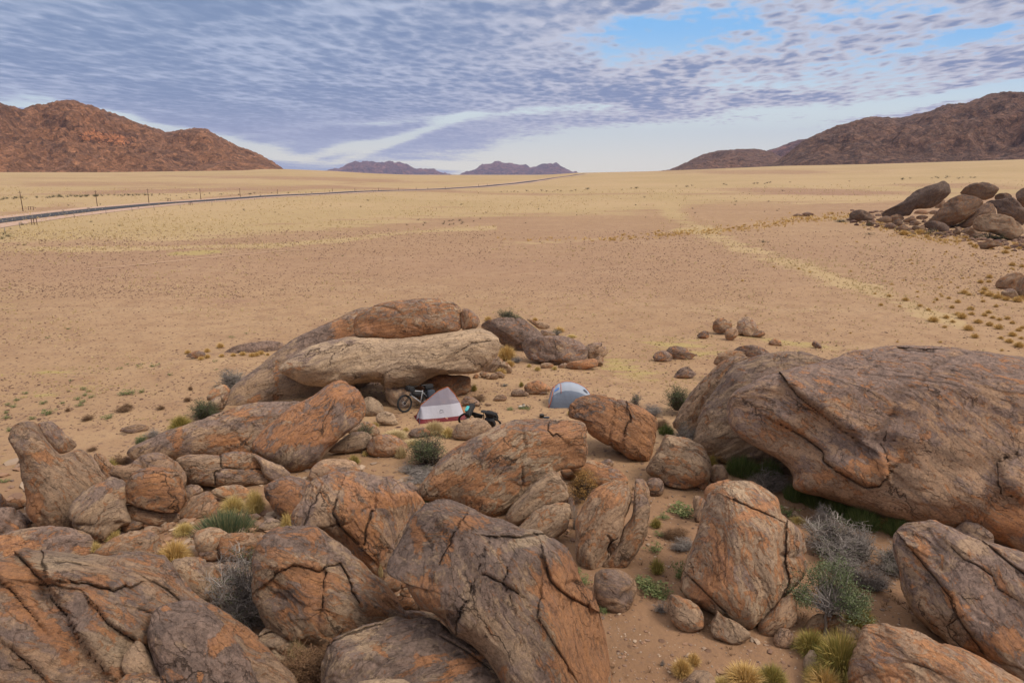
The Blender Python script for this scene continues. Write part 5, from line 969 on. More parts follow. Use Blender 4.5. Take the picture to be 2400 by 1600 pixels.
def plant_meshes(kind, var, fine):
    key = (kind, var, fine)
    if key in _cache: return _cache[key]
    rng = np.random.default_rng(abs(hash_str(kind)) % 9999 + var * 31 + fine); out = []
    nb_ = {0: 90, 1: 420, 2: 1500}[fine]; ww = {0: .022, 1: .010, 2: .0055}[fine]
    # all plants are built one metre wide and one metre tall (scaled on placing)
    if kind in ('straw', 'gold', 'pale', 'olive', 'amberg'):
        V, F = blades(rng, nb_, .9, .5, ww, rb=.25 if kind != 'pale' else .5, lift=.25 if kind == 'pale' else .1); out.append(('tussock', np_mesh('tussock_blades', V, F, False), ML.get(kind, ML['gold'])))
    elif kind in ('spike', 'grass'):
        V, F = blades(rng, int(nb_ * 1.2), .95, .5, ww * .9, rb=.7, droop=.05, lift=.35); out.append(('grass', np_mesh('grass_blades', V, F, False), ML[kind]))
    elif kind in ('weed', 'weedlow'):
        n = {0: 10, 1: 30, 2: 60}[fine]; C = rng.uniform(-1, 1, (n, 3)) * [.45, .45, .0] + [0, 0, .45]; C[:, 2] += rng.uniform(-.3, .3, n)
        V, F = leaves(rng, C, 8, .07, .055 if fine else .09, .6); P = bent(rng, np.zeros((n, 3)) + rng.normal(0, .05, (n, 3)) * [1, 1, 0], C, 4); V2, F2 = tubes_np(P, np.full((n, 4), .008))
        out += [('foliage', np_mesh('weed_leaves', V, F, False), ML['weed']), ('stems', np_mesh('weed_stems', V2, F2, False), ML['grass'])]
    elif kind in ('green', 'amber', 'acacia'):
        n = {0: 30, 1: 110, 2: 300}[fine]; C = crown_pts(rng, n, 1., 1., .1 if kind != 'acacia' else .35, 9 if kind != 'acacia' else 13) * ([1, 1, 1] if kind != 'acacia' else [1, 1, .95]) + (0 if kind != 'acacia' else rng.normal(0, .02, (n, 3)))
        lf = {0: .035, 1: .020, 2: .0125}[fine]; per = {0: 12, 1: 18, 2: 26}[fine]
        if kind == 'acacia': lf *= .9; per = int(per * 2.0)
        V, F = leaves(rng, C, per, .04, lf, .45); 
        B = np.zeros((n, 3)) + rng.normal(0, .03, (n, 3)) * [1, 1, 0]
        if kind == 'acacia': B = np.array([.02, 0, .33]) + rng.normal(0, .03, (n, 3))
        P = bent(rng, B, C, 6, .08); V2, F2 = tubes_np(P, np.linspace(.010 if kind != 'acacia' else .006, .0025 if kind != 'acacia' else .0012, 6)[None] * np.ones((n, 1)))
        if kind == 'acacia':
            V3, F3 = tubes_np(np.array([[[0, 0, -.05], [.01, .01, .12], [-.015, 0, .24], [.02, 0, .36]]]), np.array([[.022, .019, .016, .012]]), 7); F3 = F3 + len(V2); V2 = np.concatenate([V2, V3]); F2 = np.concatenate([F2, F3])
        out += [('foliage' if kind != 'acacia' else 'crown', np_mesh(kind + '_leaves', V, F, False), ML[kind]), ('stems' if kind != 'acacia' else 'trunk', np_mesh(kind + '_stems', V2, F2, False), ML['twig' if kind == 'acacia' else 'bark'])]
    elif kind in ('twig', 'rust', 'twiggreen'):
        n = {0: 22, 1: 70, 2: 170}[fine]; C = crown_pts(rng, n, .85, .9, .12, 8); B = rng.normal(0, .05, (n, 3)) * [1, 1, 0]; P = bent(rng, B, C, 6, .09)
        V, F = tubes_np(P, np.linspace(.009, .003, 6)[None] * np.ones((n, 1)))
        m = {0: 2, 1: 6, 2: 11}[fine]; A2 = P[:, 2:][np.arange(n)[:, None], rng.integers(0, 4, (n, m))].reshape(-1, 3); D2 = rng.normal(size=A2.shape); D2 /= np.linalg.norm(D2, axis=1, keepdims=True); D2[:, 2] = np.abs(D2[:, 2]) * .7 + .1
        P2 = bent(rng, A2, A2 + D2 * rng.uniform(.08, .2, (len(A2), 1)), 4, .14); V2, F2 = tubes_np(P2, np.linspace(.0035, .0014, 4)[None] * np.ones((len(A2), 1)) * (2.2 if fine == 0 else 1.3 if fine == 1 else 1))
        V = np.concatenate([V, V2]); F = np.concatenate([F, F2 + n * 6 * 3])
        bm_ = np_mesh(kind + '_branches', V, F, False)
        if kind == 'twig': out.append(('shrub', bm_, ML['twig']))
        else:
            C3 = C if kind == 'rust' else C[rng.random(n) < .45]; V3, F3 = leaves(rng, np.concatenate([C3, P2[:, -1]]) if kind == 'rust' else C3, 5 if kind == 'rust' else 22, .035, .010 if fine == 2 else .02, .5)
            out += [('branches', bm_, ML['twig' if kind == 'twiggreen' else 'rust']), ('foliage', np_mesh(kind + '_leaves', V3, F3, False), ML['rust' if kind == 'rust' else 'green'])]
    _cache[key] = out; return out
def hash_str(s): return sum((i + 3) * ord(c) * 131 for i, c in enumerate(s))
CATS = {'straw': ('grass_tussock', 'tussock'), 'gold': ('grass_tussock', 'tussock'), 'pale': ('grass_tussock', 'tussock'), 'olive': ('grass_tussock', 'tussock'), 'spike': ('reed_clump', 'grass clump'), 'grass': ('grass_clump', 'grass clump'),
        'weed': ('leafy_weed', 'weed'), 'green': ('bush', 'bush'), 'amber': ('bush', 'bush'), 'acacia': ('acacia_tree', 'tree'), 'twig': ('dry_shrub', 'shrub'), 'rust': ('dry_shrub', 'shrub'), 'twiggreen': ('dry_shrub', 'shrub')}
PN = 0
def plant(kind, X, Y, wpx, hpx, label, group=None, fine=None, push=0., z0=0., P=None):
    """foot of the plant at the ground point seen at (X, Y); size from its width and height there"""
    global PN; PN += 1
    if P is None:
        P = ghit(X, Y, z0); d = P - CP; D = np.linalg.norm(d)
        if push: P = P + d / D * push
    D = np.linalg.norm(P - CP); k = D / FPX; w = wpx * k * (1.12 if kind in ('green', 'twiggreen', 'twig', 'rust') else 1); h = max(hpx * k * 1.12 - w * .12, .3 * hpx * k)
    if fine is None: fine = 2 if wpx > 48 else 1 if wpx > 13 else 0
    ms = plant_meshes(kind, PN % 3, fine); name, cat = CATS[kind]; rz = random.uniform(0, 6.28)
    if len(ms) == 1:
        root = link(name, ms[0][1], ms[0][2])
    else:
        root = empty(name)
        for nm, me, mt in ms: link(nm, me, mt, root)
    root.location = tuple(P); root.rotation_euler = (0, 0, rz); root.scale = (w, w, h)
    tag(root, label, cat, group); return root
def cpt(s): return px(s)[0]
def PLT(kind, s, w, h, label, **kw): q = cpt(s); return plant(kind, q[0], q[1], w, h, label, **kw)
# foreground and hollow
PLT('gold', 'Z 412,1318', 84, 62, 'largest golden tussock left of the lumpy tan boulder')
PLT('spike', 'Z 527,1255', 155, 62, 'wide green spiky clump among the stones at left', push=.3)
PLT('straw', 'Z 599,1200', 58, 62, 'upright yellow tussock beside the dark boulder with orange flank')
PLT('straw', 'Z 547,1198', 70, 44, 'pale yellow tussock right of the brown leaning slab')
PLT('straw', 'Z 432,1250', 55, 30, 'yellow tussock left of the green spiky clump')
PLT('straw', 'Z 266,1266', 38, 32, 'yellow tussock between grey orange boulder and small brown stone')
PLT('straw', 'Z 226,1293', 26, 28, 'small yellow tussock at the end of the flat dark slab', z0=.2)
PLT('straw', 'Z 674,1240', 38, 48, 'yellow green tussock at the foot of the large lobed boulder')
PLT('olive', 'Z 655,1262', 44, 22, 'low olive tuft above the domed boulder')
PLT('olive', 'Z 258,1112', 46, 44, 'olive tuft right of the tall pillar boulder')
PLT('rust', 'Z 280,1090', 44, 34, 'brown green low shrub at the tip of the long low boulder')
PLT('green', 'Z 478,980', 70, 50, 'dark green bush left of the great slab, at the stones')
PLT('olive', 'Z 425,1008', 66, 42, 'olive bush right of the dry grey twigs by the long low boulder')
PLT('twig', 'Z 365,1025', 48, 30, 'dry grey twigs behind the tip of the long low boulder')
PLT('spike', 'Z 330,1038', 24, 14, 'small green tuft at the far side of the long low boulder')
PLT('twiggreen', 'Z 545,912', 80, 56, 'dark thorny bush growing at the top of the left foot stones', push=.3)
PLT('green', 'Z 1008,1090', 118, 84, 'main dark green bush in the hollow behind the long tilted boulder')
PLT('twig', 'Z 985,1112', 120, 30, 'dark dead twigs spreading under the main green bush')
PLT('green', 'Z 857,1020', 48, 32, 'light green bush on the tan stone by the loaf boulder', z0=.3)
PLT('olive', 'Z 830,1088', 38, 30, 'olive tussock on the sand below the loaf boulder')
PLT('straw', 'Z 856,1068', 20, 15, 'tiny yellow tuft above the olive tussock in the hollow')
PLT('pale', 'Z 940,1072', 34, 34, 'pale straw tuft right of the round brown boulder')
PLT('pale', 'Z 1018,1015', 62, 36, 'pale straw clump in front of the white tent')
PLT('straw', 'Z 1050,1024', 42, 32, 'yellow straw tuft left of the rounded boulder by the teal bicycle')
PLT('pale', 'Z 925,1026', 76, 24, 'low pale straw patch left of the small grey stone')
PLT('straw', 'Z 951,1010', 22, 13, 'tiny yellow tuft behind the low straw patch')
PLT('pale', 'Z 965,1042', 60, 16, 'low pale straw patch above the main green bush')
PLT('straw', 'Z 878,1000', 30, 16, 'small yellow tuft beside the pale sloping stone')
PLT('olive', 'Z 1111,916', 22, 22, 'olive tuft at the right end of the orange edged slab')
PLT('rust', 'Z 1118,938', 50, 16, 'low brown patch of twigs behind the tent')
PLT('gold', 'Z 1187,842', 62, 42, 'golden bush right of the banded slab end')
PLT('twig', 'Z 1212,848', 40, 26, 'grey shrub beside the golden bush at the slab end')
PLT('gold', 'Z 1195,858', 34, 20, 'small golden tuft below the golden bush by the slab')
PLT('gold', 'Z 1174,879', 36, 24, 'golden tuft on the stone pile at the slab end')
PLT('straw', 'Z 1260,868', 22, 14, 'yellow tuft left before the low dark boulder'); PLT('straw', 'Z 1300,866', 20, 12, 'yellow tuft beside the small grey stone before the low boulder')
PLT('straw', 'Z 1347,850', 28, 14, 'yellow tuft growing on top of the orange brown rock')
PLT('straw', 'Z 1240,860', 16, 11, 'smallest yellow tuft before the low dark boulder')
PLT('gold', 'Z 1144,752', 26, 16, 'round golden tussock left of the dark bush behind the cap rock')
PLT('green', 'Z 1189,750', 58, 32, 'dark bush on the plain behind the purple hump')
PLT('gold', 'Z 1254,752', 20, 12, 'small golden tussock behind the purple hump'); PLT('gold', 'Z 1311,778', 38, 18, 'golden tussock at the far end of the purple hump')
PLT('twiggreen', 'Z 1303,785', 30, 20, 'grey green shrub beside the golden tussock at the hump'); PLT('straw', 'Z 1340,790', 34, 10, 'low yellow tuft at the far side of the low dark boulder')
PLT('twiggreen', 'Z 1490,952', 42, 38, 'grey green shrub behind the orange fronted boulder'); PLT('twig', 'Z 1522,974', 58, 36, 'grey shrub behind the orange fronted boulder, right one')
PLT('rust', 'Z 1545,1000', 50, 24, 'rusty low shrub before the narrow cleft strip')
PLT('green', 'Z 1588,960', 76, 66, 'dark green bush at the far tip of the narrow cleft rock strip', push=-.5)
PLT('grass', 'Z 1562,1016', 44, 26, 'bright green clump at the foot of the cleft strip'); PLT('twiggreen', 'Z 1607,1040', 60, 58, 'grey green twigs at the foot of the cleft strip', push=-1)
PLT('amber', 'Z 1684,1082', 36, 40, 'amber brown bush before the layered ledge', push=-.2); PLT('olive', 'Z 1668,1092', 32, 34, 'yellow green tuft right of the banded round boulder')
PLT('grass', 'Z 1738,1108', 84, 44, 'green clump under the layered ledge'); PLT('twiggreen', 'Z 1800,1146', 100, 70, 'large green and grey shrub under the lip of the giant boulder'); PLT('grass', 'Z 1800,1120', 70, 46, 'green grass behind the shrub under the giant boulder')
PLT('grass', 'Z 1862,1168', 56, 38, 'green clump right of the shrub under the giant boulder')
for i, (x, y, w, h, l) in enumerate([(1918, 1182, 80, 42, 'first green weed clump from the left'), (1968, 1205, 80, 46, 'second green weed clump from the left'), (2022, 1232, 84, 48, 'third green weed clump from the left'), (2108, 1248, 80, 44, 'rightmost green weed clump')]):
    plant('grass', x, y, w, h, l + ' along the foot of the giant boulder', group='green weeds at the giant boulder')
PLT('amber', 'Z 2078,1238', 34, 38, 'small yellowing plant between green weed clumps')
PLT('twiggreen', 'Z 1950,1295', 150, 92, 'big grey twiggy shrub above the small green tree'); PLT('twig', 'Z 1925,1235', 60, 60, 'light grey twigs standing above the big twiggy shrub')
PLT('twig', 'Z 2015,1308', 110, 84, 'grey dead shrub left of the corner boulder'); PLT('twiggreen', 'Z 2088,1340', 84, 66, 'green grey shrub against the corner boulder')
PLT('twig', 'Z 2040,1378', 84, 62, 'bare grey shrub right of the small green tree'); PLT('twig', 'Z 1975,1340', 90, 60, 'bare grey shrub behind the small green tree')
PLT('weed', 'Z 1850,1205', 40, 24, 'pale leafy weed by the small white stone'); PLT('straw', 'Z 1870,1222', 46, 16, 'low yellow tuft under the small white stone')
PLT('acacia', 'Z 1932,1490', 158, 182, 'small green acacia with a thin dark trunk in the lower right')
PLT('olive', 'Z 1900,1530', 90, 62, 'olive bush left under the small green acacia'); PLT('olive', 'Z 1968,1580', 130, 110, 'largest olive bush left of the bottom right boulder', push=-.2); PLT('gold', 'Z 1935,1615', 100, 60, 'yellow bush at the bottom edge by the blue grey stone')
PLT('olive', 'Z 2010,1478', 84, 70, 'olive bush above the bottom right boulder'); PLT('olive', 'Z 1915,1600', 70, 50, 'olive tuft at the bottom edge left of the largest olive bush')
PLT('gold', 'Z 1598,1580', 58, 46, 'golden tuft at the bottom centre of the sand'); PLT('gold', 'Z 1625,1556', 44, 34, 'golden tuft just behind its bottom centre neighbour')
PLT('gold', 'Z 1745,1606', 110, 62, 'wide golden tussock at the bottom edge'); PLT('olive', 'Z 1808,1608', 84, 60, 'olive golden tussock at the bottom edge by the small round stone'); PLT('straw', 'Z 1692,1612', 56, 30, 'small straw tuft at the bottom edge'); PLT('twig', 'Z 1795,1580', 30, 30, 'dry grey twigs in the bottom tussocks')
PLT('weed', 'Z 1530,1385', 70, 30, 'leafy light green weed above the pale angular block'); PLT('weed', 'Z 1552,1400', 44, 26, 'leafy weed touching the pale angular block'); PLT('weed', 'Z 1592,1352', 36, 44, 'leafy weed by the left flank of the oval boulder'); PLT('weed', 'Z 1505,1365', 36, 20, 'small leafy weed right of the ball like boulder')
PLT('weed', 'Z 1420,1436', 34, 20, 'small weed below the ball like boulder'); PLT('weed', 'Z 1368,1365', 40, 18, 'weed at the foot of the orange right flank'); PLT('weed', 'Z 1354,1342', 22, 14, 'tiny weed by the grey pebble')
PLT('olive', 'Z 1537,1235', 38, 30, 'olive tuft right of the twin boulder'); PLT('olive', 'Z 1540,1342', 48, 44, 'upright olive tuft above the leafy weeds'); PLT('twig', 'Z 1597,1285', 64, 34, 'grey twigs left of the oval boulder'); PLT('rust', 'Z 1585,1262', 66, 34, 'brown dry plant left of the oval boulder')
PLT('weed', 'Z 1596,1202', 60, 26, 'leafy weed on the sand behind the oval boulder'); PLT('weed', 'Z 1535,1290', 40, 22, 'leafy weed below the olive tuft'); PLT('weed', 'Z 1552,1212', 30, 14, 'low weed right of the narrow twin half'); PLT('weed', 'Z 1545,1255', 26, 14, 'tiny weed below the first olive tuft')
PLT('twig', 'Z 1548,1432', 40, 32, 'black twigs left of the pale angular block'); PLT('twig', 'Z 1552,1558', 16, 22, 'tiny dry seedling on the bottom sand')
PLT('amber', 'Z 1366,1168', 88, 72, 'amber bush above the twin boulder', push=-.3); PLT('twig', 'Z 1347,1245', 30, 66, 'dark dead twigs behind the twin boulder', push=.2)
PLT('twiggreen', 'Z 575,1475', 170, 190, 'big grey dead shrub with green sprigs in the lower left', push=.4); PLT('twig', 'Z 540,1400', 120, 110, 'pale grey dead branches above the big dead shrub', push=.8); PLT('green', 'Z 600,1345', 46, 60, 'green sprig at the edge of the domed boulder', push=.5)
PLT('rust', 'Z 742,1612', 160, 120, 'brown dry shrub at the bottom left of centre', push=-.3); PLT('pale', 'Z 700,1560', 50, 70, 'thin straw stalks behind the brown dry shrub')
PLT('spike', 'Z 998,1175', 24, 20, 'green tuft at the end of the long tilted boulder', z0=.4); PLT('twig', 'Z 918,1382', 40, 40, 'dry orange twigs in the pit between big boulders', z0=.1)
PLT('pale', 'Z 893,1350', 14, 30, 'thin dry stalks at the top of the pit', z0=.2)
PLT('straw', 'Z 1335,972', 18, 14, 'yellow tuft at the left tip of the orange fronted boulder'); PLT('weed', 'Z 1200,960', 22, 8, 'flat green weed on the camp sand by the shoes'); PLT('weed', 'Z 1232,958', 26, 8, 'flat green weed beneath the shoes')
PLT('twiggreen', 'Z 1184,905', 20, 10, 'small dark weed on the camp sand behind'); PLT('olive', 'Z 1222,906', 16, 16, 'green tuft between two purple stones in camp')
# plain at the left: low green weeds and shrubs
LW = 'low green weed on the sandy plain left of the great slab'
for s, w, h in [('1010,80', 30, 14), ('1115,66', 15, 10), ('395,232', 28, 15), ('845,272', 22, 12), ('60,165', 12, 6), ('125,130', 12, 7), ('110,182', 14, 7), ('45,230', 12, 7), ('45,270', 16, 9), ('250,276', 14, 8), ('335,155', 15, 8), ('485,155', 11, 6), ('610,120', 15, 8), ('665,90', 14, 7), ('690,60', 11, 6), ('655,44', 13, 8), ('650,145', 14, 7), ('625,170', 17, 9), ('725,105', 13, 8), ('205,75', 13, 6), ('70,370', 16, 10), ('25,770', 20, 8), ('1110,440', 26, 12)]:
    PLT('weed', 'A ' + s, w, h, LW, group='low green weeds on the plain', fine=1)
for s, w, h in [('945,778', 22, 9), ('855,778', 13, 7), ('735,798', 11, 7), ('1045,836', 12, 8), ('1315,752', 11, 6), ('1325,802', 8, 5), ('425,552', 11, 5), ('295,608', 9, 5), ('655,798', 7, 5), ('435,868', 9, 5), ('1420,606', 14, 6), ('1510,580', 10, 5), ('2100,106', 6, 4), ('1730,316', 5, 3), ('780,768', 9, 4)]:
    PLT('weed', 'P ' + s, w, h, LW, group='low green weeds on the plain', fine=0)
DS = 'small dry brown shrub on the sandy plain at the left'
for s, w, h in [('690,280', 30, 17), ('960,212', 38, 16), ('1000,190', 26, 16), ('1265,200', 20, 14), ('1480,136', 20, 15), ('1500,45', 16, 12), ('535,215', 14, 12), ('730,520', 24, 12)]:
    PLT('rust', 'A ' + s, w, h, DS, group='dry shrubs on the plain', fine=1)
for s, w, h in [('1150,702', 20, 12), ('1270,692', 19, 12), ('1350,665', 24, 15), ('1272,728', 18, 12), ('1232,738', 20, 10), ('1358,722', 17, 10), ('1430,716', 18, 10), ('1488,710', 22, 11), ('1545,720', 22, 13), ('1598,706', 24, 13), ('1640,712', 14, 8), ('1572,716', 18, 12)]:
    PLT('gold', 'P ' + s, w, h, 'round golden tussock beside the flat purple rock sheets', group='tussocks at the rock sheets', fine=1)
# right hand plain: round golden tussocks
TR = 'round golden tussock on the sandy plain at the right'; TG = 'golden tussocks on the right plain'
for x, y, w in [(1795, 820, 80), (1875, 800, 50), (1970, 800, 80), (1945, 780, 50), (2010, 872, 75), (2050, 918, 60), (2070, 828, 60), (2140, 845, 60), (2195, 865, 70), (2110, 786, 50), (2135, 768, 45), (2250, 805, 45), (2280, 832, 40), (2280, 908, 60), (2320, 878, 45), (2340, 862, 40), (2210, 925, 40), (2260, 948, 60), (2320, 975, 75), (2335, 925, 35), (1910, 738, 45), (1945, 705, 50), (2025, 748, 55), (2030, 778, 45), (1850, 668, 30), (1840, 655, 30), (1815, 690, 40), (1765, 752, 38), (1715, 728, 40), (1625, 692, 50), (1525, 668, 40), (1475, 722, 40), (1590, 730, 32), (1575, 945, 26), (1840, 948, 30), (2215, 998, 32), (1290, 892, 24), (1865, 857, 35), (1915, 825, 40),
                (2085, 584, 50), (2140, 553, 50), (2135, 580, 35), (2280, 478, 50), (2340, 487, 40), (2110, 628, 50), (2140, 665, 70), (2190, 678, 70), (2240, 690, 60), (2310, 698, 75), (2340, 680, 50), (2100, 650, 50), (1800, 705, 30), (1700, 640, 30), (1985, 650, 60), (2015, 660, 40), (1890, 680, 35), (1500, 575, 26), (1540, 595, 30), (1290, 515, 30), (1040, 520, 28), (970, 500, 34), (818, 487, 26), (628, 572, 30), (510, 484, 22), (1205, 362, 18), (1190, 870, 20), (2160, 800, 40), (2200, 812, 40), (1700, 670, 24), (1660, 590, 20), (1740, 600, 20), (2100, 700, 36), (2180, 730, 40)]:
    q = (1500 + x / 2.6133, 440 + y / 2.6133); plant('gold', q[0], q[1], w / 2.6133 * random.uniform(.9, 1.1), w / 2.6133 * .55, TR if x != 1795 else 'largest golden tussock, left of the dense tussocks on the right plain', group=TG if x != 1795 else None)
for i in range(75):   # small ones near the far outcrop, thinning leftwards
    x = 2400 - abs(random.gauss(0, 170)); y = random.uniform(552, 700)
    if x < 2000: continue
    plant('gold', x, y, random.uniform(6, 12), random.uniform(3.5, 6), TR, group=TG, fine=0)
for x, y, w in [(775, 740, 150), (960, 730, 150), (1040, 770, 90), (1190, 800, 50), (730, 640, 80), (1060, 720, 60), (830, 680, 60), (520, 640, 50), (600, 620, 50), (660, 590, 40), (1450, 690, 60), (1480, 780, 90), (1520, 810, 70), (1590, 880, 100), (1540, 850, 80), (1700, 840, 60), (1780, 900, 80), (1960, 900, 90), (2060, 860, 90), (1940, 950, 110), (2100, 900, 70), (480, 590, 50), (900, 590, 50), (400, 560, 70), (380, 610, 60)]:
    plant('gold', 1960 + x / 4.9, 400 + y / 4.9, w / 4.9, w / 4.9 * .5, 'golden tussock growing at the foot of the far right outcrop', group='tussocks at the far outcrop', fine=0 if w < 80 else 1)
for s, w, h, l in [('J 1340,650', 26, 16, 'dark green bush under the wide leaning slab'), ('J 1470,650', 20, 8, 'dark green bush right of the wide leaning slab'), ('J 1810,790', 60, 20, 'dark green bush under the pale oval boulder'), ('J 380,635', 22, 14, 'dark bush left of the far outcrop rubble'), ('J 760,690', 30, 14, 'grey bush in the rubble of the far outcrop'), ('J 60,590', 30, 9, 'dark low bush between path rocks and the lone dark boulder'), ('J 1090,735', 24, 16, 'grey green bush before the dark underside of the wide leaning slab'), ('J 380,735', 22, 7, 'dark twiggy bush on the sand left below the far outcrop'), ('N 755,335', 20, 8, 'single green bush on the plain below the tussock path')]:
    PLT('green', s, w, h, l, fine=1 if w > 25 else 0)
# path of brown tussocks, and the diagonal band
def along(pts, n, jx, jy, kinds, wr, label, group, fine=0, hr=.5):
    pts = np.array(pts, float); L = np.concatenate([[0], np.cumsum(np.linalg.norm(np.diff(pts, axis=0), axis=1))])
    for i in range(n):
        t = random.uniform(0, L[-1]); x = np.interp(t, L, pts[:, 0]) + random.gauss(0, jx); y = np.interp(t, L, pts[:, 1]) + random.gauss(0, jy); w = random.uniform(*wr)
        plant(random.choice(kinds), x, y, w, w * hr, label, group=group, fine=fine)
along([(1430, 560), (1500, 556), (1615, 546), (1750, 534), (1850, 518), (1960, 510)], 85, 8, 3.5, ['gold'], (6, 14), 'brown golden tussock in the line leading to the far outcrop', 'line of tussocks to the far outcrop')
# far dark bushes
def row(pts, n, j, wr, kind, label, group):
    along(pts, n, 3, j, [kind], wr, label, group, 0, .55)
row([(0, 467), (100, 463), (200, 461), (350, 458)], 60, .9, (5, 11), 'green', 'tiny dark bush in the row beyond the telegraph poles', 'row of bushes beyond the poles')
row([(350, 458), (600, 455), (800, 449)], 26, 1., (4, 7), 'green', 'tiny dark bush in the row beyond the telegraph poles', 'row of bushes beyond the poles')
row([(1060, 452), (1250, 449), (1450, 443), (1700, 434), (1850, 428), (2050, 422), (2300, 415)], 44, 1.2, (4, 9), 'green', 'tiny dark bush in the long line across the yellow plain', 'line of bushes across the yellow plain')
row([(950, 528), (1120, 520)], 14, 4, (5, 12), 'green', 'small dark bush on the middle of the plain', 'dark bushes on the middle plain')
row([(0, 500), (2400, 470)], 60, 24, (4, 8), 'green', 'tiny dark bush scattered over the straw plain', 'bushes scattered over the straw plain')
for x, y, w in [(42, 1030 / 5.88 + 400, 7), (57, 575, 9), (5, 560, 14), (8, 550, 12), (52, 528, 14), (22, 555, 18)]: plant('green', x, y, w, w * .5, 'dark bush beside the road verge at the left edge', group='bushes at the left edge of the road', fine=0)
# ---------------------------------------------------------------- uncountable cover
def flat_hit(X, Y):
    d = ray(X, Y); P = CP + d * (CAMH / -d[:, 2])[:, None]; P[:, 2] = terr(P[:, 0], P[:, 1]); return P
def scatter_px(rng, n, x0, x1, y0, y1, keep):
    X = rng.uniform(x0, x1, n); Y = rng.uniform(y0, y1, n); k = rng.random(n) < keep(X, Y); return X[k], Y[k]
ICO = None
def pebbles(name, X, Y, spx, mat, label, flat=.5, sink=.25):
    global ICO
    if ICO is None:
        import bmesh
        bm = bmesh.new(); bmesh.ops.create_icosphere(bm, subdivisions=1, radius=1); bm.verts.ensure_lookup_table()
        ICO = (np.array([v.co[:] for v in bm.verts]), np.array([[v.index for v in f.verts] for f in bm.faces])); bm.free()
    rng = np.random.default_rng(len(X)); P = flat_hit(X, Y); D = np.linalg.norm(P - CP, axis=1); s = spx * D / FPX / 2; n = len(X)
    V0, F0 = ICO; a = rng.uniform(0, 6.28, n); J = 1 + rng.normal(0, .22, (n, len(V0), 1)); V = V0[None] * J
    V = V * np.stack([rng.uniform(.8, 1.3, n), rng.uniform(.6, 1., n), rng.uniform(.6, 1.2, n) * flat], 1)[:, None]
    ca, sa = np.cos(a)[:, None], np.sin(a)[:, None]; x = V[..., 0] * ca - V[..., 1] * sa; y = V[..., 0] * sa + V[..., 1] * ca
    V = np.stack([x, y, V[..., 2]], -1) * s[:, None, None] + P[:, None]; V[..., 2] += (s * flat * (.5 - sink))[:, None]
    F = (F0[None] + (np.arange(n) * len(V0))[:, None, None]).reshape(-1, 3); me = np_mesh(name, V.reshape(-1, 3), F, False)
    o = link(name, me, mat); tag(o, label, 'stones', kind='stuff'); return o
MAT_PEB = leaf_material('brown_pebbles', [(.12, .065, .045), (.17, .10, .07), (.09, .05, .04), (.26, .17, .115)], .9)
MAT_PEB2 = leaf_material('tan_gravel', [(.34, .20, .12), (.20, .12, .085), (.42, .31, .22), (.12, .08, .065)], .9)
rng = np.random.default_rng(21)
def dens(X, Y): return np.clip(.55 + .9 * fbm(np.stack([X / 210, Y / 70, X * 0], -1), 3), .05, 1)
X, Y = scatter_px(rng, 14000, -60, 2460, 640, 1010, dens); pebbles('pebbles', X, Y, np.clip(rng.lognormal(1.3, .35, len(X)), 2, 9) * (.55 + .45 * (Y - 650) / 350), MAT_PEB, 'small dark stones strewn over the sandy plain', .45)
X, Y = scatter_px(rng, 17000, -60, 2460, 540, 700, dens); pebbles('pebbles', X, Y, rng.uniform(1.5, 4, len(X)), MAT_PEB, 'tiny dark stones strewn over the distant sand', .5)
X, Y = scatter_px(rng, 900, -60, 2460, 960, 1640, dens); pebbles('pebbles', X, Y, rng.uniform(3, 8, len(X)), MAT_PEB, 'dark stones on the sand between the boulders', .5)
X, Y = scatter_px(rng, 11000, 300, 2300, 1000, 1700, lambda X, Y: np.clip(.6 + fbm(np.stack([X / 90, Y / 60, X * 0], -1), 3), 0, 1)); pebbles('gravel', X, Y, rng.lognormal(1.2, .45, len(X)).clip(2, 12), MAT_PEB2, 'tan gravel on the sand between the boulders', .5)
X, Y = scatter_px(rng, 1000, 0, 1000, 1080, 1480, lambda X, Y: 1.); pebbles('rubble', X, Y, rng.uniform(7, 30, len(X)), MAT_PEB2, 'broken rubble filling the gaps between the left boulders', .55)
def tufts(name, X, Y, hpx, nbl, mat, label, wide=.6, width=.10):
    rng = np.random.default_rng(len(X) + 5); P = flat_hit(X, Y); D = np.linalg.norm(P - CP, axis=1); h = hpx * D / FPX; n = len(X)
    Pb = np.repeat(P, nbl, 0); hb = np.repeat(h, nbl); m = n * nbl; a = rng.uniform(0, 6.28, m); q = rng.random(m)
    tip = Pb + np.stack([np.cos(a) * q * hb * wide, np.sin(a) * q * hb * wide, hb * rng.uniform(.5, 1., m)], 1); b = Pb + np.stack([np.cos(a) * q * hb * wide * .3, np.sin(a) * q * hb * wide * .3, -hb * .05], 1)
    s = rng.normal(size=(m, 3)) * [1, 1, .2]; s /= np.linalg.norm(s, axis=1, keepdims=True); s *= (hb * width)[:, None]
    V = np.stack([b - s, b + s, tip], 1).reshape(-1, 3); o = link(name, np_mesh(name, V, np.arange(m * 3).reshape(-1, 3), False), mat); tag(o, label, 'grass', kind='stuff'); return o
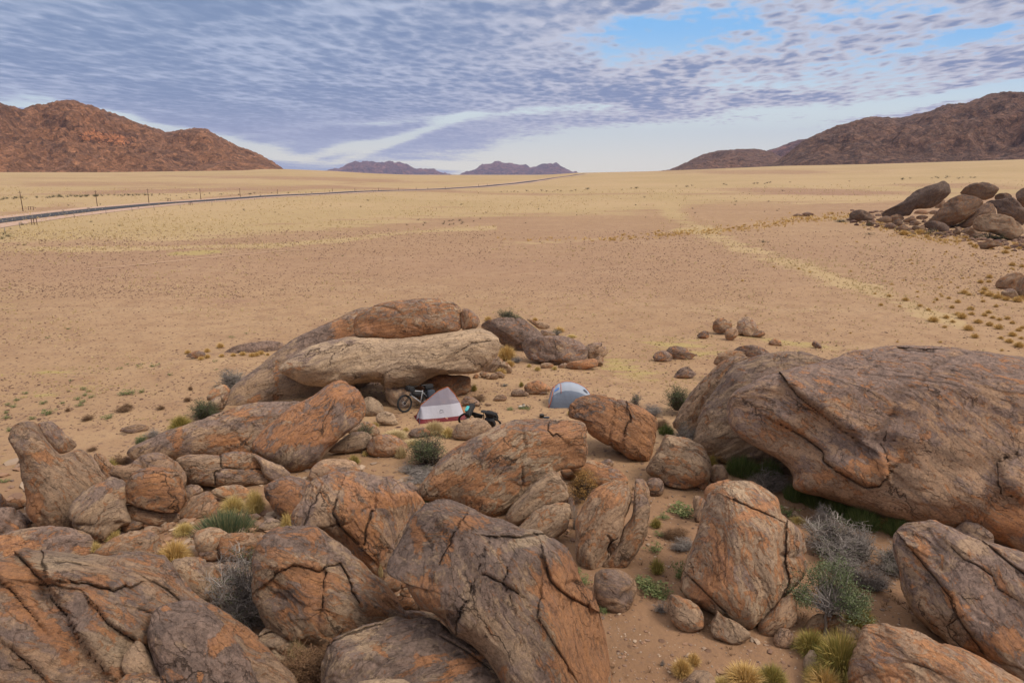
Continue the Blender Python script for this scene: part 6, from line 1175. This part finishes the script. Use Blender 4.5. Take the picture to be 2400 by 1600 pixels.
def straw_keep(X, Y):
    top = np.interp(X, [0, 400, 800, 1000, 1400, 1500, 1700, 2000, 2400], [566, 559, 536, 513, 494, 486, 474, 474, 456]); d, _ = seg_dist(X, Y, [(1560, 460), (1575, 500), (1650, 545), (1760, 590), (1900, 630), (2060, 690), (2200, 740)])
    ds, _ = seg_dist(X, Y, [(-200, 590), (400, 580), (657, 575), (797, 563), (914, 549), (1031, 539), (1160, 535)])
    return np.clip(.9 * sstep(16, -14, Y - top) + .95 * np.exp(-(d / 24) ** 2) + .9 * np.exp(-(ds / 7) ** 2), 0, 1) * np.clip(.65 + 1.0 * fbm(np.stack([X / 120, Y / 22, X * 0 + 4], -1), 3), .03, 1)
X, Y = scatter_px(rng, 42000, -60, 2460, 452, 780, straw_keep); tufts('straw_grass', X, Y, rng.uniform(2.5, 5.5, len(X)) * (.6 + .4 * sstep(450, 560, Y)), 6, ML['pale'], 'sparse pale straw tufts covering the plain', 1.1, .13)
X, Y = scatter_px(rng, 5200, -60, 2460, 570, 930, lambda X, Y: np.clip(fbm(np.stack([X / 160, Y / 60, X * 0 + 8], -1), 3) * 2.2, 0, 1)); tufts('straw_grass', X, Y, rng.uniform(3., 7, len(X)), 9, ML['pale'], 'scattered straw tufts on the bare sand', 1.0, .09)
def green_keep(X, Y):
    return np.clip(blobs(X, Y, [(20, 710, 60, 40, 0, .3), (130, 870, 130, 12, -4, .7), (90, 930, 110, 10, -6, .7), (200, 905, 120, 8, 0, .5), (30, 1080, 60, 16, 0, .6), (1560, 800, 120, 18, 4, .7), (1480, 870, 120, 28, 10, .8), (1650, 830, 150, 14, 0, .6), (1790, 795, 120, 10, 10, .6), (1400, 930, 60, 10, 0, .5), (1960, 815, 120, 10, 8, .7), (400, 985, 60, 8, 0, .6), (1330, 800, 100, 26, 20, .6), (1500, 690, 160, 16, 0, .3), (420, 592, 130, 6, -4, .9)]), 0, 1) * np.clip(.35 + 2.6 * fbm(np.stack([X / 45, Y / 9, X * 0 + 2], -1), 3), 0, 1)
ML['cover'] = leaf_material('yellow_green_cover', [(.34, .28, .07), (.26, .24, .06), (.40, .31, .10)])
X, Y = scatter_px(rng, 42000, -60, 2460, 580, 1100, green_keep); tufts('ground_cover', X, Y, rng.uniform(1.5, 3.5, len(X)), 5, ML['cover'], 'low yellow green plant cover in patches on the sand', 2.2, .2)

def scrub_keep(X, Y):
    d, _ = seg_dist(X, Y, [(1150, 562), (1430, 560), (1500, 556), (1615, 546), (1750, 534), (1850, 518), (1990, 508), (2100, 545), (2250, 565)]); return np.exp(-(d / np.interp(X, [1150, 1600, 2000], [2.5, 6, 9])) ** 2) * np.interp(X, [1150, 1450, 1600], [.15, .5, 1])
X, Y = scatter_px(rng, 9000, 1150, 2420, 500, 600, scrub_keep); tufts('golden_scrub', X, Y, rng.uniform(3, 6.5, len(X)), 9, ML['gold'], 'brown golden scrub lining the way to the far outcrop', 1.3, .13)
X, Y = scatter_px(rng, 1300, 1990, 2420, 495, 600, lambda X, Y: np.exp(-((Y - np.interp(X, [1990, 2100, 2200, 2400], [512, 520, 540, 570])) / 16) ** 2)); pebbles('rubble', X, Y, rng.uniform(5, 15, len(X)), MAT_PEB, 'broken rubble around the foot of the far right outcrop', .6)

X, Y = scatter_px(rng, 1500, 1250, 2300, 1120, 1640, lambda X, Y: np.clip(.45 + 1.4 * fbm(np.stack([X / 70, Y / 50, X * 0 + 3], -1), 3), 0, 1)); pebbles('rubble', X, Y, rng.lognormal(1.75, .45, len(X)).clip(3, 20), MAT_PEB2, 'chips and rubble on the dark sand between the right foreground boulders', .5)
X, Y = scatter_px(rng, 700, 1250, 2150, 1120, 1640, lambda X, Y: np.clip(1.8 * fbm(np.stack([X / 60, Y / 40, X * 0 + 13], -1), 3), 0, 1)); tufts('dry_litter', X, Y, rng.uniform(5, 14, len(X)), 12, ML['rust'], 'dry plant litter on the sand between the right foreground boulders', 1.4, .06)
# ================================================================ the camp
def lerp(a, b, t): return np.asarray(a) * (1 - t) + np.asarray(b) * t
def fabric(name, col, alpha=1., rough=.6):
    m, nb, p = new_mat(name); co = nb.node('ShaderNodeTexCoord').outputs['Object']; n = nb.noise(co, 3., 4)
    nb.put(p.inputs['Base Color'], nb.mix(n, tuple(c * .92 for c in col), tuple(min(1, c * 1.06) for c in col))); p.inputs['Roughness'].default_value = rough
    nb.put(p.inputs['Normal'], nb.bump(nb.noise(co, 5., 3), .03, .6))
    if alpha < 1: p.inputs['Alpha'].default_value = alpha
    return m
M_WHITE = fabric('white_tent_fabric', (.40, .39, .44)); M_MESH = fabric('lilac_tent_mesh', (.40, .36, .43), .50); M_RED = fabric('dark_red_groundsheet', (.15, .02, .026)); M_ORPOLE = plain('orange_tent_pole', (.50, .12, .03), .4)
M_GREYT = fabric('pale_grey_fabric', (.32, .36, .43), .95); M_GREYD = fabric('blue_grey_fabric', (.15, .185, .25)); M_INK = plain('dark_print', (.06, .07, .10), .7); M_BLUEP = plain('blue_print', (.10, .22, .55), .7)
def tent_one():
    A = ghit(*cpt('Q 375,605')); B = ghit(*cpt('Q 890,556')); D = ghit(*cpt('Q 312,517')); zb = min(A[2], B[2], D[2]) + .01
    for q in (A, B, D): q[2] = zb
    E = B + (D - A) * 1.25; O = (A + B + D + E) / 4; root = empty('tent', tuple(O))
    u = (B - A) / np.linalg.norm(B - A); v = (D - A); v = v / np.linalg.norm(v)
    # ridge line: parameter along the length, height
    tr = [0.0, .10, .48, .68, .82, .93, 1.0]; hr = [.0, .60, 1.12, 1.24, .90, .52, .0]
    nt = 41; T = np.unique(np.concatenate([np.linspace(0, 1, nt - 4), tr[1:-1]])); nt = len(T); H = np.interp(T, tr, hr)
    NW = 15; S = np.linspace(0, 1, NW)
    def pt(t, s, side):      # s from base edge (0) to the ridge (1)
        b0 = lerp(A, B, t) if side < 0 else lerp(D, E, t); r = lerp(lerp(A, B, t), lerp(D, E, t), .5); r = r.copy(); r[2] = zb + np.interp(t, T, H)
        q = lerp(b0, r, s); sag = -.05 * math.sin(math.pi * s) * (1 if side else 1); q[2] += .06 * math.sin(math.pi * s) * np.interp(t, T, H); return q
    def panel(name, s0, s1, mat, side, parent, tmask=None):
        V = []; 
        for t in T:
            h = max(np.interp(t, T, H), .02)
            a = s0(t, h) if callable(s0) else s0; b = s1(t, h) if callable(s1) else s1
            a, b = min(a, 1), min(b, 1)
            for s in np.linspace(a, max(a, b), 9): V.append(pt(t, s, side))
        me = np_mesh(name, np.array(V) - O, grid_faces(nt, 9)); return link(name, me, mat, parent)
    fr = lambda hh: (lambda t, h: min(1, hh / h))
    for side in (-1, 1):
        nm = 'front' if side < 0 else 'back'
        panel('groundsheet_edge', 0, fr(.13), M_RED, side, root)
        w = panel('lower_wall', fr(.13), fr(.55), M_WHITE, side, root); panel('mesh_wall', fr(.55), 1, M_MESH, side, root)
        if side < 0:   # small printed mark on the front wall: two peaks over a line of letters
            def m_(t, s, lift=.006):
                h = np.interp(t, T, H); q = pt(t, s, -1) - O; n_ = np.cross(B - A, pt(t, 1, -1) - pt(t, 0, -1)); n_ /= np.linalg.norm(n_); 
                if n_ @ (CP - A) < 0: n_ = -n_
                return q + n_ * lift
            g = Geo()
            g.tube([m_(.44, .30), m_(.458, .345), m_(.47, .355), m_(.485, .33), m_(.50, .325), m_(.52, .305)], .009, 4)
            for i_ in range(9): g.tube([m_(.438 + i_ * .0105, .255), m_(.438 + i_ * .0105 + .003, .275)], .004, 4)
            g.build('printed_mark', M_INK, w)
    g = Geo(); V = np.array([A, B, E, D]) - O; V[:, 2] += .02; g.add(V, [(0, 1, 2, 3)]); g.build('floor', M_RED, root, False)
    for side in (-1, 1):   # poles along the corners and the ridge
        g = Geo(); g.tube([pt(t, 1, side) - O + [0, 0, .02] for t in np.linspace(.085, .955, 24)], .012, 5)
        if side < 0: g.build('ridge_pole', M_ORPOLE, root)
        g = Geo(); c0 = A if side < 0 else D; c1 = B if side < 0 else E
        g.tube([c0 - O, pt(.04, .5, side) - O, pt(.085, 1, side) - O], .013, 5); g.build('corner_pole', M_INK if side < 0 else M_ORPOLE, root)
        g = Geo(); g.tube([c1 - O, lerp(pt(.985, .4, side), c1, .1) - O + u * .02, pt(.93, 1, side) - O], .013, 5); g.build('corner_pole', M_ORPOLE, root)
    for c, dr in ((A, -v), (D, -u + v * .3)):
        g = Geo(); g.tube([c - O + dr * .02, c - O + dr * .22 + [0, 0, -.02]], .008, 4); g.build('guy_strap', M_INK, root)
    tag(root, 'white and purple mesh tent with a dark red base in the sandy camp', 'tent')
    return A, B, D, E, zb
TA, TB, TD, TE, TZ = tent_one()
def tent_two():
    L = ghit(*cpt('Q 1750,438')); Rr = ghit(*cpt('Q 2235,438')); z = min(L[2], Rr[2]); L[2] = Rr[2] = z; u = (Rr - L); W = np.linalg.norm(u); u /= W; w = np.array([-u[1], u[0], 0]); 
    if w[1] < 0: w = -w
    O = (L + Rr) / 2 + w * .5; root = empty('tent', tuple(O)); dep = 1.15; hh = 1.0
    def P(t, a):            # t along the length, a across (0 near base .. 1 far base)
        prof = np.interp(t, [0, .035, .09, .2, .35, .5, .65, .8, .92, 1], [.0, .45, .72, .90, .99, .985, .90, .74, .48, .0])
        half = dep / 2 * np.interp(t, [0, .1, .9, 1], [.9, 1, 1, .6]); ang = math.pi * a
        c = math.cos(ang); s = math.sin(ang); y = -half * np.sign(c) * abs(c) ** .8; zz = hh * prof * s ** .75
        sk = -.06 * (1 - a) * 0
        return L + u * (t * W) + w * (dep / 2 + y) + np.array([0, 0, zz])
    ts = np.linspace(0, 1, 45)
    def band(name, a0, a1, mat):
        V = []
        for t in ts:
            for a in np.linspace(a0, a1, 13): V.append(P(t, a) - O)
        return link(name, np_mesh(name, np.array(V), grid_faces(45, 13)), mat, root)
    aw = .24
    band('lower_wall', 0, aw, M_GREYD); bd = band('canopy', aw, 1 - aw, M_GREYT); band('lower_wall', 1 - aw, 1, M_GREYD)
    g = Geo(); g.tube([P(.0, a) - O + [0, 0, .015] for a in np.linspace(0, 1, 20)], .014, 5)
    g.tube([P(t, .5) - O + np.array([0, 0, .03]) for t in np.linspace(.02, .98, 26)], .012, 5); g.build('long_pole', M_ORPOLE, root)
    g = Geo(); g.tube([P(.005, .02) - O - u * .02, P(.05, .12) - O - u * .03, P(.09, .30) - O - u * .03, P(.13, .5) - O + [0, 0, .03]], .014, 5); g.build('end_pole', M_ORPOLE, root)
    g = Geo(); g.tube([P(.26, a) - O - w * .012 + [0, 0, .01] for a in np.linspace(.20, .48, 9)], .011, 5); g.build('centre_pole', M_ORPOLE, root)
    V = []; 
    for t in np.linspace(.12, .22, 5):
        for a in np.linspace(.30, .36, 4): V.append(P(t, a) - O - w * .014 + [0, 0, .012])
    link('blue_mark', np_mesh('blue_mark', np.array(V), grid_faces(5, 4)), M_BLUEP, bd)
    V = []; c0 = (.80, .36)
    for r_ in np.linspace(0, 1, 4):
        for an in np.linspace(0, 2 * math.pi, 14): V.append(P(c0[0] + .05 * r_ * math.cos(an), c0[1] + .042 * r_ * math.sin(an)) - O - w * .014 + [0, 0, .014])
    link('round_mark', np_mesh('round_mark', np.array(V), grid_faces(4, 14)), M_INK, bd)
    tag(root, 'pale grey blue dome tent with orange poles behind the orange fronted boulder', 'tent')
tent_two()
# ---------------------------------------------------------------- bicycles
M_TYRE = plain('black_rubber', (.018, .018, .018), .9); M_RIM = plain('dark_rim', (.03, .03, .032), .4, .5); M_STEEL = plain('bright_steel', (.45, .45, .47), .35, .8); M_BAG = plain('black_bag_fabric', (.02, .02, .022), .8)
M_BAGB = plain('dark_blue_pannier', (.035, .045, .065), .7); M_SILV = plain('silver_paint', (.42, .43, .46), .4); M_CRED = plain('red_paint', (.45, .03, .06), .5); M_TEAL = plain('teal_paint', (.06, .42, .45), .5); M_BLK = plain('black_metal', (.02, .02, .02), .5)
def bicycle(P1, P2, lean, frame_m, fork_m, label, teal=False, r=.37, steer=12):
    """front wheel stands at P1, rear wheel at P2 (ground points)"""
    d = P2 - P1; wb = np.linalg.norm(d[:2]); ang = math.atan2(-d[1], -d[0])
    mid = (P1 + P2) / 2; root = empty('bicycle', tuple(mid)); root.rotation_euler = (Matrix.Rotation(ang, 3, 'Z') @ Matrix.Rotation(R(lean), 3, 'X')).to_euler()
    f = wb / 2; FW = np.array([f, 0, r]); RW = np.array([-f, 0, r]); BB = np.array([-f + .43, 0, .31]); ST = np.array([-f + .28, 0, .80]); HT = np.array([f - .34, 0, .86]); HB = np.array([f - .29, 0, .70]); SD = np.array([-f + .23, 0, .97]); BR = np.array([f - .40, 0, 1.04])
    def wheel(c, st):
        w = empty('wheel'); w.parent = root; w.location = tuple(c); w.rotation_euler = (0, 0, R(st)); z = (0, 0, 0)
        Geo().ring(z, (0, 1, 0), r - .03, .033, 40, 10).build('tyre', M_TYRE, w); Geo().ring(z, (0, 1, 0), r - .072, .012, 36, 6).build('rim', M_RIM, w)
        g = Geo()
        for i in range(24):
            a = 2 * math.pi * i / 24; e = np.array([math.cos(a), 0, math.sin(a)]); g.tube([e * .02 + [0, .02 * (-1) ** i, 0], e * (r - .075)], .0018, 3)
        g.build('spokes', M_STEEL, w)
        g = Geo(); g.tube([(0, -.05, 0), (0, .05, 0)], .03, 10); g.build('hub', M_BLK, w)
        g = Geo(); g.ring((0, -.04, 0), (0, 1, 0), .08, .012, 24, 4); 
        for i in range(5): a = 2 * math.pi * i / 5; g.tube([(0, -.04, 0), (.08 * math.cos(a), -.04, .08 * math.sin(a))], .007, 4)
        g.build('brake_disc', M_STEEL, w)
    wheel(FW, steer); wheel(RW, 0)
    g = Geo(); g.tube([HB, BB], .025, 10); g.tube([ST * .9 + HT * .0 + BB * .1, HT], .021, 10); g.tube([BB, ST], .018, 8); g.tube([HB - [.0, 0, .04], HT + [0, 0, .05]], .026, 10)
    for s in (-.06, .06): g.tube([RW + [0, s, 0], BB + [0, s * .5, 0]], .012, 6); g.tube([RW + [0, s, 0], ST * .85 + BB * .15 + [0, s * .4, 0]], .010, 6)
    g.build('frame', frame_m, root)
    g = Geo()
    for s in (-.06, .06): g.tube([HB + [.01, s, -.02], FW + [.0, s, 0]], .017, 8)
    g.tube([HB + [0, -.07, 0], HB + [0, .07, 0]], .022, 8); g.build('fork', fork_m, root)
    g = Geo(); g.tube([HT, BR], .016, 8); g.tube([BR + [-.08, -.38, .02], BR + [.02, -.2, .01], BR + [.03, 0, 0], BR + [.02, .2, .01], BR + [-.08, .38, .02]], .014, 8)
    for s in (-1, 1): g.tube([BR + [-.06, s * .34, .02], BR + [.05, s * .30, -.02]], .008, 5)
    g.build('handlebar', M_BLK, root)
    g = Geo(); g.tube([ST, SD], .014, 8); g.build('seat_post', M_BLK, root)
    Geo().box(SD + [-.02, 0, .03], (.27, .13, .06), bev=.35).build('saddle', M_BLK, root)
    g = Geo(); g.ring(BB + [0, -.05, 0], (0, 1, 0), .085, .008, 22, 5); g.tube([BB + [0, -.07, 0], BB + [.12, -.08, -.12]], .012, 6); g.tube([BB + [0, .07, 0], BB + [-.12, .08, .12]], .012, 6)
    g.box(BB + [.12, -.13, -.12], (.09, .09, .02)); g.box(BB + [-.12, .13, .12], (.09, .09, .02)); g.build('crankset', M_BLK, root)
    g = Geo(); g.tube([BB + [0, -.05, .085], RW + [0, -.05, .035]], .005, 4); g.tube([BB + [0, -.05, -.085], RW + [-.01, -.05, -.12], RW + [0, -.05, -.035]], .005, 4); g.build('chain', M_BLK, root)
    # luggage
    g = Geo(); g.tube([BR + [.10, -.27, -.10], BR + [.10, -.26, -.10], BR + [.10, .26, -.10], BR + [.10, .27, -.10]], [.11, .125, .125, .11], 14); g.build('handlebar_roll', M_BAG, root)
    Geo().box(BR + [.18, 0, -.06], (.15, .26, .18)).build('handlebar_pouch', M_TEAL if teal else M_BAG, root)
    g = Geo(); c = (HT + ST + BB + HB) / 4
    tri = [ST * .88 + BB * .12 + [.04, 0, -.01], HT + [-.02, 0, -.04], HB + [-.05, 0, -.02], BB * .55 + HB * .45 + [0, 0, .06], BB * .45 + ST * .55 + [.04, 0, 0]]
    V = [q + np.array([0, s, 0]) for s in (-.035, .035) for q in tri]; m = len(tri)
    g.add(V, [tuple(range(m)), tuple(range(m, 2 * m))[::-1]] + [(i, i + m, (i + 1) % m + m, (i + 1) % m) for i in range(m)]); g.build('frame_bag', M_BAG, root)
    Geo().box(SD + [-.24, 0, -.06], (.40, .20, .23), bev=.3).build('saddle_bag', M_BAG, root)
    g = Geo(); rk = RW + [0, 0, r + .08]
    for s in (-.07, .07): g.tube([RW + [0, s, .02], rk + [-.06, s, 0]], .007, 5); g.tube([rk + [.18, s, 0], rk + [-.2, s, 0]], .007, 5); g.tube([RW + [0, s, .02], rk + [.1, s, 0]], .007, 5)
    g.build('rear_rack', M_BLK, root)
    for s in (-1, 1): Geo().box(RW + [-.02, s * .15, .22], (.36, .18, .40), bev=.22).build('pannier', M_BAGB if not teal else M_BAG, root)
    Geo().box(rk + [0, 0, .06], (.34, .2, .12), bev=.25).build('rack_bag', M_BAG, root)
    tag(root, label, 'bicycle'); return root
F1 = ghit(*cpt('Q 228,480')); R1 = ghit(*cpt('Q 500,432')); dd = (R1 - F1); dd[2] = 0; dd *= 1.14 / np.linalg.norm(dd); bicycle(F1, F1 + dd, 9, M_SILV, M_BLK, 'loaded silver and black bicycle leaning at the rock pillar behind the tent')
F2 = ghit(*cpt('Q 905,606')); R2 = ghit(*cpt('Q 1225,660')); dd = (R2 - F2); dd[2] = 0; dd *= 1.12 / np.linalg.norm(dd); dd = dd + np.array([-.0, 0, 0]); bicycle(F2, F2 + dd, -34, M_BLK, M_TEAL, 'loaded teal and black bicycle right of the white tent behind a round boulder', teal=True, r=.355, steer=30)
# ---------------------------------------------------------------- person sitting in the tent (seen through the mesh)
M_SKIN = plain('skin', (.42, .22, .15), .6); M_CLOTH = plain('dark_clothing', (.035, .035, .045), .9); M_HAT = plain('dark_knit_cap', (.04, .035, .05), .95)
def skinned(name, verts, edges, mat, parent=None, sub=2, loc=(0, 0, 0)):
    me = bpy.data.meshes.new(name); me.from_pydata([v[:3] for v in verts], edges, []); o = link(name, me, mat, parent, loc)
    m = o.modifiers.new('Skin', 'SKIN'); m.use_smooth_shade = True
    for i, v in enumerate(verts):
        r_ = v[3]; me.skin_vertices[0].data[i].radius = (r_, r_ if len(v) < 5 else v[4])
    me.skin_vertices[0].data[0].use_root = True
    s = o.modifiers.new('Sub', 'SUBSURF'); s.levels = s.render_levels = sub
    dg = bpy.context.evaluated_depsgraph_get(); dg.update(); ev = o.evaluated_get(dg); nm = bpy.data.meshes.new_from_object(ev); o.modifiers.clear(); o.data = nm
    if not nm.materials: nm.materials.append(mat)
    nm.polygons.foreach_set('use_smooth', [True] * len(nm.polygons)); return o
def person():
    c = lerp(lerp(TA, TB, .58), lerp(TD, TE, .58), .5); c[2] = TZ + .03
    # facing the camera side, leaning a little, forearms on the lap
    V = [(0, 0, .12, .15, .12), (0, 0, .30, .14, .11), (0, -.01, .46, .17, .12), (0, -.02, .56, .10, .08), (0, -.03, .62, .052), (0, -.04, .68, .07, .075), (0, -.045, .755, .085, .10), (0, -.04, .83, .07, .085),
         (.17, -.02, .52, .06), (.25, -.06, .34, .047), (.16, -.24, .25, .036), (.08, -.31, .25, .026), (-.17, -.02, .52, .06), (-.25, -.06, .34, .047), (-.16, -.24, .25, .036), (-.08, -.31, .25, .026),
         (.10, -.05, .12, .09), (.30, -.32, .20, .07), (.02, -.42, .08, .05), (-.06, -.44, .06, .04), (-.10, -.05, .12, .09), (-.30, -.32, .20, .07), (-.02, -.50, .08, .05), (.07, -.52, .06, .04)]
    E = [(0, 1), (1, 2), (2, 3), (3, 4), (4, 5), (5, 6), (6, 7), (3, 8), (8, 9), (9, 10), (10, 11), (3, 12), (12, 13), (13, 14), (14, 15), (0, 16), (16, 17), (17, 18), (18, 19), (0, 20), (20, 21), (21, 22), (22, 23)]
    root = skinned('person', V, E, M_SKIN, None, 2, tuple(c)); root.rotation_euler = (0, 0, math.atan2(-(TB - TA)[1], -(TB - TA)[0]) + math.pi)
    for s in (-1, 1):  # hands: five short fingers each, loosely curled on the lap
        hv = [(s * .08, -.31, .25, .022, .016), (s * .05, -.345, .245, .024, .014)]; he = [(0, 1)]
        for i, (dx, L) in enumerate([(-.018, .045), (-.006, .052), (.006, .05), (.018, .04)]):
            k = len(hv); hv += [(s * (.05 - .012) + dx, -.365, .24, .008), (s * (.045 - .012) + dx, -.365 - L * .6, .225, .007), (s * .03 + dx, -.36 - L * .7, .205, .006)]; he += [(1, k), (k, k + 1), (k + 1, k + 2)]
        k = len(hv); hv += [(s * .04, -.33, .262, .009), (s * .015, -.35, .262, .007)]; he += [(0, k), (k, k + 1)]
        skinned('hand', hv, he, M_SKIN, root, 1)
    def shell(name, Vs, Es, mat): return skinned(name, Vs, Es, mat, root, 2)
    shell('jacket', [(0, 0, .10, .165, .135), (0, 0, .30, .155, .125), (0, -.01, .46, .185, .135), (0, -.02, .57, .11, .09), (.17, -.02, .52, .075), (.25, -.06, .34, .062), (.16, -.24, .25, .048), (-.17, -.02, .52, .075), (-.25, -.06, .34, .062), (-.16, -.24, .25, .048)], [(0, 1), (1, 2), (2, 3), (3, 4), (4, 5), (5, 6), (3, 7), (7, 8), (8, 9)], M_CLOTH)
    shell('trousers', [(0, 0, .10, .16, .13), (.10, -.05, .12, .105), (.30, -.32, .20, .085), (.02, -.42, .08, .062), (-.10, -.05, .12, .105), (-.30, -.32, .20, .085), (-.02, -.50, .08, .062)], [(0, 1), (1, 2), (2, 3), (0, 4), (4, 5), (5, 6)], M_CLOTH)
    g = Geo(); V = []; F = []
    for i in range(9):
        ph = math.pi / 2 * i / 8
        for j in range(18):
            a = 2 * math.pi * j / 18; V.append((.108 * math.cos(ph) * math.cos(a), -.035 + .125 * math.cos(ph) * math.sin(a), .80 + .115 * math.sin(ph)))
    F = [(i * 18 + j, i * 18 + (j + 1) % 18, (i + 1) * 18 + (j + 1) % 18, (i + 1) * 18 + j) for i in range(8) for j in range(18)]
    g.add(V, F); g.ring((0, -.035, .80), (0, 0, 1), .108, .016, 20, 6); g.build('cap', M_HAT, root)
    for s in (-1, 1):
        Geo().box((s * .032, -.138, .775), (.022, .012, .012), bev=.4).build('eye', M_INK, root); Geo().box((s * .088, -.045, .765), (.02, .035, .055), bev=.4).build('ear', M_SKIN, root)
    Geo().box((0, -.15, .748), (.024, .035, .05), bev=.45).build('nose', M_SKIN, root); Geo().box((0, -.137, .712), (.048, .012, .012), bev=.4).build('mouth', M_CRED, root)
    tag(root, 'person in a dark cap and dark jacket sitting inside the purple mesh tent', 'person')
person()
# ---------------------------------------------------------------- small things on the sand
M_TAN = plain('tan_leather', (.35, .24, .15), .8); M_SOLE = plain('dark_sole', (.05, .04, .035), .9); M_PALEST = plain('pale_upper', (.45, .40, .34), .8)
def shoe(s, rz, mat, label, roll=0.):
    p = ghit(*cpt(s)); root = empty('shoe', (p[0], p[1], p[2] + .01)); root.rotation_euler = (R(roll), 0, R(rz))
    Geo().box((0, 0, .015), (.31, .11, .035), bev=.3).build('sole', M_SOLE, root); g = Geo(); g.box((.05, 0, .06), (.20, .10, .08), bev=.4); g.build('toe_cap', mat, root)
    g = Geo(); g.box((-.09, 0, .085), (.14, .10, .14), bev=.35); g.build('heel', mat, root); Geo().ring((-.08, 0, .15), (0, 0, 1), .04, .012, 16, 6).build('collar', M_SOLE, root)
    tag(root, label, 'shoe')
shoe('Q 1460,432', 200, M_PALEST, 'pale shoe lying on the camp sand left of its dark mate'); shoe('Q 1515,425', 100, M_TAN, 'brown shoe tipped up beside the pale shoe on the camp sand', 55)
p = ghit(*cpt('Q 1672,535')); root = empty('cooking_pot', tuple(p)); g = Geo()
prof = [(.0, 0), (.085, 0), (.095, .02), (.095, .12), (.10, .125), (.09, .14), (.03, .155), (0, .157)]
V = [(r_ * math.cos(a), r_ * math.sin(a), z_) for r_, z_ in prof for a in np.linspace(0, 2 * math.pi, 20, endpoint=False)]; g.add(V, [(i * 20 + j, i * 20 + (j + 1) % 20, (i + 1) * 20 + (j + 1) % 20, (i + 1) * 20 + j) for i in range(7) for j in range(20)]); g.build('pot_body', M_BLK, root)
g = Geo(); g.tube([(.09, 0, .1), (.22, 0, .12)], .012, 6); g.build('handle', M_BLK, root); tag(root, 'small black pot on the sand behind the long tilted boulder', 'pot')
p = ghit(*cpt('Q 1722,540')); g = Geo(); g.box((0, 0, .03), (.26, .12, .06), bev=.3); o = g.build('stuff_sack', M_BAGB, None, True, tuple(p)); tag(o, 'small grey cloth sack lying right of the black pot', 'sack')
# ---------------------------------------------------------------- air
def haze():
    g = Geo(); x, y0, y1, z0, z1 = 16000, -400, 15500, -90, 900
    V = [(-x, y0, z0), (x, y0, z0), (x, y1, z0), (-x, y1, z0), (-x, y0, z1), (x, y0, z1), (x, y1, z1), (-x, y1, z1)]
    g.add(V, [(0, 3, 2, 1), (4, 5, 6, 7), (0, 1, 5, 4), (1, 2, 6, 5), (2, 3, 7, 6), (3, 0, 4, 7)])
    m = bpy.data.materials.new('haze'); m.use_nodes = True; nt = m.node_tree; nt.nodes.remove(nt.nodes['Principled BSDF'])
    v = nt.nodes.new('ShaderNodeVolumePrincipled'); v.inputs['Density'].default_value = 4.8e-5; v.inputs['Color'].default_value = (.60, .63, .97, 1); v.inputs['Anisotropy'].default_value = .1
    nt.links.new(v.outputs[0], nt.nodes['Material Output'].inputs['Volume']); m.volume_intersection_method = 'FAST' if hasattr(m, 'volume_intersection_method') else None
    o = g.build('haze', m, None, False); tag(o, kind='stuff')
haze()
